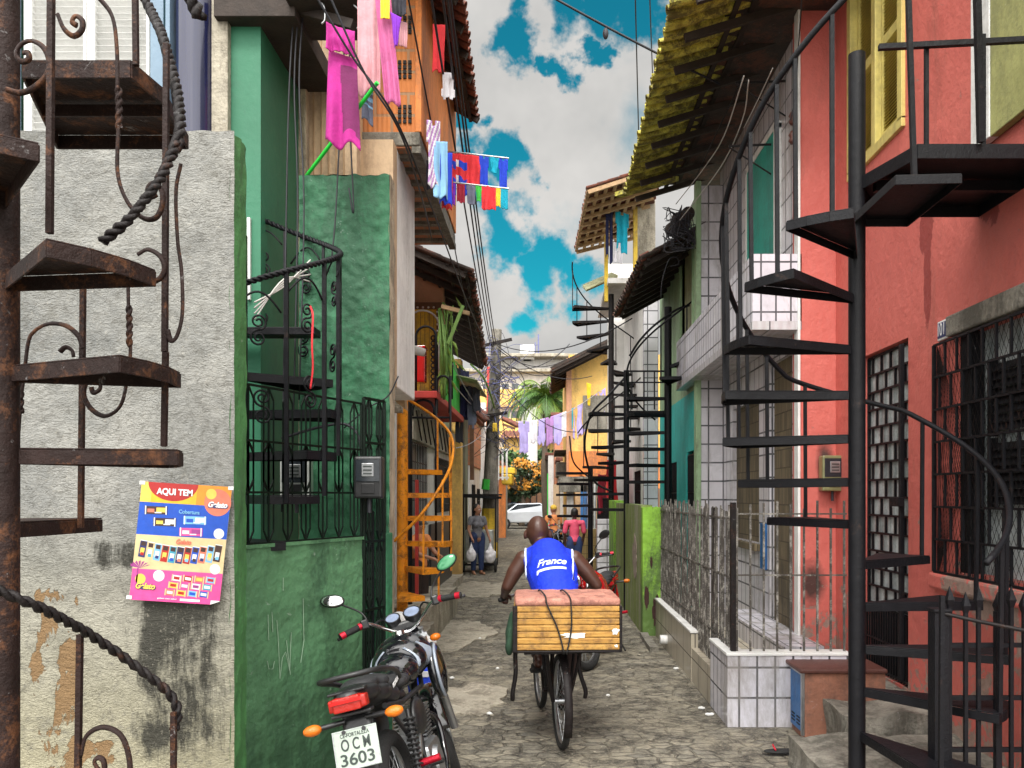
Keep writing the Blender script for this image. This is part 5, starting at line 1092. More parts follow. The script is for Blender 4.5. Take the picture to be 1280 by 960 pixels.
# grilles and gate of this house
def grid_grille(mb, x, y0, y1, z0, z1, sy, sz, w=.014):
    n = max(1, round((y1-y0)/sy)); 
    for i in range(n+1): y = y0 + (y1-y0)*i/n; mb.bar((x, y, z0), (x, y, z1), w)
    n = max(1, round((z1-z0)/sz))
    for i in range(n+1): z = z0 + (z1-z0)*i/n; mb.bar((x, y0, z), (x, y1, z), w)
    return mb
t = build(grid_grille(grid_grille(MB(), -1.96, 14.2, 16.2, 1.5, 2.5, .14, .14), -1.96, 11.6, 13.2, 1.45, 2.6, .16, .3), 'window_grille', 'iron_black', ho)
bx('window_pane', ho, 'glass_block', -2.1, -2.08, 11.6, 16.2, 1.45, 2.6, 0)
bx('gate', ho, 'black_plastic', -1.97, -1.93, 13.5, 16.5, .05, 1.32, .004)
bx('stair_soffit', ho, 'concrete_pale', -2.02, -1.9, 11.5, 16.8, 2.62, 3.1, .01)
mb = MB()
for i in range(9): mb.bar((-1.89, 11.7 + i*.5, 3.05), (-1.89, 12.2 + i*.5, 2.65), .02)
build(mb, 'diagonal_slats', 'iron_dark', ho)
# bamboo-like stalks, cross beams, rags
t = thing('plant', 'tall green stalks tied up on the balcony corner', 'plant', (-1.65, 12, 3.2)); mb = MB(); rnd = random.Random(8)
for i in range(16):
    x_ = rnd.uniform(552, 562); mb.tube(curve_pts([P(x_, 500 - rnd.random()*30, 11.8), P(x_ + rnd.uniform(-3, 5), 440, 11.8 + rnd.uniform(-.3, .3)), P(x_ + rnd.uniform(-6, 14), 375 + rnd.random()*40, 11.8)], 5), [.022]*5 + [.014]*6, 6)
build(mb, 'stalks', 'stalk_green', t, smooth=True)
mb = MB()
for i in range(22):
    x_, y_ = rnd.uniform(548, 570), rnd.uniform(370, 480); a = P(x_, y_, 11.8); b = a + V((rnd.uniform(-.15, .2), rnd.uniform(-.1, .1), -rnd.uniform(.1, .3))); mb.add([a, a.lerp(b, .5) + V((.02, 0, .02)), b, a.lerp(b, .5) + V((-.02, .01, 0))], [(0,1,2,3)])
build(mb, 'leaves', 'leaf_palm_light', t)
t = thing('roof_props', 'two pale beams crossed under the dark roof edge', 'beams', (-1.4, 11.6, 4)); build(MB().bar(P(552, 383, 11.6), P(587, 392, 11.6), .055), 'beam', 'wood_pale', t); build(MB().bar(P(560, 430, 11.5), P(579, 382, 11.5), .045), 'beam', 'stalk_green', t)
aw = thing('awning', 'sagging grey green awning under the dark roof', 'awning', (-1.5, 14, 4)); mb = MB()
mb.grid(lambda u, v: V((-1.95 + .75*u, 14 + 2.4*v, 3.95 - .12*u*u + .015*sin(v*60))), 8, 60); o = build(mb, 'sheet', 'fibre_sheet', aw, smooth=True); o.modifiers.new('t', 'SOLIDIFY').thickness = .015
mb = MB().tube(curve_pts([P(588, 455, 16), P(603, 470, 16), P(612, 490, 16.5), P(618, 510, 17)], 6), .02, 8); build(mb, 'bent_pipe', 'stalk_green', aw, smooth=True)
for i, (x_, y_, w__, h_, m_) in enumerate(((566, 455, 12, .75, 'cloth_dark'), (576, 462, 10, .9, 'cloth_navy'), (583, 470, 12, .9, 'cloth_slate'), (570, 500, 10, .8, 'cloth_dark'), (592, 480, 8, .5, 'cloth_dark'))):
    C_('hanging_garment', ['black garment nearest the yellow pillar top', 'navy garment under the awning', 'dark grey garment under the awning edge', 'black trousers beside the yellow pillar', 'small dark cloth at the awning tip'][i], P(x_, y_, 15.0), P(x_ + w__, y_ + 2, 15.3), h_, m_, ['tee', 'towel', 'shirt', 'trousers', 'towel'][i], seed=80 + i, fold=.05, nf=2, group='dark clothes under the awning')
# orange spiral stair
c = (PX(503, 9.0), 9.0)
os_ = spiral('spiral_staircase', 'small orange painted spiral stair on the left side of the street', c, .56, .062, (0, 3.05), [(-70, .73), (-42, 1.01), (-12, 1.29), (14, 1.57), (38, 1.83), (60, 2.1)], 'iron_orange', wid=30, rail=None, lip=.05)
build(MB().tube(curve_pts([pol(c, .2, 100, 2.95), pol(c, .56, 60, 2.75), pol(c, .57, 25, 2.5), pol(c, .57, -5, 2.22), pol(c, .57, -30, 1.95), pol(c, .57, -60, 1.6), pol(c, .5, -90, 1.32)], 8), .017, 8), 'handrail', 'iron_orange', os_, smooth=True)
for a, z, z2 in ((52, 2.1, 2.7), (22, 1.83, 2.48), (-2, 1.57, 2.25), (-28, 1.29, 1.98), (-56, 1.01, 1.66), (0, 1.0, 1.57), (-35, .73, 1.3)): build(MB().bar(pol(c, .55, a, z - .04), pol(c, .55, a, z2), .02), 'baluster', 'iron_orange', os_)
tag(bx('red_post', None, 'red_wall', PX(519, 9.9), PX(523, 9.9), 9.88, 9.94, 0, 2.0), 'thin red post behind the orange stair', 'post')
t = thing('junction_box', 'small grey box above the orange stair pole', 'box', P(497, 509, 8.6)); bx('case', t, 'concrete_pale', PX(492, 8.6), PX(503, 8.6), 8.55, 8.65, PZ(516, 8.6), PZ(503, 8.6), .008)
build(MB().prism([P(492, 384, 8.0), P(497, 400, 8.0), P(503, 480, 8.0), P(507, 512, 8.0), P(492, 500, 8.0)], (0, .15, 0)), 'bracket', 'wood_pale', t)
# concrete step blocks
def block(mb, x0, x1, y0, y1, z1, amp=.02, seed=0):
    o = len(mb.v); n = 10
    def f(u, v, w): p = V((x0 + (x1-x0)*u, y0 + (y1-y0)*v, z1*w)); d = V((mnoise.noise(p*5 + V((seed, 0, 0))), mnoise.noise(p*5 + V((0, seed, 7))), mnoise.noise(p*5 + V((3, 1, seed))))) * amp; return p + d * (1 if w > .01 else .3)
    mb.grid(lambda u, v: f(u, v, 1), n, n); mb.grid(lambda u, v: f(u, 0, v), n, n); mb.grid(lambda u, v: f(u, 1, v), n, n); mb.grid(lambda u, v: f(0, u, v), n, n); mb.grid(lambda u, v: f(1, u, v), n, n); return mb
st_ = thing('concrete_steps', 'worn concrete steps on the left between the motorcycle and the black gate', 'steps', (-1.5, 10, 0))
build(block(MB(), -1.95, -1.28, 8.55, 9.3, .34, .03, 1), 'step', 'concrete_pale', st_); build(block(MB(), -1.95, -1.34, 9.3, 10.2, .5, .03, 2), 'step', 'concrete_pale', st_); build(block(MB(), -1.98, -1.36, 10.2, 12.3, .42, .02, 3), 'step', 'concrete_pale', st_)
build(block(MB(), -1.98, -1.72, 12.3, 16.8, .16, .02, 4), 'kerb', 'concrete_pale', st_)
# white plastic thing and blue bag behind the motorcycle
t = thing('plastic_chair', 'white plastic chair lying behind the handlebar of the black motorcycle', 'chair', (-1.2, 7.2, 0)); mb = MB()
mb.cap(P(499, 778, 7.0), .10, P(512, 822, 7.0), .05); mb.cap(P(516, 786, 7.0), .05, P(537, 806, 7.0), .06); mb.cap(P(537, 806, 7.0), .05, P(545, 830, 7.0), .03); organic(mb, 'seat_shell', 'white_paint', t, .02, 4)
for x_ in (502, 524, 543): build(MB().cyl((PX(x_, 7.05), 7.05, 0), P(x_, 800, 7.05), .018, 8), 'leg', 'white_paint', t, auto=40)
t = thing('rice_sack', 'blue printed sack on the ground behind the motorcycle tank', 'sack', (-1.0, 6.9, 0)); mb = MB(); mb.ell((PX(528, 6.9), 6.9, .2), (.13, .1, .24), 20, 14); organic(mb, 'body', 'cloth_royal', t, .02, 3); bx('print_band', t, 'print_white', PX(518, 6.9), PX(538, 6.9), 6.795, 6.81, .26, .31, .004)
# ================================================================ right side
XW = 2.72
ph = thing('house', 'salmon red house with yellow louvred shutters, grilled door and number plate', 'house', (XW, 5.5, 0))
w_ = MB(); wallX(w_, XW, XW + .22, 3.2, 7.72, 0, 7.6, [(6.05, 7.15, 4.66, 6.6), (6.0, 6.87, .35, 2.99), (3.4, 5.25, 1.3, 2.86)]); build(w_, 'street_wall', 'pink_wall', ph)
w_ = MB(); wallY(w_, 7.5, 7.72, 2.385, XW, 0, 7.6); build(w_, 'pilaster', 'pink_wall', ph); bx('corner_strip', ph, 'white_paint', 2.36, 2.384, 7.48, 7.6, .3, 7.6, .004)
bx('inner_wall', ph, 'gap_dark', XW + 1.2, XW + 1.3, 3.0, 7.7, 0, 3.2, 0); bx('inner_ceiling', ph, 'gap_dark', XW + .22, XW + 1.2, 3.0, 7.7, 3.0, 3.1, 0)  # back wall and ceiling coloured near-black for the unlit room
sh = MB(); wn = thing('window', None, None, (XW, 6.6, 4.66)); wn.parent = ph; wn.location = (0, 0, 0); ORG[wn.name] = ORG[ph.name]
build(MB().box(XW-.03, XW+.16, 6.05, 6.13, 4.66, 6.6).box(XW-.03, XW+.16, 7.07, 7.15, 4.66, 6.6).box(XW-.03, XW+.16, 6.05, 7.15, 4.60, 4.68).box(XW-.02, XW+.1, 6.56, 6.64, 4.68, 6.6), 'frame', 'louvre_yellow', wn, bevel=.004)
def louvres(mb, x, y0, y1, z0, z1, n):
    for i in range(n):
        z = z0 + (z1-z0)*i/n; h = (z1-z0)/n
        mb.prism([(x - .018, y0, z), (x + .012, y0, z + h*.95), (x + .020, y0, z + h*.95), (x - .010, y0, z)], (0, y1 - y0, 0))
lv = MB()
for y0, y1 in ((6.17, 6.54), (6.66, 7.03)):
    for z0, z1 in ((4.76, 5.45), (5.55, 6.4)): louvres(lv, XW + .06, y0, y1, z0, z1, 26 if z1 < 6 else 30)
    lv.box(XW+.03, XW+.085, y0-.04, y0, 4.68, 6.56); lv.box(XW+.03, XW+.085, y1, y1+.04, 4.68, 6.56); lv.box(XW+.03, XW+.085, y0, y1, 5.46, 5.54); lv.box(XW+.03, XW+.085, y0, y1, 4.68, 4.76)
build(lv, 'louvres', 'louvre_yellow', wn); bx('backing', wn, 'wood_dark', XW+.12, XW+.14, 6.1, 7.1, 4.68, 6.6, 0)
# grilled door
dr = thing('door', None, None, (XW, 6.4, 0)); dr.parent = ph; dr.location = (0, 0, 0); ORG[dr.name] = ORG[ph.name]
bx('glass_panel', dr, 'glass_block', XW+.07, XW+.09, 6.0, 6.87, .88, 2.99, 0)
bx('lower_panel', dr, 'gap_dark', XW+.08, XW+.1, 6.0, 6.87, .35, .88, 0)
def bond(mb, x, y0, y1, z0, z1, ny, nz, w=.014):
    for i in range(nz + 1): z = z0 + (z1-z0)*i/nz; mb.bar((x, y0, z), (x, y1, z), w)
    dy = (y1-y0)/ny; dz = (z1-z0)/nz
    for r_ in range(nz):
        for i in range(ny + 1):
            y = y0 + dy*(i + (.5 if r_ % 2 else 0))
            if y <= y1 + .001: mb.bar((x, y, z0 + dz*r_), (x, y, z0 + dz*(r_+1)), w)
    for y in (y0, y1): mb.bar((x, y, z0), (x, y, z1), w*1.5)
    return mb
build(bond(MB(), XW + .055, 6.0, 6.87, .9, 2.97, 5, 14, .017), 'grille', 'iron_black', dr)
mb = MB()
for i in range(19): mb.bar((XW+.02, 6.02 + i*.0467, .36), (XW+.02, 6.02 + i*.0467, .88), .012)
mb.bar((XW+.02, 6.0, .62), (XW+.02, 6.87, .62), .016); mb.bar((XW+.02, 6.0, .38), (XW+.02, 6.87, .38), .016); build(mb, 'lower_bars', 'iron_black', dr)
build(MB().bar((XW-.02, 6.07, .4), (XW-.02, 6.07, 2.95), .035).box(XW-.07, XW-.03, 6.0, 6.16, 1.72, 1.79), 'lock_bar', 'iron_black', dr, bevel=.004)
# window with cage
bx('lintel', ph, 'concrete', XW-.045, XW+.1, 3.3, 5.36, 2.862, 3.0, .012)
cg = thing('window_cage', None, None, (XW, 5, 0)); cg.parent = ph; cg.location = (0, 0, 0); ORG[cg.name] = ORG[ph.name]
build(bond(MB(), XW - .03, 3.7, 5.54, 1.28, 2.84, 12, 7, .015), 'grille', 'iron_black', cg)
mb = MB()
for i in range(46): y = 3.3 + i*.05; mb.tube([(XW-.015, max(3.7, y), 1.25), (XW-.015, min(5.53, y + .9), 2.84)], .0014, 4); mb.tube([(XW-.013, min(5.53, y + .9), 1.25), (XW-.013, max(3.7, y), 2.84)], .0014, 4)
build(mb, 'wire_mesh', 'iron_dark', cg)
bx('pane', cg, 'glass_block', XW+.1, XW+.12, 3.4, 5.25, 1.3, 2.86, 0)
bx('frame', cg, 'iron_black', XW+.0, XW+.09, 5.12, 5.249, 1.3, 2.86, .006)
lv = MB()
for z0, z1 in ((1.75, 2.13), (2.2, 2.62)): louvres(lv, XW + .06, 4.2, 4.95, z0, z1, 8); lv.box(XW+.04, XW+.08, 4.95, 5.0, z0 - .03, z1 + .03); lv.box(XW+.04, XW+.08, 4.55, 4.6, z0, z1)
build(lv, 'louvre_vent', 'iron_black', cg)
bx('sill', ph, 'pink_wall', XW-.05, XW+.1, 3.3, 5.6, 1.16, 1.27, .02)
pl = thing('number_plate', None, None, (XW, 5.4, 2.9)); pl.parent = ph; pl.location = (0,0,0); ORG[pl.name] = ORG[ph.name]
bx('plaque', pl, 'white_paint', XW-.02, XW-.001, 5.38, 5.52, PZ(425, 5.45), PZ(400, 5.45), .01); bx('field', pl, 'print_navy', XW-.024, XW-.0205, 5.395, 5.505, PZ(422, 5.45), PZ(403, 5.45), .002)
text('lettering', '101', .12, 'ink_white', pl, (XW-.027, 5.45, PZ(412.5, 5.45)), (0, -1, 0), (0, 0, 1), width=.085, bold=.0005)
# damage and stains on the salmon wall: bare places with their own relief
def blotch(label_name, x, y, z, w, h, m, par, seed, axis='x', n=40):
    pts = []
    for i in range(n):
        a = 2*pi*i/n; r_ = 1 + .45*mnoise.noise(V((cos(a)*2.2, sin(a)*2.2, seed))) + .12*mnoise.noise(V((cos(a)*4, sin(a)*4, seed)))
        pts.append((cos(a)*w*r_, sin(a)*h*r_))
    if axis == 'x': build(MB().prism([(x, y + a, z + b) for a, b in pts], (-.004, 0, 0)), label_name, m, par)
    else: build(MB().prism([(x + a, y, z + b) for a, b in pts], (0, -.004, 0)), label_name, m, par)
mat('bare_red', (.30, .035, .03), .85, var=.35, vs=12, bump=.8); mat('mould_black', (.05, .02, .016), .9, var=.4, vs=12, bump=.6); mat('bare_grey', (.34, .27, .22), .9, var=.4, vs=14, bump=.8)
meter('olive glass electric meter on the salmon pilaster behind the black stair', 2.66, 7.48, PZ(592, 7.48), .22, .33, .12, 'meter_olive')
oh = thing('house', 'olive upper wall with a white strip at the right edge, above the salmon wall', 'house', (XW - .05, 4, 3.9)); bx('wall', oh, 'olive_wall', XW-.06, XW-.005, 1.5, 4.79, 3.95, 7.6, .006); bx('white_strip', oh, 'white_paint', XW-.065, XW-.005, 4.79, 5.0, 3.95, 7.6, .006)
# terrace of the salmon house
tr = thing('concrete_landing', 'rounded concrete landing with a pale step under the black stair', 'steps', (2.2, 4.5, 0))
build(block(MB(), 1.62, 2.72, 3.3, 5.35, .2, .035, 5), 'slab', 'concrete', tr); build(block(MB(), 2.05, 2.72, 5.45, 6.0, .30, .04, 6), 'step', 'concrete', tr); build(block(MB(), 2.2, 2.72, 6.0, 7.5, .33, .01, 8), 'step', 'concrete', tr)
tb = thing('utility_box', 'rendered low box with a blue metal door and brown top', 'utility box', (2.1, 5.9, 0)); bx('body', tb, 'box_render', 1.90, 2.5, 5.87, 6.18, 0, .50, .015); bx('top', tb, 'brown_top', 1.86, 2.5, 5.84, 6.21, .502, .535, .01)
dd = bx('door', tb, 'blue_door', 1.885, 1.899, 5.9, 6.16, .06, .48, .004); 
for ya in (5.93, 6.05):
    mb = MB()
    for i in range(3): mb.box(1.88, 1.886, ya, ya + .07, .1 + i*.025, .11 + i*.025)
    build(mb, 'vent', 'gap_dark', dd)
pass; build(MB().box(1.88, 1.902, 5.875, 5.9, .04, .5).box(1.88, 1.902, 5.9, 6.17, .481, .5), 'door_frame', 'alloy', tb)
# ---- black spiral stair
c = (1.79, 4.6); Rr = .76
steps = [(-125, 3.20), (-147, 2.95), (-169, 2.66), (-191, 2.40), (-213, 2.15), (-235, 1.90), (-257, 1.655), (-313, 1.42), (-343, 1.18), (-372, .94), (-398, .70), (-432, .45)]
bs = thing('spiral_staircase', 'large black spiral stair with landing in front of the salmon house', 'spiral staircase', (c[0], c[1], 0), group='spiral staircases')
build(MB().cyl((c[0], c[1], .18), (c[0], c[1], PZ(68, 4.6)), .047, 28), 'pole', 'iron_black', bs, auto=40)
for a, z in steps: build(wedge(c, .04, Rr, a - 12.5, a + 12.5, z, t=.006, lip=.045), 'tread', 'iron_black', bs, bevel=.0015)
mb = MB(); z_ = 3.62; poly = [V((c[0] - .03, 4.62, z_ - .22)), V((c[0] - .04, 4.0, z_ - .22)), V((c[0] + .28, 3.98, z_ - .22))]
mb.prism(poly + [V((c[0] + .3, 4.62, z_ - .22))], (0, 0, .006))
Lp = poly + [V((c[0] + .3, 4.62, z_ - .22))]
for p, q in zip(Lp, Lp[1:] + Lp[:1]): mb.bar(p - V((0,0,.022)), q - V((0,0,.022)), .007, .045)
build(mb, 'tread', 'iron_black', bs, bevel=.0015)
mb = MB(); Lp = [V((c[0] + .14, 4.15, z_)), V((XW, 4.15, z_)), V((XW, 5.02, z_)), V((c[0] + .3, 5.02, z_)), V((c[0] + .0, 4.62, z_))]; mb.prism(Lp, (0, 0, .008))
for p, q in zip(Lp, Lp[1:] + Lp[:1]): mb.bar(p - V((0,0,.035)), q - V((0,0,.035)), .008, .07)
mb.bar((c[0] + .1, 4.6, z_ - .04), (XW, 4.6, z_ - .04), .04, .06); build(mb, 'landing', 'iron_black', bs, bevel=.0015)
def z0_(a):
    S_ = [(-80, 3.69)] + steps + [(-470, .2)]
    for (a1, z1), (a2, z2) in zip(S_, S_[1:]):
        if a2 <= a <= a1: return z1 + (z2 - z1)*(a - a1)/(a2 - a1) + .93
    return 1.13
rail = [pol(c, Rr, a, z0_(a)) for a in range(-100, -424, -4)]; build(MB().tube(rail, .0165, 10), 'handrail', 'iron_black', bs, smooth=True)
for a, z in steps:
    build(MB().bar(pol(c, Rr - .012, a - 9, z - .04), pol(c, Rr - .002, a - 9, z0_(a - 9)), .02), 'baluster', 'iron_black', bs)
    if a > -240: build(MB().bar(pol(c, Rr - .012, a + 5, z - .04), pol(c, Rr - .002, a + 5, z0_(a + 5)), .02), 'baluster', 'iron_black', bs)
zt = PZ(72, 4.4)
lr = MB().bar((c[0], 4.3, zt), (XW - .1, 4.22, zt), .028); build(lr, 'landing_rail', 'iron_black', bs)
for x_, yy, zb in ((PX(1158, 4.3), 4.3, z_), (PX(1229, 4.18), 4.18, z_)): build(MB().bar((x_, yy, zb), (x_, yy, zt), .02), 'baluster', 'iron_black', bs)
build(MB().bar(P(1135, -20, 4.05), P(1143, 232, 4.05), .024), 'baluster', 'iron_black', bs); build(MB().bar(P(1221, -20, 4.05), P(1226, 178, 4.13), .03), 'baluster', 'iron_black', bs)
# spear-top fence at the right
sf = thing('spear_fence', 'black fence with spear tips and a thick post at the lower right', 'fence', (2.2, 4.1, 0))
xs = [PX(x_, 4.1) for x_ in (1187, 1207, 1223, 1247, 1264, 1280, 1297)]
build(MB().box(PX(1164, 4.1), PX(1183, 4.1), 4.06, 4.14, .1, 1.21).box(PX(1162, 4.1), PX(1185, 4.1), 4.05, 4.15, 1.21, 1.225), 'post', 'iron_black', sf, bevel=.004)
for i, x_ in enumerate(xs):
    mb = MB(); zt_ = PZ(757, 4.1) - (.03 if i % 2 else 0); s_ = .03 if i == 3 else .018
    mb.bar((x_, 4.1, .1), (x_, 4.1, zt_), s_); mb.tube([(x_, 4.1, zt_ - .01), (x_, 4.1, zt_ + .03), (x_, 4.1, zt_ + .10)], [.012, .026, .001], 4); build(mb, 'picket', 'iron_black', sf)
mb = MB()
for z in (PZ(807, 4.1), PZ(873, 4.1), PZ(938, 4.1)): mb.bar((PX(1175, 4.1), 4.115, z), (XW - .02, 4.115, z), .022)
build(mb, 'rails', 'iron_black', sf)
build(MB().tube([P(1172, 765, 4.08), P(1215, 775, 4.0), P(1300, 792, 3.8)], .01, 8), 'top_rail', 'iron_dark', sf); 
# ================================================================ tile house
th = thing('house', 'white tiled house with a projecting tiled balcony and teal shutter', 'house', (2.4, 9, 0))
w_ = MB(); wallX(w_, 2.4, 2.6, 7.73, 11.0, 0, 6.25, [(9.0, 10.26, 1.27, 2.9), (7.78, 8.57, .47, 3.2)]); build(w_, 'street_wall', 'tile_white', th)
bx('stone_panel', th, 'stone_split', 2.45, 2.5, 9.0, 10.26, 1.27, 2.9, 0); bx('stone_door', th, 'stone_split', 2.45, 2.5, 7.78, 8.57, .47, 3.2, 0); bx('window_sill', th, 'stone_split', 2.34, 2.45, 8.95, 10.3, 1.18, 1.26, .008)
mb = MB().box(1.94, 2.02, 7.5, 11.85, 3.44, 4.07).box(2.021, 2.4, 7.5, 7.6, 3.44, 4.07).box(2.021, 2.4, 11.77, 11.85, 3.44, 4.07); build(mb, 'balcony_parapet', 'tile_small', th); bx('balcony_floor', th, 'tile_ribbed', 1.938, 2.4, 7.498, 11.86, 3.36, 3.439, 0)
bx('shutter', th, 'teal_board', 2.34, 2.38, 8.2, 9.3, 4.1, 5.55, .004)
build(MB().box(2.335, 2.4, 8.14, 8.2, 4.08, 5.6).box(2.335, 2.4, 9.3, 9.36, 4.08, 5.6).box(2.335, 2.4, 8.14, 9.36, 5.55, 5.62), 'shutter_frame', 'white_paint', th)
bx('small_blue_sign', th, 'blue_door', 2.375, 2.399, 8.66, 8.86, 1.0, 1.5, .003)
# balcony wash brackets
mb = MB()
for y_, z_ in ((8.0, 5.95), (8.3, 5.45)): mb.bar((2.4, y_, z_), (1.9, y_, z_ - .02), .018); mb.bar((2.4, y_, z_ - .35), (1.9, y_, z_ - .03), .012)
mb.bar((1.95, 7.9, 5.94), (1.95, 10.5, 5.94), .012); build(mb, 'clothes_bracket', 'iron_dark', th)
# yard
yd = thing('front_yard', 'white tiled yard wall with rusty white pickets in front of the tiled house', 'yard wall', (1.6, 8, 0))
bx('floor', yd, 'tile_beige', 1.5, 2.4, 6.3, 10.8, .02, .30, 0); bx('raised_floor', yd, 'tile_small', 2.05, 2.4, 6.9, 9.2, .3, .5, 0)
mb = MB().box(1.41, 2.36, 6.2, 6.34, 0, .56).box(1.41, 1.55, 6.341, 6.85, 0, .5595); build(mb, 'wall', 'tile_small', yd)
mb = MB().box(1.415, 1.52, 6.851, 7.75, 0, .33).box(1.41, 1.55, 7.751, 10.25, 0, .47); build(mb, 'side_wall', 'tile_beige', yd)
mb = MB().box(1.40, 2.37, 6.19, 6.35, .562, .585).box(1.4, 1.56, 6.352, 6.86, .562, .584).box(1.4, 1.56, 7.74, 10.26, .472, .495); build(mb, 'coping', 'white_paint', yd, bevel=.004)
tag(build(MB().cyl((1.33, 9.3, .13), (1.42, 9.3, .13), .055, 18), 'drain_pipe', 'white_paint', None, auto=40), 'white pipe end poking from the tiled yard wall', 'pipe')
rnd = random.Random(11); fn = MB()
for i in range(62):
    y = 6.36 + i*.063; z0 = .585 if y < 6.86 else (.34 if y < 7.74 else .495); h = 1.72 + rnd.uniform(-.05, .05); x = 1.475 + rnd.uniform(-.004, .004)
    fn.bar((x, y, z0), (x + rnd.uniform(-.01, .01), y + rnd.uniform(-.006, .006), h), .010 + rnd.random()*.005)
for z in (1.62, 1.15, .62): fn.bar((1.475, 6.3, z), (1.475, 10.25, z), .016)
pf = build(fn, 'side_pickets', 'iron_white', yd)
fn = MB()
for i in range(9): x = 1.5 + i*.105; fn.bar((x, 6.27, .585), (x, 6.27, 1.72 + rnd.uniform(-.02, .06)), .015)
for z in (1.66, 1.18): fn.bar((1.5, 6.27, z), (2.36, 6.27, z), .012)
build(fn, 'front_pickets', 'iron_white', yd); bx('corner_post', yd, 'iron_dark', 1.45, 1.49, 6.25, 6.3, .585, 1.75, .003)
bx('gate_leaf', yd, 'iron_dark', 1.47, 1.49, 7.0, 7.1, .34, 1.7, .003)
# roof of the tiled house
rf = build(barrel_roof(MB(), (1.14, 7.05, 6.12), (1.18, 11.75, 6.18), (2.75, 7.05, 6.62), (2.75, 11.75, 6.62), 26, 8, mf=lambda u, v: 0 if v < .36 or (v < .5 and int(u*26) % 3) or (v < .7 and int(u*26) % 7 == 2) else 1), 'roof', ['roof_moss', 'roof_dark'], th)
build(barrel_roof(MB(), (1.46, 6.1, 6.28), (1.42, 7.05, 6.28), (2.75, 6.1, 6.66), (2.75, 7.05, 6.66), 5, 6), 'roof', 'roof_dark', th)
mb = MB()
for i in range(9): mb.bar((1.3, 6.9 + i*.58, 6.08), (2.7, 6.9 + i*.58, 6.50), .045, .07)
for i in range(6): mb.bar((1.75 + i*.17, 6.15, 6.29 + i*.05), (1.75 + i*.17, 11.7, 6.29 + i*.05), .05, .03)
build(mb, 'rafters', 'wood_dark', rf)
bx('ceiling_boards', rf, 'roof_dark', 1.55, 2.7, 6.2, 11.7, 6.35, 6.36, 0).rotation_euler = (0, 0, 0)
t = thing('fascia_board', 'long mossy yellow board under the lower end of the big tiled roof', 'board', (1.2, 11.8, 6)); build(MB().bar(P(772, 244, 11.8), P(845, 222, 11.0), .12, .06), 'plank', 'roof_moss', t)
# wires and strings on the right
for i, (pts, r_, m_, lb) in enumerate((([P(930, 95, 7.3), P(905, 170, 8.5), P(880, 210, 9.5), P(845, 255, 10.5)], .006, 'rope_pale', 'pale string from the wash bracket to the small dark roof'), ([P(936, 100, 7.3), P(928, 150, 8.0), P(900, 210, 9.0), P(850, 275, 10.4)], .006, 'rope_pale', 'second pale string sagging to the small dark roof'), ([P(966, 85, 7.3), P(945, 130, 7.8), P(930, 160, 8.2)], .005, 'rope_pale', 'short pale string by the teal shutter'), ([P(1003, -10, 6.6), P(998, 60, 7.0), P(994, 120, 7.3), P(988, 150, 7.3)], .006, 'cable_black', 'black wire down the corner of the salmon house'))):
    cable(lb, curve_pts(pts, 6), r_, m_, name='string', group=None)
t = thing('insulators', 'two dark insulators on the white corner strip', 'insulators', P(992, 160, 7.4))
for y_ in (148, 172): build(MB().tube([P(991, y_ - 8, 7.35), P(991, y_ - 3, 7.35), P(991, y_, 7.35), P(991, y_ + 4, 7.35), P(991, y_ + 8, 7.35)], [.02, .04, .025, .04, .02], 12), 'spool', 'brown_top', t, smooth=True)
# ================================================================ pale green / turquoise house
gg = thing('house', 'pale green upper floor over a turquoise ground floor with dark grilled doors', 'house', (2.1, 12.5, 0))
w_ = MB(); wallX(w_, 2.1, 2.3, 10.95, 14.7, 3.3, 6.0, [(11.3, 12.3, 3.9, 5.5)]); build(w_, 'upper_wall', 'pale_green', gg)
bx('shutter', gg, 'fibre_sheet', 2.14, 2.18, 11.3, 12.3, 3.9, 5.5, .004); build(MB().box(2.06, 2.14, 11.22, 11.3, 3.82, 5.58).box(2.06, 2.14, 12.3, 12.38, 3.82, 5.58).box(2.02, 2.14, 11.22, 12.38, 3.74, 3.82), 'window_frame', 'pale_green', gg)
w_ = MB(); wallX(w_, 2.1, 2.3, 10.95, 14.7, 0, 3.3, [(11.2, 11.9, .2, 2.45), (12.8, 13.5, .2, 2.35)]); build(w_, 'ground_wall', 'turquoise', gg)
for y0, y1 in ((11.2, 11.9), (12.8, 13.5)):
    d_ = bx('door', gg, 'gap_dark', 2.18, 2.2, y0, y1, .2, 2.45, 0); build(grid_grille(MB(), 2.12, y0, y1, .2, 2.4, .09, .5, .018), 'grille', 'iron_black', d_)
w_ = MB(); wallY(w_, 10.8, 10.95, 2.1, 2.4, 0, 6.0); build(w_, 'tiled_return', 'tile_white', gg); bx('corner_post', gg, 'pale_green', 2.03, 2.098, 10.78, 10.95, 0, 6.05, .006)
rf = build(barrel_roof(MB(), (1.32, 10.85, 5.02), (1.24, 14.4, 5.02), (2.2, 10.85, 5.5), (2.2, 14.4, 5.5), 20, 5), 'roof', 'roof_dark', gg)
mb = MB()
for i in range(9): mb.bar((1.36, 11.0 + i*.41, 4.98), (2.1, 11.0 + i*.41, 5.38), .05, .07)
for i in range(4): mb.bar((1.4 + i*.2, 10.9, 5.03 + i*.11), (1.35 + i*.2, 14.4, 5.03 + i*.11), .04, .03)
build(mb, 'rafters', 'wood_dark', rf)
mb = MB(); rnd = random.Random(2)
for i in range(26): f = rnd.random(); q = V((1.3, 10.85, 5.05)).lerp(V((1.24, 14.4, 5.05)), f); mb.tube([q, q + V((.12, 0, .06))], .05, 7)
build(mb, 'broken_tiles', 'roof_red', rf)
gt = thing('tangled_netting', 'clump of dark netting and wire under the small dark roof', 'netting', P(845, 300, 10.7)); mb = MB(); rnd = random.Random(5)
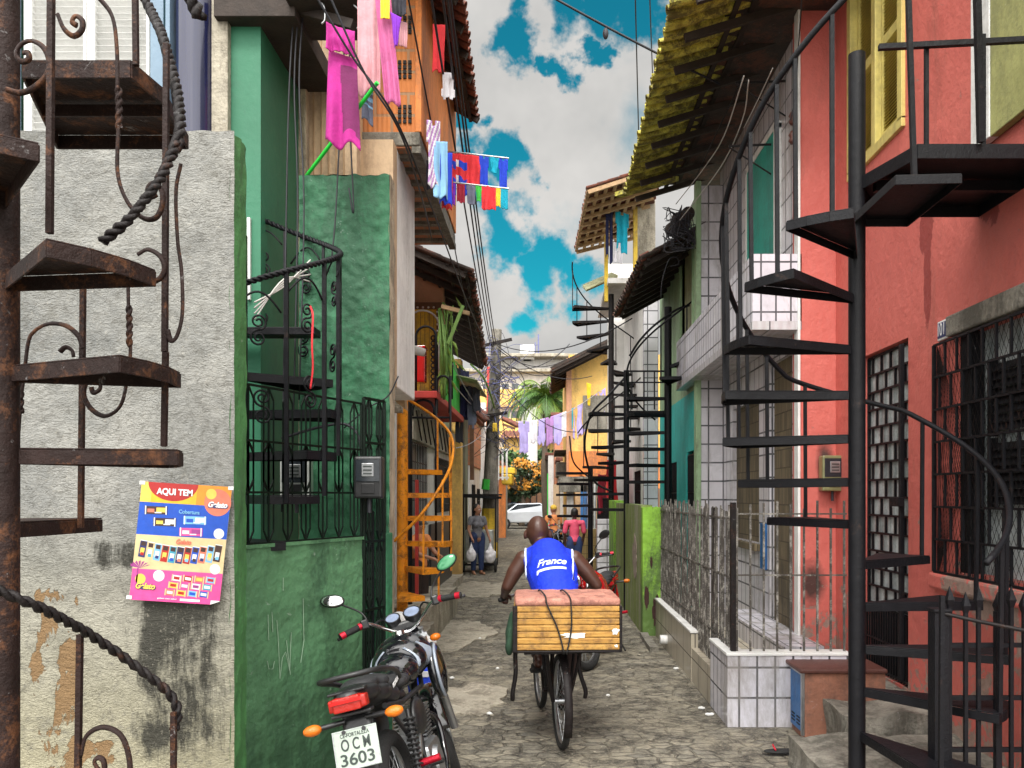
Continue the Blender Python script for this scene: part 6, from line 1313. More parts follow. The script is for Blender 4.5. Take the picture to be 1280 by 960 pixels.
for i in range(26):
    q = [P(850 + rnd.uniform(-22, 20), 285 + rnd.uniform(-28, 28), 10.6 + rnd.uniform(-.2, .15)) for _ in range(4)]; mb.tube(curve_pts(q, 5), .006, 4)
mb2 = MB()
for i in range(9): mb2.ell(P(850 + rnd.uniform(-13, 13), 278 + rnd.uniform(-16, 14), 10.75), (.1, .07, .1), 8, 6)
organic(mb2, 'bundle', 'wood_dark', gt, .03, 2); build(mb, 'wires', 'cable_black', gt)
cable('black cable loop on the pale green wall', curve_pts([P(826, 372, 11.0), P(828, 350, 10.9), P(836, 325, 10.9), P(846, 322, 10.9), P(848, 330, 10.9), P(838, 333, 10.9)], 6) , .008, 'cable_black', name='cable_loop', group=None)
# lime gate wall
lw = thing('gate_wall', 'bright lime green gate wall with black mould near the ground', 'wall', (1.3, 10.4, 0)); 
build(rough_face(MB(), 1.25, 1.53, 10.3, 0, 1.66, 30, 90, .008, 3), 'front_face', 'lime_wall', lw, smooth=True); bx('front_core', lw, 'lime_wall', 1.25, 1.53, 10.31, 10.5, 0, 1.655, .01)
w_ = MB(); wallX(w_, 1.25, 1.4, 10.5, 14.2, 0, 1.68); build(w_, 'side_wall', 'lime_dull', lw); bx('end_pier', lw, 'lime_wall', 1.22, 1.45, 14.2, 15.4, 0, 1.72, .01)
blotch('mould', 1.44, 10.288, .32, .07, .2, 'mould_black', lw, 3.9, 'y'); blotch('mould', 1.36, 10.288, .95, .016, .07, 'mould_black', lw, 6.9, 'y'); blotch('mould', 1.3, 10.288, .5, .03, .15, 'mould_black', lw, 7.9, 'y'); blotch('chipped_patch', 1.249, 11.2, .95, .25, .3, 'bare_grey', lw, 2.9)
tag(build(block(MB(), 1.2, 1.3, 9.2, 10.2, .06, .01, 9), 'kerb_stone', 'concrete', None), 'low kerb stone slanting along the foot of the lime wall', 'kerb')
# stair 2 (in front of the green house)
spiral('spiral_staircase', 'dark spiral stair with brown pole before the pale green house', (PX(835, 12.0), 12.0), .62, .055, (0, PZ(384, 12.0)), [(-60, 3.75), (-95, 3.5), (170, 3.28), (195, 3.02), (158, 2.77), (178, 2.52), (200, 2.27), (152, 2.03)], 'iron_black', wid=30, rail=(60, 5.6, -260, 3.0), group='spiral staircases')
t = thing('spiral_staircase', 'slim black stair frame with post and bars before the white strip wall', 'spiral staircase', (1.3, 13, 0), group='spiral staircases')
cx_, cy_ = PX(783, 12.6), 12.6
build(MB().cyl((cx_, cy_, 0), P(783, 463, 12.6), .045, 16), 'pole', 'iron_black', t, auto=40)
build(MB().tube(curve_pts([P(783, 470, 12.6), P(760, 495, 12.6), P(738, 520, 12.7), P(731, 560, 12.9), P(742, 600, 13.1), P(765, 615, 13.1)], 8), .018, 8), 'handrail', 'iron_black', t, smooth=True)
build(MB().tube(curve_pts([P(787, 445, 12.2), P(800, 425, 12.1), P(820, 405, 12.0), P(850, 385, 11.9), P(876, 380, 11.9)], 8), .017, 8), 'handrail', 'iron_black', t, smooth=True)
for a, z in ((190, 3.1), (165, 2.85), (140, 2.6), (120, 2.35), (200, 2.1), (175, 1.85), (150, 1.6)): build(wedge((cx_, cy_), .03, .6, a-14, a+14, z, lip=.04), 'tread', 'iron_black', t)
mb = MB()
for x_ in (790, 805, 818, 832): mb.bar(P(x_, 465, 12.3), P(x_, 512, 12.3), .02)
mb.bar(P(784, 464, 12.3), P(835, 464, 12.3), .025); mb.bar(P(784, 478, 12.3), P(835, 478, 12.3), .02); mb.bar(P(783, 516, 12.3), P(838, 516, 12.3), .05, .06); build(mb, 'railing', 'iron_black', t)
# white houses beyond
wh = thing('house', 'white house with tiled strip and metal grille beyond the pale green one', 'house', (1.9, 16, 0))
w_ = MB(); wallY(w_, 14.9, 15.05, 1.83, 2.1, 0, 5.6); build(w_, 'tiled_strip', 'tile_white', wh); w_ = MB(); wallX(w_, 1.83, 2.1, 15.05, 18.6, 0, 5.9, [(15.4, 16.6, .3, 2.3)]); build(w_, 'street_wall', 'white_wall', wh)
d_ = bx('door', wh, 'gap_dark', 1.95, 1.97, 15.4, 16.6, .3, 2.3, 0); build(grid_grille(MB(), 1.86, 15.4, 16.6, .3, 2.3, .1, .4, .02), 'grille', 'iron_black', d_)
w_ = MB(); wallY(w_, 18.6, 18.75, 1.45, 2.3, 0, 7.2); build(w_, 'gable_wall', 'white_wall', wh)
# third storey with lattice roof, clothes
fr_ = thing('rooftop_shelter', 'open rooftop shelter with a red tiled roof on pale battens', 'roof shelter', (1.4, 17, 6)); 
e0, e1, r0, r1 = V((.74, 13.8, 7.1)), V((.66, 17.2, 7.1)), V((2.0, 13.5, 7.4)), V((2.0, 17.1, 7.4))
rf = build(barrel_roof(MB(), e0, e1, r0, r1, 18, 7), 'roof', 'roof_red', fr_)
mb = MB()
for i in range(9): f = i/8; mb.bar(e0.lerp(e1, f) - V((0,0,.06)), r0.lerp(r1, f) - V((0,0,.06)), .05, .07)
for i in range(8): f = i/8; mb.bar(e0.lerp(r0, f) - V((0,0,.03)), e1.lerp(r1, f) - V((0,0,.03)), .06, .04)
build(mb, 'battens', 'wood_pale', rf)
bx('yellow_post', fr_, 'yellow_paint', 1.68, 1.76, 15.3, 15.4, 5.5, 7.6, .005); bx('grey_screen', fr_, 'concrete_pale', 1.76, 2.1, 15.3, 15.36, 5.9, 7.8, .004); bx('yellow_post', fr_, 'yellow_paint', 1.15, 1.22, 15.6, 15.7, 5.6, 6.9, .005); bx('parapet', fr_, 'white_wall', 1.2, 2.0, 15.4, 18.4, 5.9, 6.0, 0)
C_('hanging_garment', 'dark trousers hanging from the rooftop shelter', P(757, 250, 15.2), P(766, 256, 15.2), 1.1, 'cloth_navy', 'trousers', seed=90, fold=.04); C_('hanging_garment', 'blue jacket hanging from the rooftop shelter', P(769, 262, 15.2), P(786, 268, 15.2), .8, 'cloth_teal', 'tee', seed=91, fold=.05, nf=2); C_('hanging_garment', 'small white garment below the blue jacket', P(766, 302, 15.2), P(778, 304, 15.2), .4, 'cloth_white', 'shorts', seed=92)
t = thing('corrugated_sheet', 'olive corrugated sheet sticking out below the rooftop shelter', 'roof sheet', (1.2, 16.5, 6.2)); o = build(MB().grid(lambda u, v: P(733, 362, 15.6).lerp(P(772, 345, 16.0), u) + V((.0, 1.6*v, .5*v + .03*sin(v*50))), 6, 60), 'sheet', 'fibre_sheet', t, smooth=True); o.modifiers.new('t', 'SOLIDIFY').thickness = .02
# stair 3
cc = (PX(764, 16.0), 16.0)
s3 = spiral('spiral_staircase', 'tall thin brown spiral stair reaching the rooftop shelter', cc, .78, .055, (0, PZ(368, 16.0)), [(185 - 24*i, PZ(385, 16) - i*.245) for i in range(15)], 'iron_dark', wid=26, rail=(185, PZ(385, 16) + .9, 185 - 24*14, PZ(385, 16) - 14*.245 + .9), group='spiral staircases')
# yellow and orange house
yh = thing('house', 'yellow gabled house with orange lower part and small tiled eave', 'house', (1.4, 22, 0))
w_ = MB(); wallY(w_, 21.5, 21.75, .62, 3.2, 2.35, 5.6, [(1.0, 1.5, 3.2, 3.9)] if False else []); build(w_, 'gable_wall', 'yellow_wall', yh); bx('white_edge', yh, 'salmon_wall', .56, .70, 21.47, 21.8, .0, 5.5, .01)
w_ = MB(); wallX(w_, .58, .8, 21.76, 27, 0, 5.3); build(w_, 'street_wall', 'yellow_wall', yh)
bx('orange_band', yh, 'orange_wall', .62, 3.2, 21.3, 21.49, 2.0, 3.0, .01); build(MB().prism([(.9, 21.1, 2.4), (2.6, 21.1, 1.0), (2.6, 21.1, 2.4)], (0, .18, 0)), 'orange_brace', 'orange_wall', yh)
bx('patch', yh, 'concrete', 1.0, 2.0, 21.47, 21.49, 3.6, 4.5, 0)
rf = build(barrel_roof(MB(), (.2, 20.9, 5.1), (.2, 24.5, 4.9), (2.2, 20.9, 6.1), (2.2, 24.5, 6.0), 16, 7), 'roof', 'roof_dark', yh); mb = MB()
for i in range(8): mb.bar((.25, 21 + i*.5, 5.02), (2.2, 21 + i*.5, 6.0), .07, .09)
mb.bar((.15, 20.88, 5.1), (2.3, 20.88, 6.15), .06, .14); build(mb, 'rafters', 'wood_dark', rf)
bx('awning', yh, 'wood_dark', .25, .62, 21.9, 24.5, 3.0, 3.06, 0); bx('porch_beam', yh, 'concrete', .35, 1.5, 20.6, 21.2, 1.9, 2.3, .01)
# fences and red cloth at the foot
t = thing('steel_gate', 'dark gate with a red cloth beyond the lime wall', 'gate', (1.35, 17, 0)); build(grid_grille(MB(), 1.3, 15.6, 20, .3, 1.75, .12, .7, .02), 'bars', 'iron_black', t); bx('sheet', t, 'black_plastic', 1.31, 1.33, 15.6, 17.6, .9, 1.62, 0)
C_('hanging_garment', 'large red cloth hanging over the dark gate', (1.28, 16.6, 2.55), (1.55, 17.6, 2.6), 1.0, 'cloth_red', 'tee', seed=95, fold=.06); C_('hanging_garment', 'maroon cloth beside the large red one', (1.15, 17.8, 2.3), (1.4, 18.6, 2.3), .9, 'cloth_maroon', 'towel', seed=96, fold=.06)
bx('low_tile_wall', thing('tiled_low_wall', 'low yellowish tiled wall in front of the far gates', 'wall', (1, 19, 0)), 'tile_yellow', .82, 1.6, 19.4, 19.55, 0, 1.0, .01)
bx('low_tile_wall', thing('tiled_low_wall', 'low white tiled wall right beside the lime wall end', 'wall', (1, 16, 0)), 'tile_white', 1.0, 1.3, 15.6, 15.8, 0, 1.35, .01)
# ================================================================ far left row
def row_house(label, side, x, y0, y1, h, m, holes=(), depth=2.5, gridm=None, door='wood_dark', extra=None, name='house'):
    s = side; t = thing(name, label, 'house', (x, (y0+y1)/2, 0)); w_ = MB()
    wallX(w_, x, x + s*.2, y0 + .2, y1, 0, h, holes); wallY(w_, y0, y0 + .2, min(x, x + s*depth), max(x, x + s*depth), 0, h); build(w_, 'wall', m, t)
    for a, b, c_, d in holes:
        dd = bx('door' if c_ < .5 else 'window', t, door, x + s*.12, x + s*.15, a, b, c_, d, 0)
        if gridm: build(grid_grille(MB(), x - s*.02, a, b, c_, d, .14, .35, .022), 'grille', gridm, dd)
    bx('roof', t, 'roof_red', min(x - s*.15, x + s*depth), max(x - s*.15, x + s*depth), y0 - .02, y1 - .02, h + .002, h + .12, .01)
    return t
a = row_house('grey green plastered house just past the yellow pillar', -1, -2.0, 17.9, 20.6, 4.2, 'greenish_plaster', [(18.4, 19.2, .1, 2.1)], gridm='iron_black')
a = row_house('house with white lower and brick upper wall left of the utility pole', -1, -1.98, 20.8, 24.6, 3.9, 'white_wall', [(21.4, 22.2, .1, 2.1), (23, 23.8, 1, 2)], gridm='iron_black')
bx('brick_upper', a, 'brick_far', -2.3, -1.94, 20.78, 24.5, 2.6, 3.8, .01); bx('white_column', a, 'white_paint', -1.98, -1.8, 24.0, 24.3, 0, 4.6, .01)
a = row_house('yellow painted house front behind the utility pole', -1, -2.05, 24.9, 29, 3.4, 'yellow_paint', [(25.5, 26.5, .1, 2.1)], gridm='iron_black'); bx('red_pillar', a, 'red_wall', -2.0, -1.78, 27.2, 27.6, 2.2, 6.2, .01); bx('green_band', a, 'cloth_green', -2.04, -2.0, 26.6, 28, .9, 1.4, 0)
bx('orange_upper', a, 'orange_wall', -2.6, -1.95, 27.8, 30, 2.7, 4.6, .02)
a = row_house('narrow white house with black grilles beyond the yellow front', -1, -1.98, 29.4, 34, 3.6, 'tile_white', [(30, 31, .1, 2.2), (32, 33, .1, 2.2)], gridm='iron_black')
a = row_house('low grey house with a brown pillar at the far end on the left', -1, -2.0, 34.4, 42, 3.2, 'concrete_pale', [(36, 37, .1, 2.2)]); bx('brown_pillar', a, 'orange_wall', -2.0, -1.72, 34.35, 34.7, 0, 3.1, .01); bx('yellow_awning', a, 'yellow_paint', -2.1, -1.3, 33.8, 36, 2.75, 3.0, .03)
t = thing('street_awning', 'small bright yellow awning beside the utility pole', 'awning', (-1.7, 23, 2)); bx('sheet', t, 'yellow_paint', PX(628, 23), PX(641, 23), 22.6, 24, PZ(606, 23), PZ(593, 23), .04)
t = thing('street_awning', 'small yellow box sign on the left of the utility pole', 'sign box', (-1.7, 21, 2)); bx('box', t, 'yellow_paint', PX(606, 21), PX(613, 21), 20.9, 21.2, PZ(603, 21), PZ(592, 21), .04)
tag(bx('wall_lamp_box', None, 'yellow_paint', PX(616, 19.2), PX(622, 19.2), 19.1, 19.2, PZ(540, 19.2), PZ(529, 19.2), .02), 'yellow box fixed on the utility pole', 'box')
t = thing('picket_panel', 'white slatted panel on an upper storey behind the utility pole', 'slatted panel', (-1.9, 22, 3)); mb = MB()
for i in range(7): mb.box(PX(601 + i*5.2, 22), PX(603.4 + i*5.2, 22), 22, 22.04, PZ(600, 22), PZ(560, 22))
mb.box(PX(600, 22), PX(636, 22), 22.04, 22.07, PZ(563, 22), PZ(561, 22)); mb.box(PX(600, 22), PX(636, 22), 22.04, 22.07, PZ(598, 22), PZ(596, 22)); build(mb, 'slats', 'white_paint', t)
t = thing('tiled_canopy', 'little red tiled canopy roof just past the awning on the left', 'canopy', (-1.8, 19, 3.5)); build(barrel_roof(MB(), P(607, 527, 18.6), P(613, 523, 20.5), P(586, 508, 18.6), P(594, 508, 20.5), 8, 3), 'tiles', 'roof_red', t); mb = MB()
for i in range(4): mb.bar(P(606, 528, 18.7 + i*.5), P(586, 510, 18.7 + i*.5), .06)
mb.bar(P(590, 515, 18.6), P(590, 600, 18.6), .09); build(mb, 'timber', 'wood_brown', t)
t = thing('tiled_canopy', 'small red tiled canopy roof right behind the utility pole', 'canopy', (-1.3, 24, 3.8)); build(barrel_roof(MB(), P(646, 533, 25), P(650, 533, 28), P(628, 524, 25), P(634, 526, 28), 8, 3), 'tiles', 'roof_red', t); build(MB().bar(P(644, 536, 25), P(628, 530, 25), .07), 'timber', 'wood_brown', t)
# utility pole with its tangle
up = thing('utility_pole', 'concrete utility pole with a tangle of cables, green and yellow painted foot', 'utility pole', (PX(616, 19.5), 19.5, 0))
build(MB().tube([(PX(611, 19.5), 19.5, 0), (PX(613, 19.5), 19.5, 2), P(621, 412, 19.5)], [.20, .18, .12], 8), 'shaft', 'concrete', up, auto=50)
build(MB().tube([(PX(611, 19.5), 19.5, 1.95), (PX(612.4, 19.5), 19.5, 2.2)], [.185, .18], 8), 'green_band', 'cloth_green', up); build(MB().tube([(PX(611, 19.5), 19.5, .3), (PX(612, 19.5), 19.5, 1.5)], [.205, .19], 8), 'yellow_band', 'yellow_paint', up)
build(MB().bar(P(604, 432, 19.4), P(640, 424, 19.4), .07), 'crossarm', 'iron_dark', up); build(MB().bar(P(606, 520, 19.3), P(634, 516, 19.3), .07), 'crossarm', 'iron_dark', up)
tg_ = thing('cable_tangle', 'blue and black tangle of telephone cables round the utility pole', 'cables', (PX(618, 19.4), 19.4, 4)); rnd = random.Random(12)
for part, m_, n_ in (('loops', 'cable_black', 22), ('blue_loops', 'cable_blue', 30)):
    mb = MB()
    for i in range(n_):
        z0 = rnd.choice((435, 450, 470, 490, 530, 545)) ; cx__ = 618 + rnd.uniform(-6, 6); q = [P(cx__, z0 + rnd.uniform(-14, 14), 19.35)]
        sgn = rnd.choice((-1, 1, 1)); r_ = rnd.uniform(8, 46) if z0 < 500 else rnd.uniform(8, 34)
        q += [P(cx__ + sgn*r_*.6, z0 + rnd.uniform(-22, 26), 19.35 + rnd.uniform(-.5, .5)), P(cx__ + sgn*r_, z0 + rnd.uniform(-8, 36), 19.3 + rnd.uniform(-.6, .6)), P(cx__ + rnd.uniform(-5, 5), z0 + rnd.uniform(-20, 45), 19.35)]
        mb.tube(curve_pts(q, 6), rnd.uniform(.006, .011), 4)
    build(mb, part, m_, tg_, smooth=True)
# cables: pole to viewer
for i, (x0, y0, d0, x1, y1) in enumerate(((530, -60, 5.6, 612, 428), (546, -60, 5.6, 614, 430), (552, -60, 5.8, 617, 428), (556, -60, 6.0, 620, 430), (500, -60, 5.6, 608, 500))):
    cable('black overhead cable running from the utility pole along the left eaves', [P(x0, y0, d0), P(x1, y1, 19.4)], .011 if i < 4 else .008, 'cable_black', sag=.18, n=24, group='cables from the pole along the left eaves')
for i, pts in enumerate(([P(392, -10, 4.7), P(440, 70, 4.9), P(495, 150, 5.2), P(540, 260, 6.5), P(585, 380, 11), P(607, 428, 17)], [P(410, -10, 4.7), P(455, 90, 4.9), P(500, 165, 5.2), P(528, 250, 6.5), P(540, 300, 9)])):
    cable('black cable hanging across the pink laundry and bricks' , curve_pts(pts, 10), .007, 'cable_black', group='cables across the pink laundry')
for i, (a_, b_, r_) in enumerate((((690, -4, 8), (900, 105, 8.4), .012), ((794, -10, 9), (800, 235, 13), .008), ((812, -10, 9), (816, 100, 12), .008))):
    cable(['black cable crossing the sky to the mossy roof', 'left one of two thin wires rising beside the mossy roof', 'right one of two thin wires rising beside the mossy roof'][i], [P(*a_), P(*b_)], r_, 'cable_black', sag=.02, n=10, group=None)
tag(build(MB().ell(P(757, 42, 8.12), (.03, .03, .06), 8, 6), 'cable_joint', 'cable_black', None, smooth=True), 'lump of tape on the cable crossing the sky', 'cable joint')
for i, (y0, x1, y1, d1) in enumerate(((430, 790, 398, 14), (436, 712, 446, 22), (446, 712, 458, 22), (455, 712, 430, 22), (432, 740, 470, 21), (470, 720, 540, 21))):
    cable('thin cable from the utility pole across to the right hand houses', [P(622, y0, 19.3), P(x1, y1, d1)], .011, 'cable_black', sag=.35, n=14, group='cables from the pole to the right')
for i, (y0, x1, y1, d1) in enumerate(((520, 560, 470, 12), (525, 566, 455, 12), (530, 570, 560, 13))):
    cable('thin grey cable from the utility pole to the houses on the left', [P(612, y0, 19.2), P(x1, y1, d1)], .009, 'cable_grey', sag=.12, n=12, group='cables from the pole to the left')
# ================================================================ far right row
a = row_house('tall pale house with pillars beyond the yellow gabled one', 1, .5, 27.2, 30.5, 3.0, 'beige_wall', [(27.8, 28.6, .1, 2.2), (29.2, 30, .1, 2.2)], gridm='iron_white')
a = row_house('unfinished hollow brick house with an orange upper wall at the far right', 1, .35, 30.8, 35, 4.9, 'brick_far', [(31.5, 32.5, .1, 2.2), (33, 34, 3.2, 4.2)])
a = row_house('white and green pillar house at the far right end', 1, .12, 35.4, 42, 3.6, 'white_wall', [(37, 38, .1, 2.2)]); bx('green_stripe', a, 'cloth_green', .07, .119, 35.5, 35.9, .5, 2.8, 0)
# porch between
pc = thing('porch', 'grey flat concrete porch with pale doors behind the man in pink', 'porch', (.9, 22, 0)); bx('roof_slab', pc, 'concrete', .3, 1.45, 22.4, 24.6, 2.35, 2.75, .02)
for x_, y_ in ((.36, 22.5), (.36, 24.4)): bx('post', pc, 'white_wall', x_, x_ + .14, y_, y_ + .14, 0, 2.35, .01)
for i, (x_, m_) in enumerate(((.2, 'beige_wall'), (.55, 'white_wall'), (.9, 'blue_wall'), (1.1, 'white_paint'), (1.3, 'teal_board'))): bx('door_leaf', pc, m_, x_, x_ + .18, 21.0 - i*.2, 21.06 - i*.2, .3, 2.1, .005)
mb = MB()
for i in range(16): mb.bar((.95 + i*.06, 19.9, 1.0), (.95 + i*.06, 19.9, 2.3), .018)
build(mb, 'bars', 'iron_white', pc)
# black low stair structures near right centre
t = thing('spiral_staircase', 'low black spiral stair in front of the porch on the right', 'spiral staircase', (1.35, 18.6, 0), group='spiral staircases'); cx_, cy_ = PX(738, 18.6), 18.6
build(MB().cyl((cx_, cy_, 0), P(738, 585, 18.6), .06, 14), 'pole', 'iron_black', t, auto=40)
for a_, z in ((180, 2.35), (205, 2.1), (160, 1.85), (230, 1.6), (150, 1.35)): build(wedge((cx_, cy_), .04, .8, a_-15, a_+15, z, lip=.05), 'tread', 'iron_black', t)
build(MB().tube(curve_pts([P(712, 545, 18), P(716, 575, 18), P(728, 590, 18.2), P(742, 600, 18.5)], 8), .018, 7), 'handrail', 'iron_black', t, smooth=True)
# laundry across the street
tag(build(MB().tube(curve_pts([P(645, 527, 22.0), P(700, 520, 21.5), P(752, 488, 21)], 8), .01, 5), 'clothesline', 'rope_pale', None), 'line of lilac laundry across the far street', 'clothesline')
lst = [(648, 14, .85, 'cloth_lilac', 'tee', 'leftmost lilac shirt on the far street line'), (663, 9, .6, 'cloth_white', 'towel', 'white cloth second from the left on the far street line'), (672, 10, .7, 'cloth_lilac', 'shirt', 'lilac shirt third from the left on the far street line'), (682, 10, .75, 'cloth_mauve', 'tee', 'mauve shirt in the middle of the far street line'),
       (692, 10, .8, 'cloth_lilac', 'towel', 'lilac cloth in the middle of the far street line'), (702, 9, .7, 'cloth_white', 'towel', 'white towel left of the teal cloth on the far street line'), (710, 7, .55, 'cloth_teal', 'towel', 'teal cloth on the far street line'), (716, 17, .9, 'cloth_lilac', 'shirt', 'largest pale lilac garment on the far street line'),
       (734, 11, .6, 'cloth_red', 'towel', 'bright red cloth on the far street line'), (745, 12, .65, 'cloth_lilac', 'tee', 'rightmost lilac shirt on the far street line')]
for i, (x_, w__, h_, m_, kd, lb) in enumerate(lst):
    f = lambda q: P(q, 527 - 39*((q - 645)/107)**2.0, 21.5); C_('hanging_garment', lb, f(x_), f(x_ + w__), h_, m_, kd, seed=100+i, fold=.05, nf=2, group='lilac laundry across the far street')
C_('hanging_garment', 'yellow cloth on the wall of the yellow gabled house', P(733, 478, 21.2), P(739, 480, 21.2), .6, 'cloth_yellow', 'strap', seed=120, fold=.03)
# ================================================================ background
ab = thing('apartment_building', 'wide white and yellow apartment block with a rooftop water tank far behind', 'building', (-1.5, 70, 0)); D = 70
w_ = MB(); w_.box(PX(585, D), PX(735, D), D, D + 12, 0, PZ(463, D)); build(w_, 'body', 'white_wall', ab)
for i, (y0, y1, m_) in enumerate(((488, 510, 'yellow_wall'), (524, 548, 'yellow_wall'), (560, 584, 'yellow_wall'), (596, 620, 'yellow_wall'))): bx('balcony_band', ab, m_, PX(584, D), PX(736, D), D - .9, D - .001, PZ(y1, D), PZ(y0, D), .02)
for y0 in (478, 512, 548, 582): 
    for i in range(12): bx('window', ab, 'window_dim', PX(592 + i*12, D), PX(600 + i*12, D), D - .05, D - .002, PZ(y0 + 12, D), PZ(y0 + 2, D), 0)
bx('roof_block', ab, 'white_wall', PX(600, D), PX(715, D), D + 1, D + 9, PZ(462.9, D), PZ(446, D), .05); bx('roof_edge', ab, 'concrete_pale', PX(590, D), PX(725, D), D - .6, D + 9.5, PZ(447, D), PZ(443, D), .05); bx('ledge', ab, 'concrete_pale', PX(580, D), PX(740, D), D - 1.1, D + 10, PZ(467, D), PZ(463, D), .05)
tk = MB().cyl((PX(659, D), D + 2, PZ(452, D)), (PX(659, D), D + 2, PZ(433, D)), .62, 24); tk.cyl((PX(659, D), D + 2, PZ(433, D)), (PX(659, D), D + 2, PZ(429, D)), .62, 24, .2)
t = thing('water_tank', 'white water tank on top of the far apartment block', 'water tank', (PX(659, D), D + 2, PZ(446, D))); bx('tank', t, 'white_paint', PX(650, D), PX(668, D), D - .2, D + 1.3, PZ(449, D), PZ(431, D), .12); bx('stand', t, 'concrete', PX(654, D), PX(664, D), D + .1, D + 1.1, PZ(445.8, D), PZ(449, D), .02)
t = thing('antenna', 'thin lattice antenna mast on the far apartment block', 'antenna', (PX(673, D), D + 2, PZ(446, D))); build(MB().bar(P(673, 446, D + 2), P(673, 418, D + 2), .12).bar(P(669, 444, D + 2), P(669, 428, D + 2), .08).bar(P(669, 432, D+2), P(674, 430, D+2), .06), 'mast', 'cable_blue', t)
t = thing('kiosk', 'white rounded shelter among the palms before the far apartment block', 'shelter', (-1.4, 55, 0)); D = 55; build(MB().cyl((PX(662, D), D, 0), (PX(662, D), D, PZ(503, D)), .55, 20), 'shaft', 'white_wall', t, auto=40); build(MB().ell((PX(662, D), D, PZ(503, D)), (.75, .75, .5), 20, 10), 'dome', 'white_paint', t, smooth=True)
def palm(label, x, y, h, L_, n, seed, mats=('leaf_palm', 'leaf_palm_light')):
    t = thing('palm_tree', label, 'palm tree', (x, y, 0)); build(MB().tube(curve_pts([(x + .1, y, 0), (x, y, h*.5), (x + .05, y, h)], 6), [.2]*7 + [.14]*6, 9), 'trunk', 'bark', t, smooth=True)
    rnd = random.Random(seed); ms = [MB(), MB()]
    for k in range(n):
        az_ = 2*pi*k/n + rnd.uniform(-.2, .2); el_ = rnd.uniform(-.1, 1.25); mb = ms[1 if el_ > .8 else (k % 4 == 0)]; pts = []; p = V((x + .05, y, h)); e = el_
        for i in range(13): pts.append(p.copy()); p = p + V((cos(az_)*cos(e), sin(az_)*cos(e), sin(e))) * L_/12; e -= .17 + .03*rnd.random()
        mb.tube(pts, .03, 4)
        for i in range(1, 13):
            d = (pts[i] - pts[i-1]).normalized(); sd = d.cross(V((0, 0, 1))).normalized(); l_ = L_*.27*sin(pi*(i/13)**.7 + .1)
            for q in range(3):
                b = pts[i-1].lerp(pts[i], q/3)
                for s_ in (-1, 1):
                    tip = b + (sd*s_*.8 + d*.55 + V((0, 0, -.45 - rnd.random()*.3))).normalized()*l_*rnd.uniform(.8, 1.1); mb.add([b, b.lerp(tip, .5) + d*.035, tip, b.lerp(tip, .5) - d*.035], [(0,1,2,3)])
    build(ms[0], 'fronds', mats[0], t); build(ms[1], 'young_fronds', mats[1], t); return t
palm('large palm with arching fronds in front of the far apartment block', PX(681, 40), 40, PZ(498, 40), 2.6, 34, 3); palm('smaller darker palm right of the large one', PX(708, 46), 46, PZ(508, 46), 2.4, 26, 9)
def leafy(name, label, x, y, trunk_h, crown, n, leaf, m2, seed, sz=.16):
    t = thing(name, label, 'tree', (x, y, 0)); rnd = random.Random(seed); mb = MB(); mb.tube(curve_pts([(x, y, 0), (x + .1, y, trunk_h*.6), (x, y, trunk_h + .5)], 5), [.2]*6 + [.12]*5, 8)
    cl = [V((x + rnd.uniform(-1, 1)*crown[0], y + rnd.uniform(-1, 1)*crown[1], trunk_h + crown[2]*rnd.random()*2)) for _ in range(16)]
    for c_ in cl: mb.tube([(x, y, trunk_h), V((x, y, trunk_h)).lerp(c_, .6) + V((0, 0, .2)), c_], [.09, .05, .02], 5)
    build(mb, 'trunk', 'bark', t, smooth=True); ms = [MB() for _ in leaf]
    for c_ in cl:
        r_ = rnd.uniform(.5, 1.0)*min(crown)*.8
        for i in range(n):
            d = V((rnd.gauss(0, 1), rnd.gauss(0, 1), rnd.gauss(0, .8))).normalized() * r_ * rnd.random()**.35; q = c_ + d; k = rnd.choice(range(len(leaf))) if q.z > c_.z - .1 else len(leaf) - 1  # leaves below the clump centre are always dark, underside shade put into colour
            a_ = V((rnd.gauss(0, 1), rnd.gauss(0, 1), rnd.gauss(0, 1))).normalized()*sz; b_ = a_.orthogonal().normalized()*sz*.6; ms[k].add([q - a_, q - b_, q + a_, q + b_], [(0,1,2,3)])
    for i, m_ in enumerate(ms): build(m_, ['flowers', 'leaves', 'under_leaves'][i] if len(leaf) == 3 else ['leaves', 'under_leaves'][i], leaf[i], t)
    return t
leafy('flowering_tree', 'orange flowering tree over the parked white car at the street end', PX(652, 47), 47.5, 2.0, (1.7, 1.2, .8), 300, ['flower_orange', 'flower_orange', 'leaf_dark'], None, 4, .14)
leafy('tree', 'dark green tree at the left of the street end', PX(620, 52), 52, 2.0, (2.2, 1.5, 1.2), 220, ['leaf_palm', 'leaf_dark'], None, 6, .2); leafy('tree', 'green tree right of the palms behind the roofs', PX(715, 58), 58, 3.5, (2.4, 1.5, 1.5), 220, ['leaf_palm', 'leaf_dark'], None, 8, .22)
t = thing('rear_wall', 'dark wall and gate closing the view behind the white car', 'wall', (-1, 52, 0)); bx('wall', t, 'wood_brown', -9, 8, 54, 54.3, 0, 3.2, 0); mb = MB()
for i in range(40): mb.bar((-9 + i*.42, 53.9, .2), (-9 + i*.42, 53.9, 2.6), .06)
build(mb, 'bars', 'iron_black', t)
t = thing('house', 'yellow house with red tiled roof beneath the far apartment block', 'house', (-1.5, 60, 0)); bx('wall', t, 'yellow_wall', PX(630, 60), PX(725, 60), 60, 64, 0, PZ(545, 60), 0); build(barrel_roof(MB(), (PX(628, 60), 59.3, PZ(548, 60)), (PX(727, 60), 59.3, PZ(548, 60)), (PX(628, 60), 63, PZ(535, 60)), (PX(727, 60), 63, PZ(535, 60)), 20, 5), 'roof', 'roof_red', t)
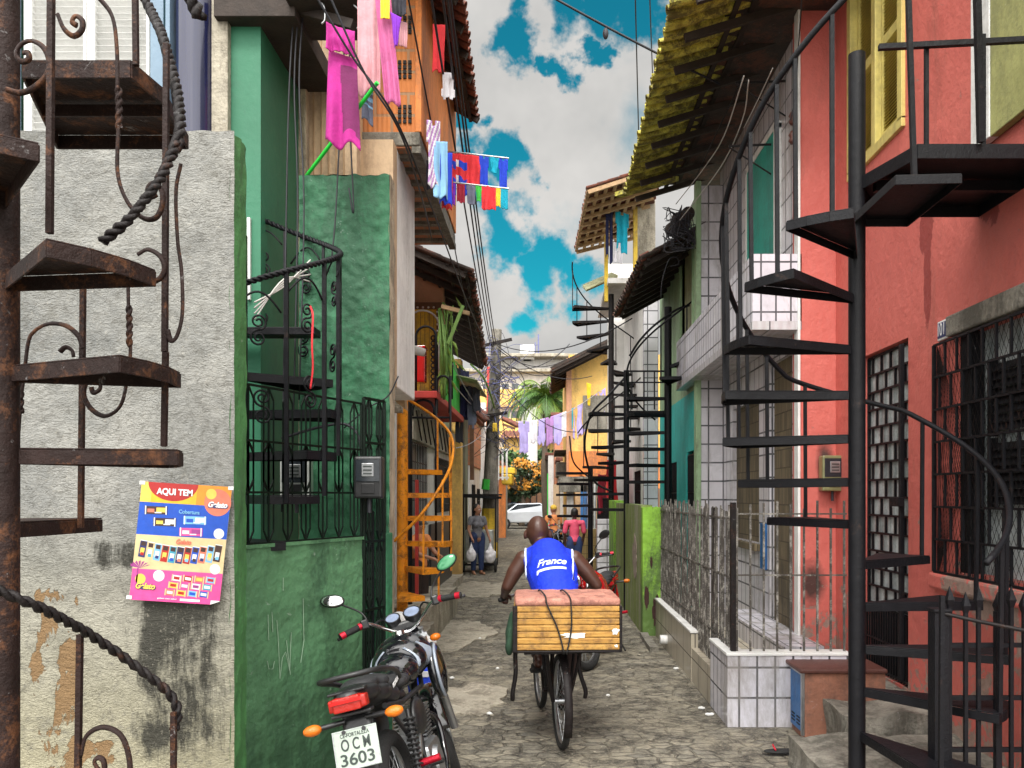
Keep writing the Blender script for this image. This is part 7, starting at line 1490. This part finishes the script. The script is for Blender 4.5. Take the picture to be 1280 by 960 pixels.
bx('white_bay', t, 'white_paint', PX(655, 60), PX(664, 60), 59.6, 59.99, PZ(600, 60), PZ(540, 60), 0)
# cars
def car(label, x, y, rot, m, name='car'):
    t = thing(name, label, 'car', (x, y, 0), (0, 0, R(rot)), world=False); B = lambda mb, n, mm, **k: build(mb, n, mm, t, world=False, **k)
    prof = [(-1.95, .35), (-1.98, .6), (-1.9, .85), (-1.2, .95), (-.55, 1.38), (.75, 1.42), (1.35, 1.0), (1.9, .92), (1.98, .6), (1.95, .35)]
    b = MB(); ws = [.82, .84, .84, .8, .62, .62, .8, .82, .84, .82]
    vs = [V((px_, -w_, z_)) for (px_, z_), w_ in zip(prof, ws)] + [V((px_, w_, z_)) for (px_, z_), w_ in zip(prof, ws)]; n = len(prof)
    b.add(vs, [tuple(range(n)), tuple(range(n, 2*n))[::-1]] + [(i, n+i, n+(i+1) % n, (i+1) % n) for i in range(n)]); B(b, 'body', m, bevel=.06)
    g = MB()
    for s_ in (-1, 1): g.add([(-1.05, s_*.785, .97), (-.52, s_*.64, 1.33), (.72, s_*.64, 1.36), (1.2, s_*.785, 1.0)], [(0,1,2,3)])
    g.add([(-1.22, -.7, .99), (-1.22, .7, .99), (-.62, .58, 1.36), (-.62, -.58, 1.36)], [(0,1,2,3)]); g.add([(1.36, -.7, 1.02), (1.36, .7, 1.02), (.82, .58, 1.4), (.82, -.58, 1.4)], [(0,1,2,3)])
    g.v = [q*1.006 + V((0, 0, .0)) for q in g.v]; B(g, 'windows', 'glass_dark')
    for x_ in (-1.25, 1.25):
        for s_ in (-1, 1): 
            wl = B(MB().torus((x_, s_*.78, .31), (0, 1, 0), .24, .075, 24, 8), 'wheel', 'rubber', smooth=True); B(MB().cyl((x_, s_*.79, .31), (x_, s_*.84, .31), .18, 18), 'hubcap', 'alloy', auto=40).parent = wl
    for s_ in (-1, 1): B(MB().ell((-1.93, s_*.6, .75), (.06, .16, .09), 12, 8), 'headlight', 'mirror_sky', smooth=True); B(MB().ell((1.93, s_*.62, .78), (.06, .13, .1), 12, 8), 'tail_light', 'red_lens', smooth=True)
    return t
car('white hatchback parked across the far end of the street', -1.15, 44.5, 12, 'car_white'); car('dark blue car behind the white hatchback', -2.6, 48, 10, 'car_dark')
# ================================================================ the black motorcycle in the foreground
motorcycle('black motorcycle with red grips and a grey plate, leaning by the green low wall', (-.65, 3.86, .075), (R(-4.2), R(-14), R(-1)), tank='black_gloss', plate=('CE-FORTALEZA', 'O C M', '3603'), steer=12)
motorcycle('red motorcycle parked between the cyclist and the lime wall', (.80, 9.5, 0), (0, R(8), R(163)), tank='red_plastic', side='red_plastic', body='red_plastic', steer=-18, mirrorL='black_plastic')
motorcycle('black motorcycle parked far off behind the cyclist, left of the man in pink', (.22, 20.5, 0), (0, R(6), R(200)), tank='black_gloss', steer=10, mirrorL='black_plastic')
kb = thing('kerb', 'low concrete kerb slab under the rear wheel of the black motorcycle', 'kerb', (-1, 3.8, 0)); build(block(MB(), -1.35, -.62, 3.3, 4.45, .075, .012, 31), 'slab', 'concrete', kb)
# ================================================================ cargo bicycle
bk = thing('bicycle', 'rusty cargo bicycle ridden down the middle of the street', 'bicycle', (.11, 5.72, 0), (0, 0, R(8)), world=False)
B = lambda mb, n, m, p=None, **k: build(mb, n, m, p or bk, world=False, **k)
def bwheel(y, name, x=0):
    w_ = thing(name, None, None, (0, 0, 0), world=False); w_.parent = bk
    B(MB().torus((x, y, .335), (1, 0, 0), .312, .024, 48, 10), 'tyre', 'rubber', w_, smooth=True)
    rm = MB().torus((x, y, .335), (1, 0, 0), .285, .011, 48, 6)
    for i in range(36):
        a = 2*pi*i/36; rm.tube([(x + .03*(-1)**i, y + .02*cos(a), .335 + .02*sin(a)), (x, y + .282*cos(a + .3*(-1)**(i//2)), .335 + .282*sin(a + .3*(-1)**(i//2)))], .0014, 4)
    rm.cyl((x - .045, y, .335), (x + .045, y, .335), .022, 14); B(rm, 'rim', 'alloy', w_, auto=40)
bwheel(0, 'rear_wheel'); bwheel(1.12, 'front_wheel')
fr = MB().tube([(0, .50, .30), (0, .36, .78)], .017, 10); fr.tube([(0, .5, .30), (0, .95, .72)], .019, 10); fr.tube([(0, .38, .72), (0, .93, .84)], .015, 10); fr.tube([(0, .95, .66), (0, .91, .92)], .02, 10)
for sx in (-1, 1): fr.tube([(sx*.02, .5, .3), (sx*.055, 0, .335)], .011, 8); fr.tube([(sx*.02, .38, .72), (sx*.055, 0, .335)], .009, 8); fr.tube([(sx*.04, .94, .68), (sx*.05, 1.12, .335)], .013, 8)
B(fr, 'frame', 'iron_dark', auto=60); B(MB().tube(curve_pts([(0, .91, .92), (0, .9, .97), (-.12, .9, 1.0), (-.27, .84, .99), (-.36, .76, .97)], 6), .012, 8).tube(curve_pts([(0, .9, .97), (.12, .9, 1.0), (.27, .84, .99), (.36, .76, .97)], 6), .012, 8), 'handlebar', 'alloy', smooth=True)
for sx in (-1, 1): B(MB().tube([(sx*.29, .82, .985), (sx*.38, .75, .965)], .018, 10), 'grip', 'rubber', smooth=True)
sd_ = MB(); sd_.ell((0, .24, .88), (.11, .11, .035), 16, 8); sd_.ell((0, .38, .885), (.04, .12, .025), 12, 8); organic(sd_, 'saddle', 'black_seat', bk, .01, 3, world=False)
ck = MB(); an = R(78); q0 = V((0, .5, .3)); dp = V((0, -cos(an)*.16, sin(an)*.16)); ck.tube([q0 + V((-.06, 0, 0)), q0 + V((.06, 0, 0))], .02, 12); ck.tube([q0 + V((-.06, 0, 0)), q0 + V((-.075, 0, 0)) + dp], .01, 8); ck.tube([q0 + V((.06, 0, 0)), q0 + V((.075, 0, 0)) - dp], .01, 8); ck.cyl(q0 + V((.045, 0, 0)), q0 + V((.05, 0, 0)), .09, 24); B(ck, 'crank', 'iron_dark', auto=40)
PEDL = q0 + V((-.12, 0, 0)) + dp; PEDR = q0 + V((.12, 0, 0)) - dp
for q in (PEDL, PEDR): B(MB().box(q.x - .045, q.x + .045, q.y - .04, q.y + .04, q.z - .012, q.z + .012), 'pedal', 'rubber', bevel=.005)
rk = MB()
for sx in (-1, 1): rk.tube([(sx*.06, 0, .335), (sx*.13, -.12, .74)], .012, 8); rk.tube([(sx*.06, 0, .335), (sx*.13, .16, .74)], .012, 8); rk.bar((sx*.15, -.32, .745), (sx*.15, .28, .745), .025)
for y_ in (-.3, -.1, .1, .27): rk.bar((-.3, y_, .745), (.36, y_, .745), .022)
B(rk, 'cargo_rack', 'iron_dark', auto=50)
for x_, xb in ((-.33, -.35), (.13, .17)): st2 = MB().tube(curve_pts([(x_ + .02, 0, .74), (x_, -.02, .70), (x_, -.04, .55), (xb, -.04, .42), (xb, -.03, .36)], 5), .016, 8); B(st2, 'stand', 'iron_dark', smooth=True)
B(MB().grid(lambda u, v: V((.028*(v-.5)*2, .02 + .36*cos(R(60 + 150*u)), .335 + .36*sin(R(60 + 150*u)))), 20, 2), 'mudguard', 'iron_dark', smooth=True).modifiers.new('t', 'SOLIDIFY').thickness = .003
# crate on the rack
cr = thing('cargo_box', 'battered yellow foam plank box with pink lid tied on the bicycle', 'box', (.14, 5.62, .765), (0, 0, R(2)), world=False)
def crate_face(x0, x1, y, z0, z1, nz, mb):
    h = (z1 - z0)/nz
    for i in range(nz): mb.box(x0, x1, y - .012 - .003*(i % 2), y, z0 + i*h + .003, z0 + (i+1)*h - .003)
X0, X1, Y0_, Y1_, H_ = -.35, .35, -.26, .26, .30
build(MB().box(X0 + .01, X1 - .01, Y0_ + .012, Y1_ - .01, 0, H_), 'inner_block', 'gap_dark' if False else 'foam_yellow', cr, world=False, bevel=.02)
mb = MB(); crate_face(X0, X1, Y0_ + .01, .0, H_, 7, mb); build(mb, 'front_planks', 'crate_planks', cr, world=False, bevel=.005)
mb = MB()
for i in range(7): h = H_/7; mb.box(X0 - .012, X0, Y0_, Y1_, i*h + .003, (i+1)*h - .003); mb.box(X1, X1 + .012, Y0_, Y1_, i*h + .003, (i+1)*h - .003)
build(mb, 'side_planks', 'crate_planks', cr, world=False, bevel=.005)
mb = MB(); mb.box(X0 - .02, X0 + .012, Y0_ - .015, Y0_ + .02, -.01, H_); mb.box(X1 - .004, X1 + .016, Y0_ - .008, Y0_ + .02, -.01, H_); mb.box(X0 - .01, X1 + .01, Y0_, Y1_, -.015, -.001); build(mb, 'edge_strips', 'iron_dark', cr, world=False, bevel=.006)
mb = MB()
for i in range(3):
    for j in range(7): mb.ell((X0 + .075 + j*.092, Y0_ + .08 + i*.18, H_ + .026), (.09, .10, .034), 14, 10)
mb.box(X0 - .005, X1 + .005, Y0_ - .01, Y1_ + .01, H_ - .002, H_ + .05); lid = organic(mb, 'lid', 'lid_pink', cr, .012, 9, world=False)
def patch(x, z, w, h, seed, m): 
    pts = []
    for i in range(22):
        a = 2*pi*i/22; r_ = 1 + .6*mnoise.noise(V((cos(a)*2, sin(a)*2, seed))); pts.append((x + cos(a)*w*r_, Y0_ - .0065, z + sin(a)*h*r_))
    build(MB().prism(pts, (0, -.0015, 0)), 'torn_patch', m, cr, world=False)
patch(.05, .10, .085, .018, 1.3, 'foam_white'if 'foam_white' in MT else 'paper_white'); patch(.32, .13, .02, .02, 2.3, 'paper_white'); patch(.325, .03, .012, .009, 4.3, 'paper_white')
for i, (xt, xb) in enumerate(((-.15, -.03), (.01, -.005))):
    o = build(MB().tube(curve_pts([(xt - .04, Y1_ + .02, H_ + .03), (xt - .03, 0, H_ + .075), (xt, Y0_ + .01, H_ + .062), (xt + .01, Y0_ - .02, H_ + .01), ((xt + xb)/2 + .02, Y0_ - .016, H_*.5), (xb, Y0_ - .016, .0), (xb, Y0_ + .03, -.03)], 6), .0055, 8), 'rubber_cord', 'rubber', cr, smooth=True, world=False)
gb = thing('cloth_bag', 'dark green cloth bag hanging at the left side of the yellow box', 'bag', (-.24, 5.6, .9)); mb = MB(); mb.ell((-.245, 5.58, .80), (.035, .09, .10), 16, 12); mb.cap((-.245, 5.58, .84), .04, (-.235, 5.58, .98), .018); mb.ell((-.25, 5.5, .76), (.03, .05, .06), 12, 8); organic(mb, 'body', 'green_cloth', gb, .012, 2)
# ================================================================ the cyclist
M8 = Matrix.Translation((.11, 5.72, 0)) @ Matrix.Rotation(R(8), 4, 'Z')
W8 = lambda q: M8 @ V(q)
gL = W8((-.335, .785, .985)); gR = W8((.335, .785, .985)); fL = W8(PEDL + V((0, 0, .03))); fR = W8(PEDR + V((0, 0, .03)))
cy = thing('person', 'bald man in a blue sleeveless jersey riding the cargo bicycle, seen from behind', 'person', (.08, 5.95, 0))
hips = V((.085, 5.98, .99)); waist = V((.075, 6.05, 1.08)); chest = V((.045, 6.2, 1.22)); upper = V((.02, 6.3, 1.31)); neckb = V((-.01, 6.37, 1.375)); hc = V((-.065, 6.46, 1.50))
shL = V((-.175, 6.31, 1.305)); shR = V((.23, 6.31, 1.305)); elL = V((-.275, 6.36, 1.06)); elR = V((.375, 6.36, 1.07))
wL = gL + V((.0, -.085, .03)); wR = gR + V((.0, -.085, .03)); elL = V((-.30, 6.28, 1.09)); elR = V((.40, 6.30, 1.10))
kL = V((-.08, 6.42, .86)); kR = V((.22, 6.43, .70)); aL = fL + V((.02, -.06, .075)); aR = fR + V((-.02, -.06, .075))
b = MB(); b.chain([(hips, .155), (waist, .158), (chest, .168), (upper, .155)], 20)
for sx, sh in ((-1, shL), (1, shR)):
    b.cap(upper + V((sx*.05, 0, -.02)), .12, sh + V((-sx*.02, 0, -.015)), .075, 14); b.cap(chest + V((sx*.06, 0, 0)), .13, waist + V((sx*.04, 0, 0)), .12, 14); b.cap(neckb, .07, sh, .05, 12); b.ell(chest + V((sx*.08, -.03, .03)), (.085, .09, .1))
b.chain([(upper, .09), (neckb, .066), (hc + V((.015, -.02, -.09)), .062)], 16)
Qh = head(b, hc + V((0, 0, .01)), 186, -6, 1.14); b.ell(hc + V((0, -.015, .015)), (.088, .104, .112), 20, 14)
[b.ell(hc + Qh @ V((sx_*.101, .012, -.012)), (.014, .024, .038), 12, 10, Qh @ Matrix.Rotation(R(-18*sx_), 3, 'Z')) for sx_ in (-1, 1)]; b.cap(hc + V((.02, -.075, -.07)), .05, neckb + V((.01, -.035, .02)), .062, 12)
for sh, el_, wr, gg_, sx in ((shL, elL, wL, gL, -1), (shR, elR, wR, gR, 1)):
    b.ell(sh, (.066, .07, .066)); mid = sh.lerp(el_, .5) + V((sx*.008, 0, 0)); b.chain([(sh, .068), (mid, .062), (el_, .047)], 14); m2 = el_.lerp(wr, .35); b.chain([(el_, .044), (m2, .043), (wr, .028)], 14)
    hand(b, wr, (gg_ - wr) + V((0, .02, -.005)), V((0, .1, 1)), V((sx, 0, 0)), 1.0, .95)
for kn, an_, ft, sx in ((kL, aL, fL, -1), (kR, aR, fR, 1)):
    hp = hips + V((sx*.085, .02, -.03)); b.chain([(hp, .105), (hp.lerp(kn, .5), .085), (kn, .062)], 14); b.chain([(kn, .06), (kn.lerp(an_, .35), .057), (an_, .036)], 14); b.cap(an_ + V((0, -.02, -.04)), .032, ft + V((0, .10, .0)), .026)
organic(b, 'body', 'skin_dark', cy, .0075, 4)
face_bits(hc + V((0, 0, .01)), Qh, cy, 1.14)
# jersey: follows the trunk, open at neck and arms
s = MB(); e = .014; s.chain([(hips + V((0, 0, .02)), .155 + e), (waist, .158 + e), (chest, .168 + e), (upper, .148 + e)], 24)
for sx, sh in ((-1, shL), (1, shR)):
    s.cap(upper + V((sx*.045, 0, -.02)), .12 + e, upper.lerp(sh, .62) + V((0, 0, -.015)), .085 + e, 14); s.cap(chest + V((sx*.06, 0, 0)), .13 + e, waist + V((sx*.04, 0, 0)), .12 + e, 14); s.ell(chest + V((sx*.08, -.03, .03)), (.085 + e, .09 + e, .1 + e)); s.cap(neckb.lerp(sh, .3), .058 + e, neckb.lerp(sh, .75), .05 + e, 12)
for k in range(7): 
    z = 1.02 + k*.03; s.torus(V((.08 - (z-1)*.05, 6.0 + (z - 1)*.55, z)), (.12*(-1)**k, -.45, .9), .162, .016, 36, 8)
jr = organic(s, 'jersey', 'jersey_blue', cy, .010, 2)
from mathutils.bvhtree import BVHTree
_o = offs(cy); jbv = BVHTree.FromPolygons([v.co + _o for v in jr.data.vertices], [tuple(p_.vertices) for p_ in jr.data.polygons])
for sx, sh in ((-1, shL), (1, shR)):
    ax = V((sx, .05, -.1)).normalized(); u_ = ax.cross(V((0, 0, 1))).normalized(); w2 = ax.cross(u_); pts = []
    for i in range(40):
        a = 2*pi*i/40; d = u_*cos(a) + w2*sin(a); c_ = upper.lerp(sh, .80) + V((sx*(.012 - .03*cos(a)*0), -.01, -.035)); hit = jbv.ray_cast(c_ + d*.35 , -d)
        q = hit[0] if hit[0] else c_ + d*.12
        pts.append(q + d*.002)
    build(MB().tube(pts, .0095, 8, closed=True), 'white_piping', 'jersey_white', jr, smooth=True)
nk = MB(); nk.tube([neckb + V((-.0, -.0, -.012)) + V((.088*cos(2*pi*i/24), .07*sin(2*pi*i/24), .0 + .03*cos(2*pi*i/24)*0 - .03*sin(2*pi*i/24)*0)) for i in range(24)], .009, 8, closed=True); build(nk, 'collar', 'jersey_blue', jr, smooth=True)
p = MB(); e = .014
for kn, an_, sx in ((kL, aL, -1), (kR, aR, 1)):
    hp = hips + V((sx*.085, .02, -.03)); p.cap(hips + V((sx*.05, 0, -.02)), .14 + e, hp, .11 + e, 14); p.chain([(hp, .105 + e), (hp.lerp(kn, .5), .088 + e), (kn, .066 + e)], 14); p.chain([(kn, .066 + e), (kn.lerp(an_, .45), .062 + e), (kn.lerp(an_, .85), .05 + e)], 14)
organic(p, 'trousers', 'trousers_dark', cy, .011, 3)
for ft in (fL, fR): o = MB(); o.cap(ft + V((0, -.1, .0)), .04, ft + V((0, .1, 0)), .042); o.v = [V((q.x, q.y, ft.z - .01 + (q.z - ft.z)*.45)) for q in o.v]; build(o, 'sandal', 'rubber', cy, smooth=True)
# lettering laid on the back of the jersey
def project_text(s_, size, origin, ux, uy, m, parent, target, width=None, shear=0, bold=0, off=.004, name='lettering'):
    o = text(name, s_, size, m, parent, origin, ux, uy, width=width, shear=shear, bold=bold, ext=.0)
    bpy.context.view_layer.update(); me = o.data; n = V(ux).normalized().cross(V(uy).normalized()); off_ = offs(parent)
    import bmesh
    bm = bmesh.new(); bm.from_mesh(me); 
    for _ in range(2): bmesh.ops.subdivide_edges(bm, edges=[e_ for e_ in bm.edges if e_.calc_length() > .012], cuts=1)
    from mathutils.bvhtree import BVHTree
    bv = BVHTree.FromPolygons([v.co + off_ for v in target.data.vertices], [tuple(p_.vertices) for p_ in target.data.polygons])
    for v in bm.verts:
        w_ = v.co + off_; hit = bv.ray_cast(w_ + n*.4, -n)
        if hit[0]: v.co = hit[0] + n*off - off_
    bm.to_mesh(me); bm.free(); return o
nb = V((.0, -.86, .5)).normalized(); uyb = V((0, .5, .86)); uxb = V((.985, 0, .13)).normalized(); ob_ = V((.035, 5.95, 1.355))
project_text('France', .085, ob_, uxb, uyb, 'jersey_white', jr, jr, width=.225, shear=.3, bold=.0022, off=.0045)
def swash():
    mb = MB(); o_ = ob_ + uyb*-.05; n = 20; 
    mb.grid(lambda u, v: o_ + uxb*(-.11 + .225*u) + uyb*(-.002 - .022*v*(1 if u > .06 else .3 + 1.5*v)), 24, 2); o = build(mb, 'swash', 'jersey_white', jr); 
    from mathutils.bvhtree import BVHTree
    off_ = offs(jr); bv = BVHTree.FromPolygons([v.co + off_ for v in jr.data.vertices], [tuple(p_.vertices) for p_ in jr.data.polygons]); nn = uxb.cross(uyb)
    for v in o.data.vertices:
        hit = bv.ray_cast(v.co + off_ + nn*.4, -nn)
        if hit[0]: v.co = hit[0] + nn*.004 - off_
swash()
# ================================================================ other people
wm = standing('person', 'woman in a grey tee shirt and jeans standing with two shopping bags', (-1.57, 18.4, 0), 28, 1.6, 'skin_mid', 'tee_grey', 'jeans', ((-.23, -.03, 1.03), (-.2, -.16, .83)), ((.23, .0, 1.03), (.26, -.1, .82)), headyaw=25, sleeves=.45, hair='bun')
def bag(label, loc, s=1., seed=0):
    t = thing('shopping_bag', label, 'shopping bag', loc, (0, 0, 0), group='white shopping bags held by the woman'); c_ = V(loc); mb = MB(); mb.ell(c_ + V((0, 0, -.26*s)), (.10*s, .07*s, .13*s), 16, 12); mb.cap(c_ + V((0, 0, -.2*s)), .07*s, c_ + V((0, 0, -.06*s)), .02*s)
    for i in range(7): a = i*.9 + seed; mb.ell(c_ + V((cos(a)*.06*s, sin(a)*.04*s, -.24*s - .04*sin(i*2.3)*s)), .045*s, 8, 6)
    organic(mb, 'body', 'bag_white', t, .013, 2); build(MB().tube([c_ + V((-.02, 0, -.08*s)), c_ + V((0, 0, .0)), c_ + V((.02, 0, -.08*s))], .008, 6), 'handles', 'bag_white', t, smooth=True)
bag('white bag in the right hand of the woman, nearer the black gate', (-1.57 -.115, 18.4 - .27, .76), 1.15); bag('bulging white bag in the left hand of the woman, nearer the street', (-1.57 + .30, 18.4 - .02, .76), 1.3, 2)
standing('person', 'man in a pink shirt seen from behind by the red motorcycle', (PX(718, 17.5), 17.5, 0), 185, 1.52, 'skin_dark', 'shirt_pink', 'jeans', ((-.23, -.02, 1.03), (-.2, -.1, .8)), ((.23, -.02, 1.03), (.2, -.1, .8)), hair='short', female=False, sleeves=.8)
standing('person', 'figure in orange with a yellow cap just right of the cyclist head', (PX(692, 21), 21, 0), 200, 1.55, 'skin_mid', 'shirt_orange', 'jeans', ((-.23, -.02, 1.03), (-.2, -.1, .8)), ((.23, -.02, 1.03), (.2, -.1, .8)), female=False, hat='cap_yellow')
standing('person', 'person in a grey cap partly hidden behind the orange stair', (PX(524, 11.3), 11.3, 0), 60, 1.5, 'skin_mid', 'shirt_orange', 'trousers_dark', ((-.2, -.14, 1.06), (-.12, -.34, 1.0)), ((.2, -.14, 1.06), (.12, -.34, 1.0)), female=False, hat='cap_grey', pitch=10)
# ================================================================ steel cart behind the woman
ct = thing('food_cart', 'steel food cart with black frame and canopy behind the woman', 'cart', (-1.5, 19.2, 0)); x0, x1 = PX(580, 19), PX(620, 19)
bx('body', ct, 'steel_sheet', x0 + .04, x1 - .06, 18.9, 19.5, .22, 1.0, .02); mb = MB()
for x_ in (x0, x1): mb.bar((x_, 18.88, .12), (x_, 18.88, 1.8), .035); mb.bar((x_, 19.52, .12), (x_, 19.52, 1.8), .035)
mb.bar((x0, 18.88, .18), (x1, 18.88, .18), .04); mb.bar((x0 - .1, 18.88, 1.8), (x1 + .1, 18.88, 1.76), .06); mb.bar((x0 - .1, 19.52, 1.8), (x1 + .1, 19.52, 1.76), .06); build(mb, 'frame', 'iron_black', ct)
bx('canopy', ct, 'iron_dark', x0 - .1, x1 + .12, 18.86, 19.55, 1.81, 1.85, .005)
for x_ in (x0, x1): build(MB().torus((x_, 18.85, .15), (1, 0, 0), .12, .03, 20, 8), 'wheel', 'rubber', ct, smooth=True)
# bins, small stuff on the ground
rnd = random.Random(21); 
t = thing('flip_flop', 'black flip-flop with a red strap lying near the concrete landing', 'sandal', PX(983, 5.65) and (PX(983, 5.65), 5.55, 0)); mb = MB().ell((PX(975, 5.55), 5.55, .03), (.12, .045, .016), 20, 8); mb.ell((PX(988, 5.55), 5.56, .03), (.07, .04, .015), 16, 8); organic(mb, 'sole', 'rubber', t, .007, 2); build(MB().tube(curve_pts([(PX(968, 5.55), 5.515, .045), (PX(966, 5.55), 5.55, .075), (PX(970, 5.55), 5.59, .045)], 5), .006, 6), 'strap', 'grip_red', t, smooth=True)
gr_ = MB()
for i in range(260):
    y = rnd.uniform(5.2, 24); x = rnd.uniform(-1.3, 1.25); s_ = rnd.uniform(.004, .014); q = V((x, y, .014 + s_*.4)); mb_ = gr_; mb_.ell(q, (s_*1.3, s_, s_*.5), 6, 4)
tag(build(gr_, 'grit', 'concrete_pale', None), 'loose grit and pebbles scattered on the worn street paving', 'grit', kind='stuff')
for i, (x_, y_, s_) in enumerate(((877, 888, .03), (887, 896, .04), (845, 838, .03), (760, 872, .02), (612, 895, .025), (700, 905, .02), (600, 800, .02), (622, 838, .02), (565, 850, .025))):
    D_ = 1.8*1000/(y_ - 620); mb = MB(); mb.ell((PX(x_, D_), D_, .022), (s_, s_*.5, .012), 9, 5); mb.v = [v + V((0, 0, .006*mnoise.noise(v*60))) for v in mb.v]; tag(build(mb, 'litter', 'paper_white', None), 'scrap of white paper litter on the street', 'litter', group='scraps of white litter on the street')
def flatpatch(name, cx, cy, w, h, m, seed, z=.022, label=''):
    pts = []
    for i in range(36):
        a = 2*pi*i/36; r_ = 1 + .5*mnoise.noise(V((cos(a)*1.6, sin(a)*1.6, seed))) + .25*mnoise.noise(V((cos(a)*6, sin(a)*6, seed))); pts.append((cx + cos(a)*w*r_, cy + sin(a)*h*r_, 0))
    tag(build(MB().prism(pts, (0, 0, z)), name, m, None, bevel=.004), label, 'paving patch', kind='structure')
flatpatch('cement_patch', PX(590, 7.3), 7.1, .33, .55, 'concrete_pale', 3.3, label='pale cement patch in the paving'); flatpatch('cement_patch', PX(570, 10), 10.4, .5, 1.0, 'concrete_pale', 5.3, label='pale cement patch by the steps'); flatpatch('cement_patch', -1.2, 15.5, .55, 1.4, 'concrete_pale', 7.3, label='pale cement apron by the gate')
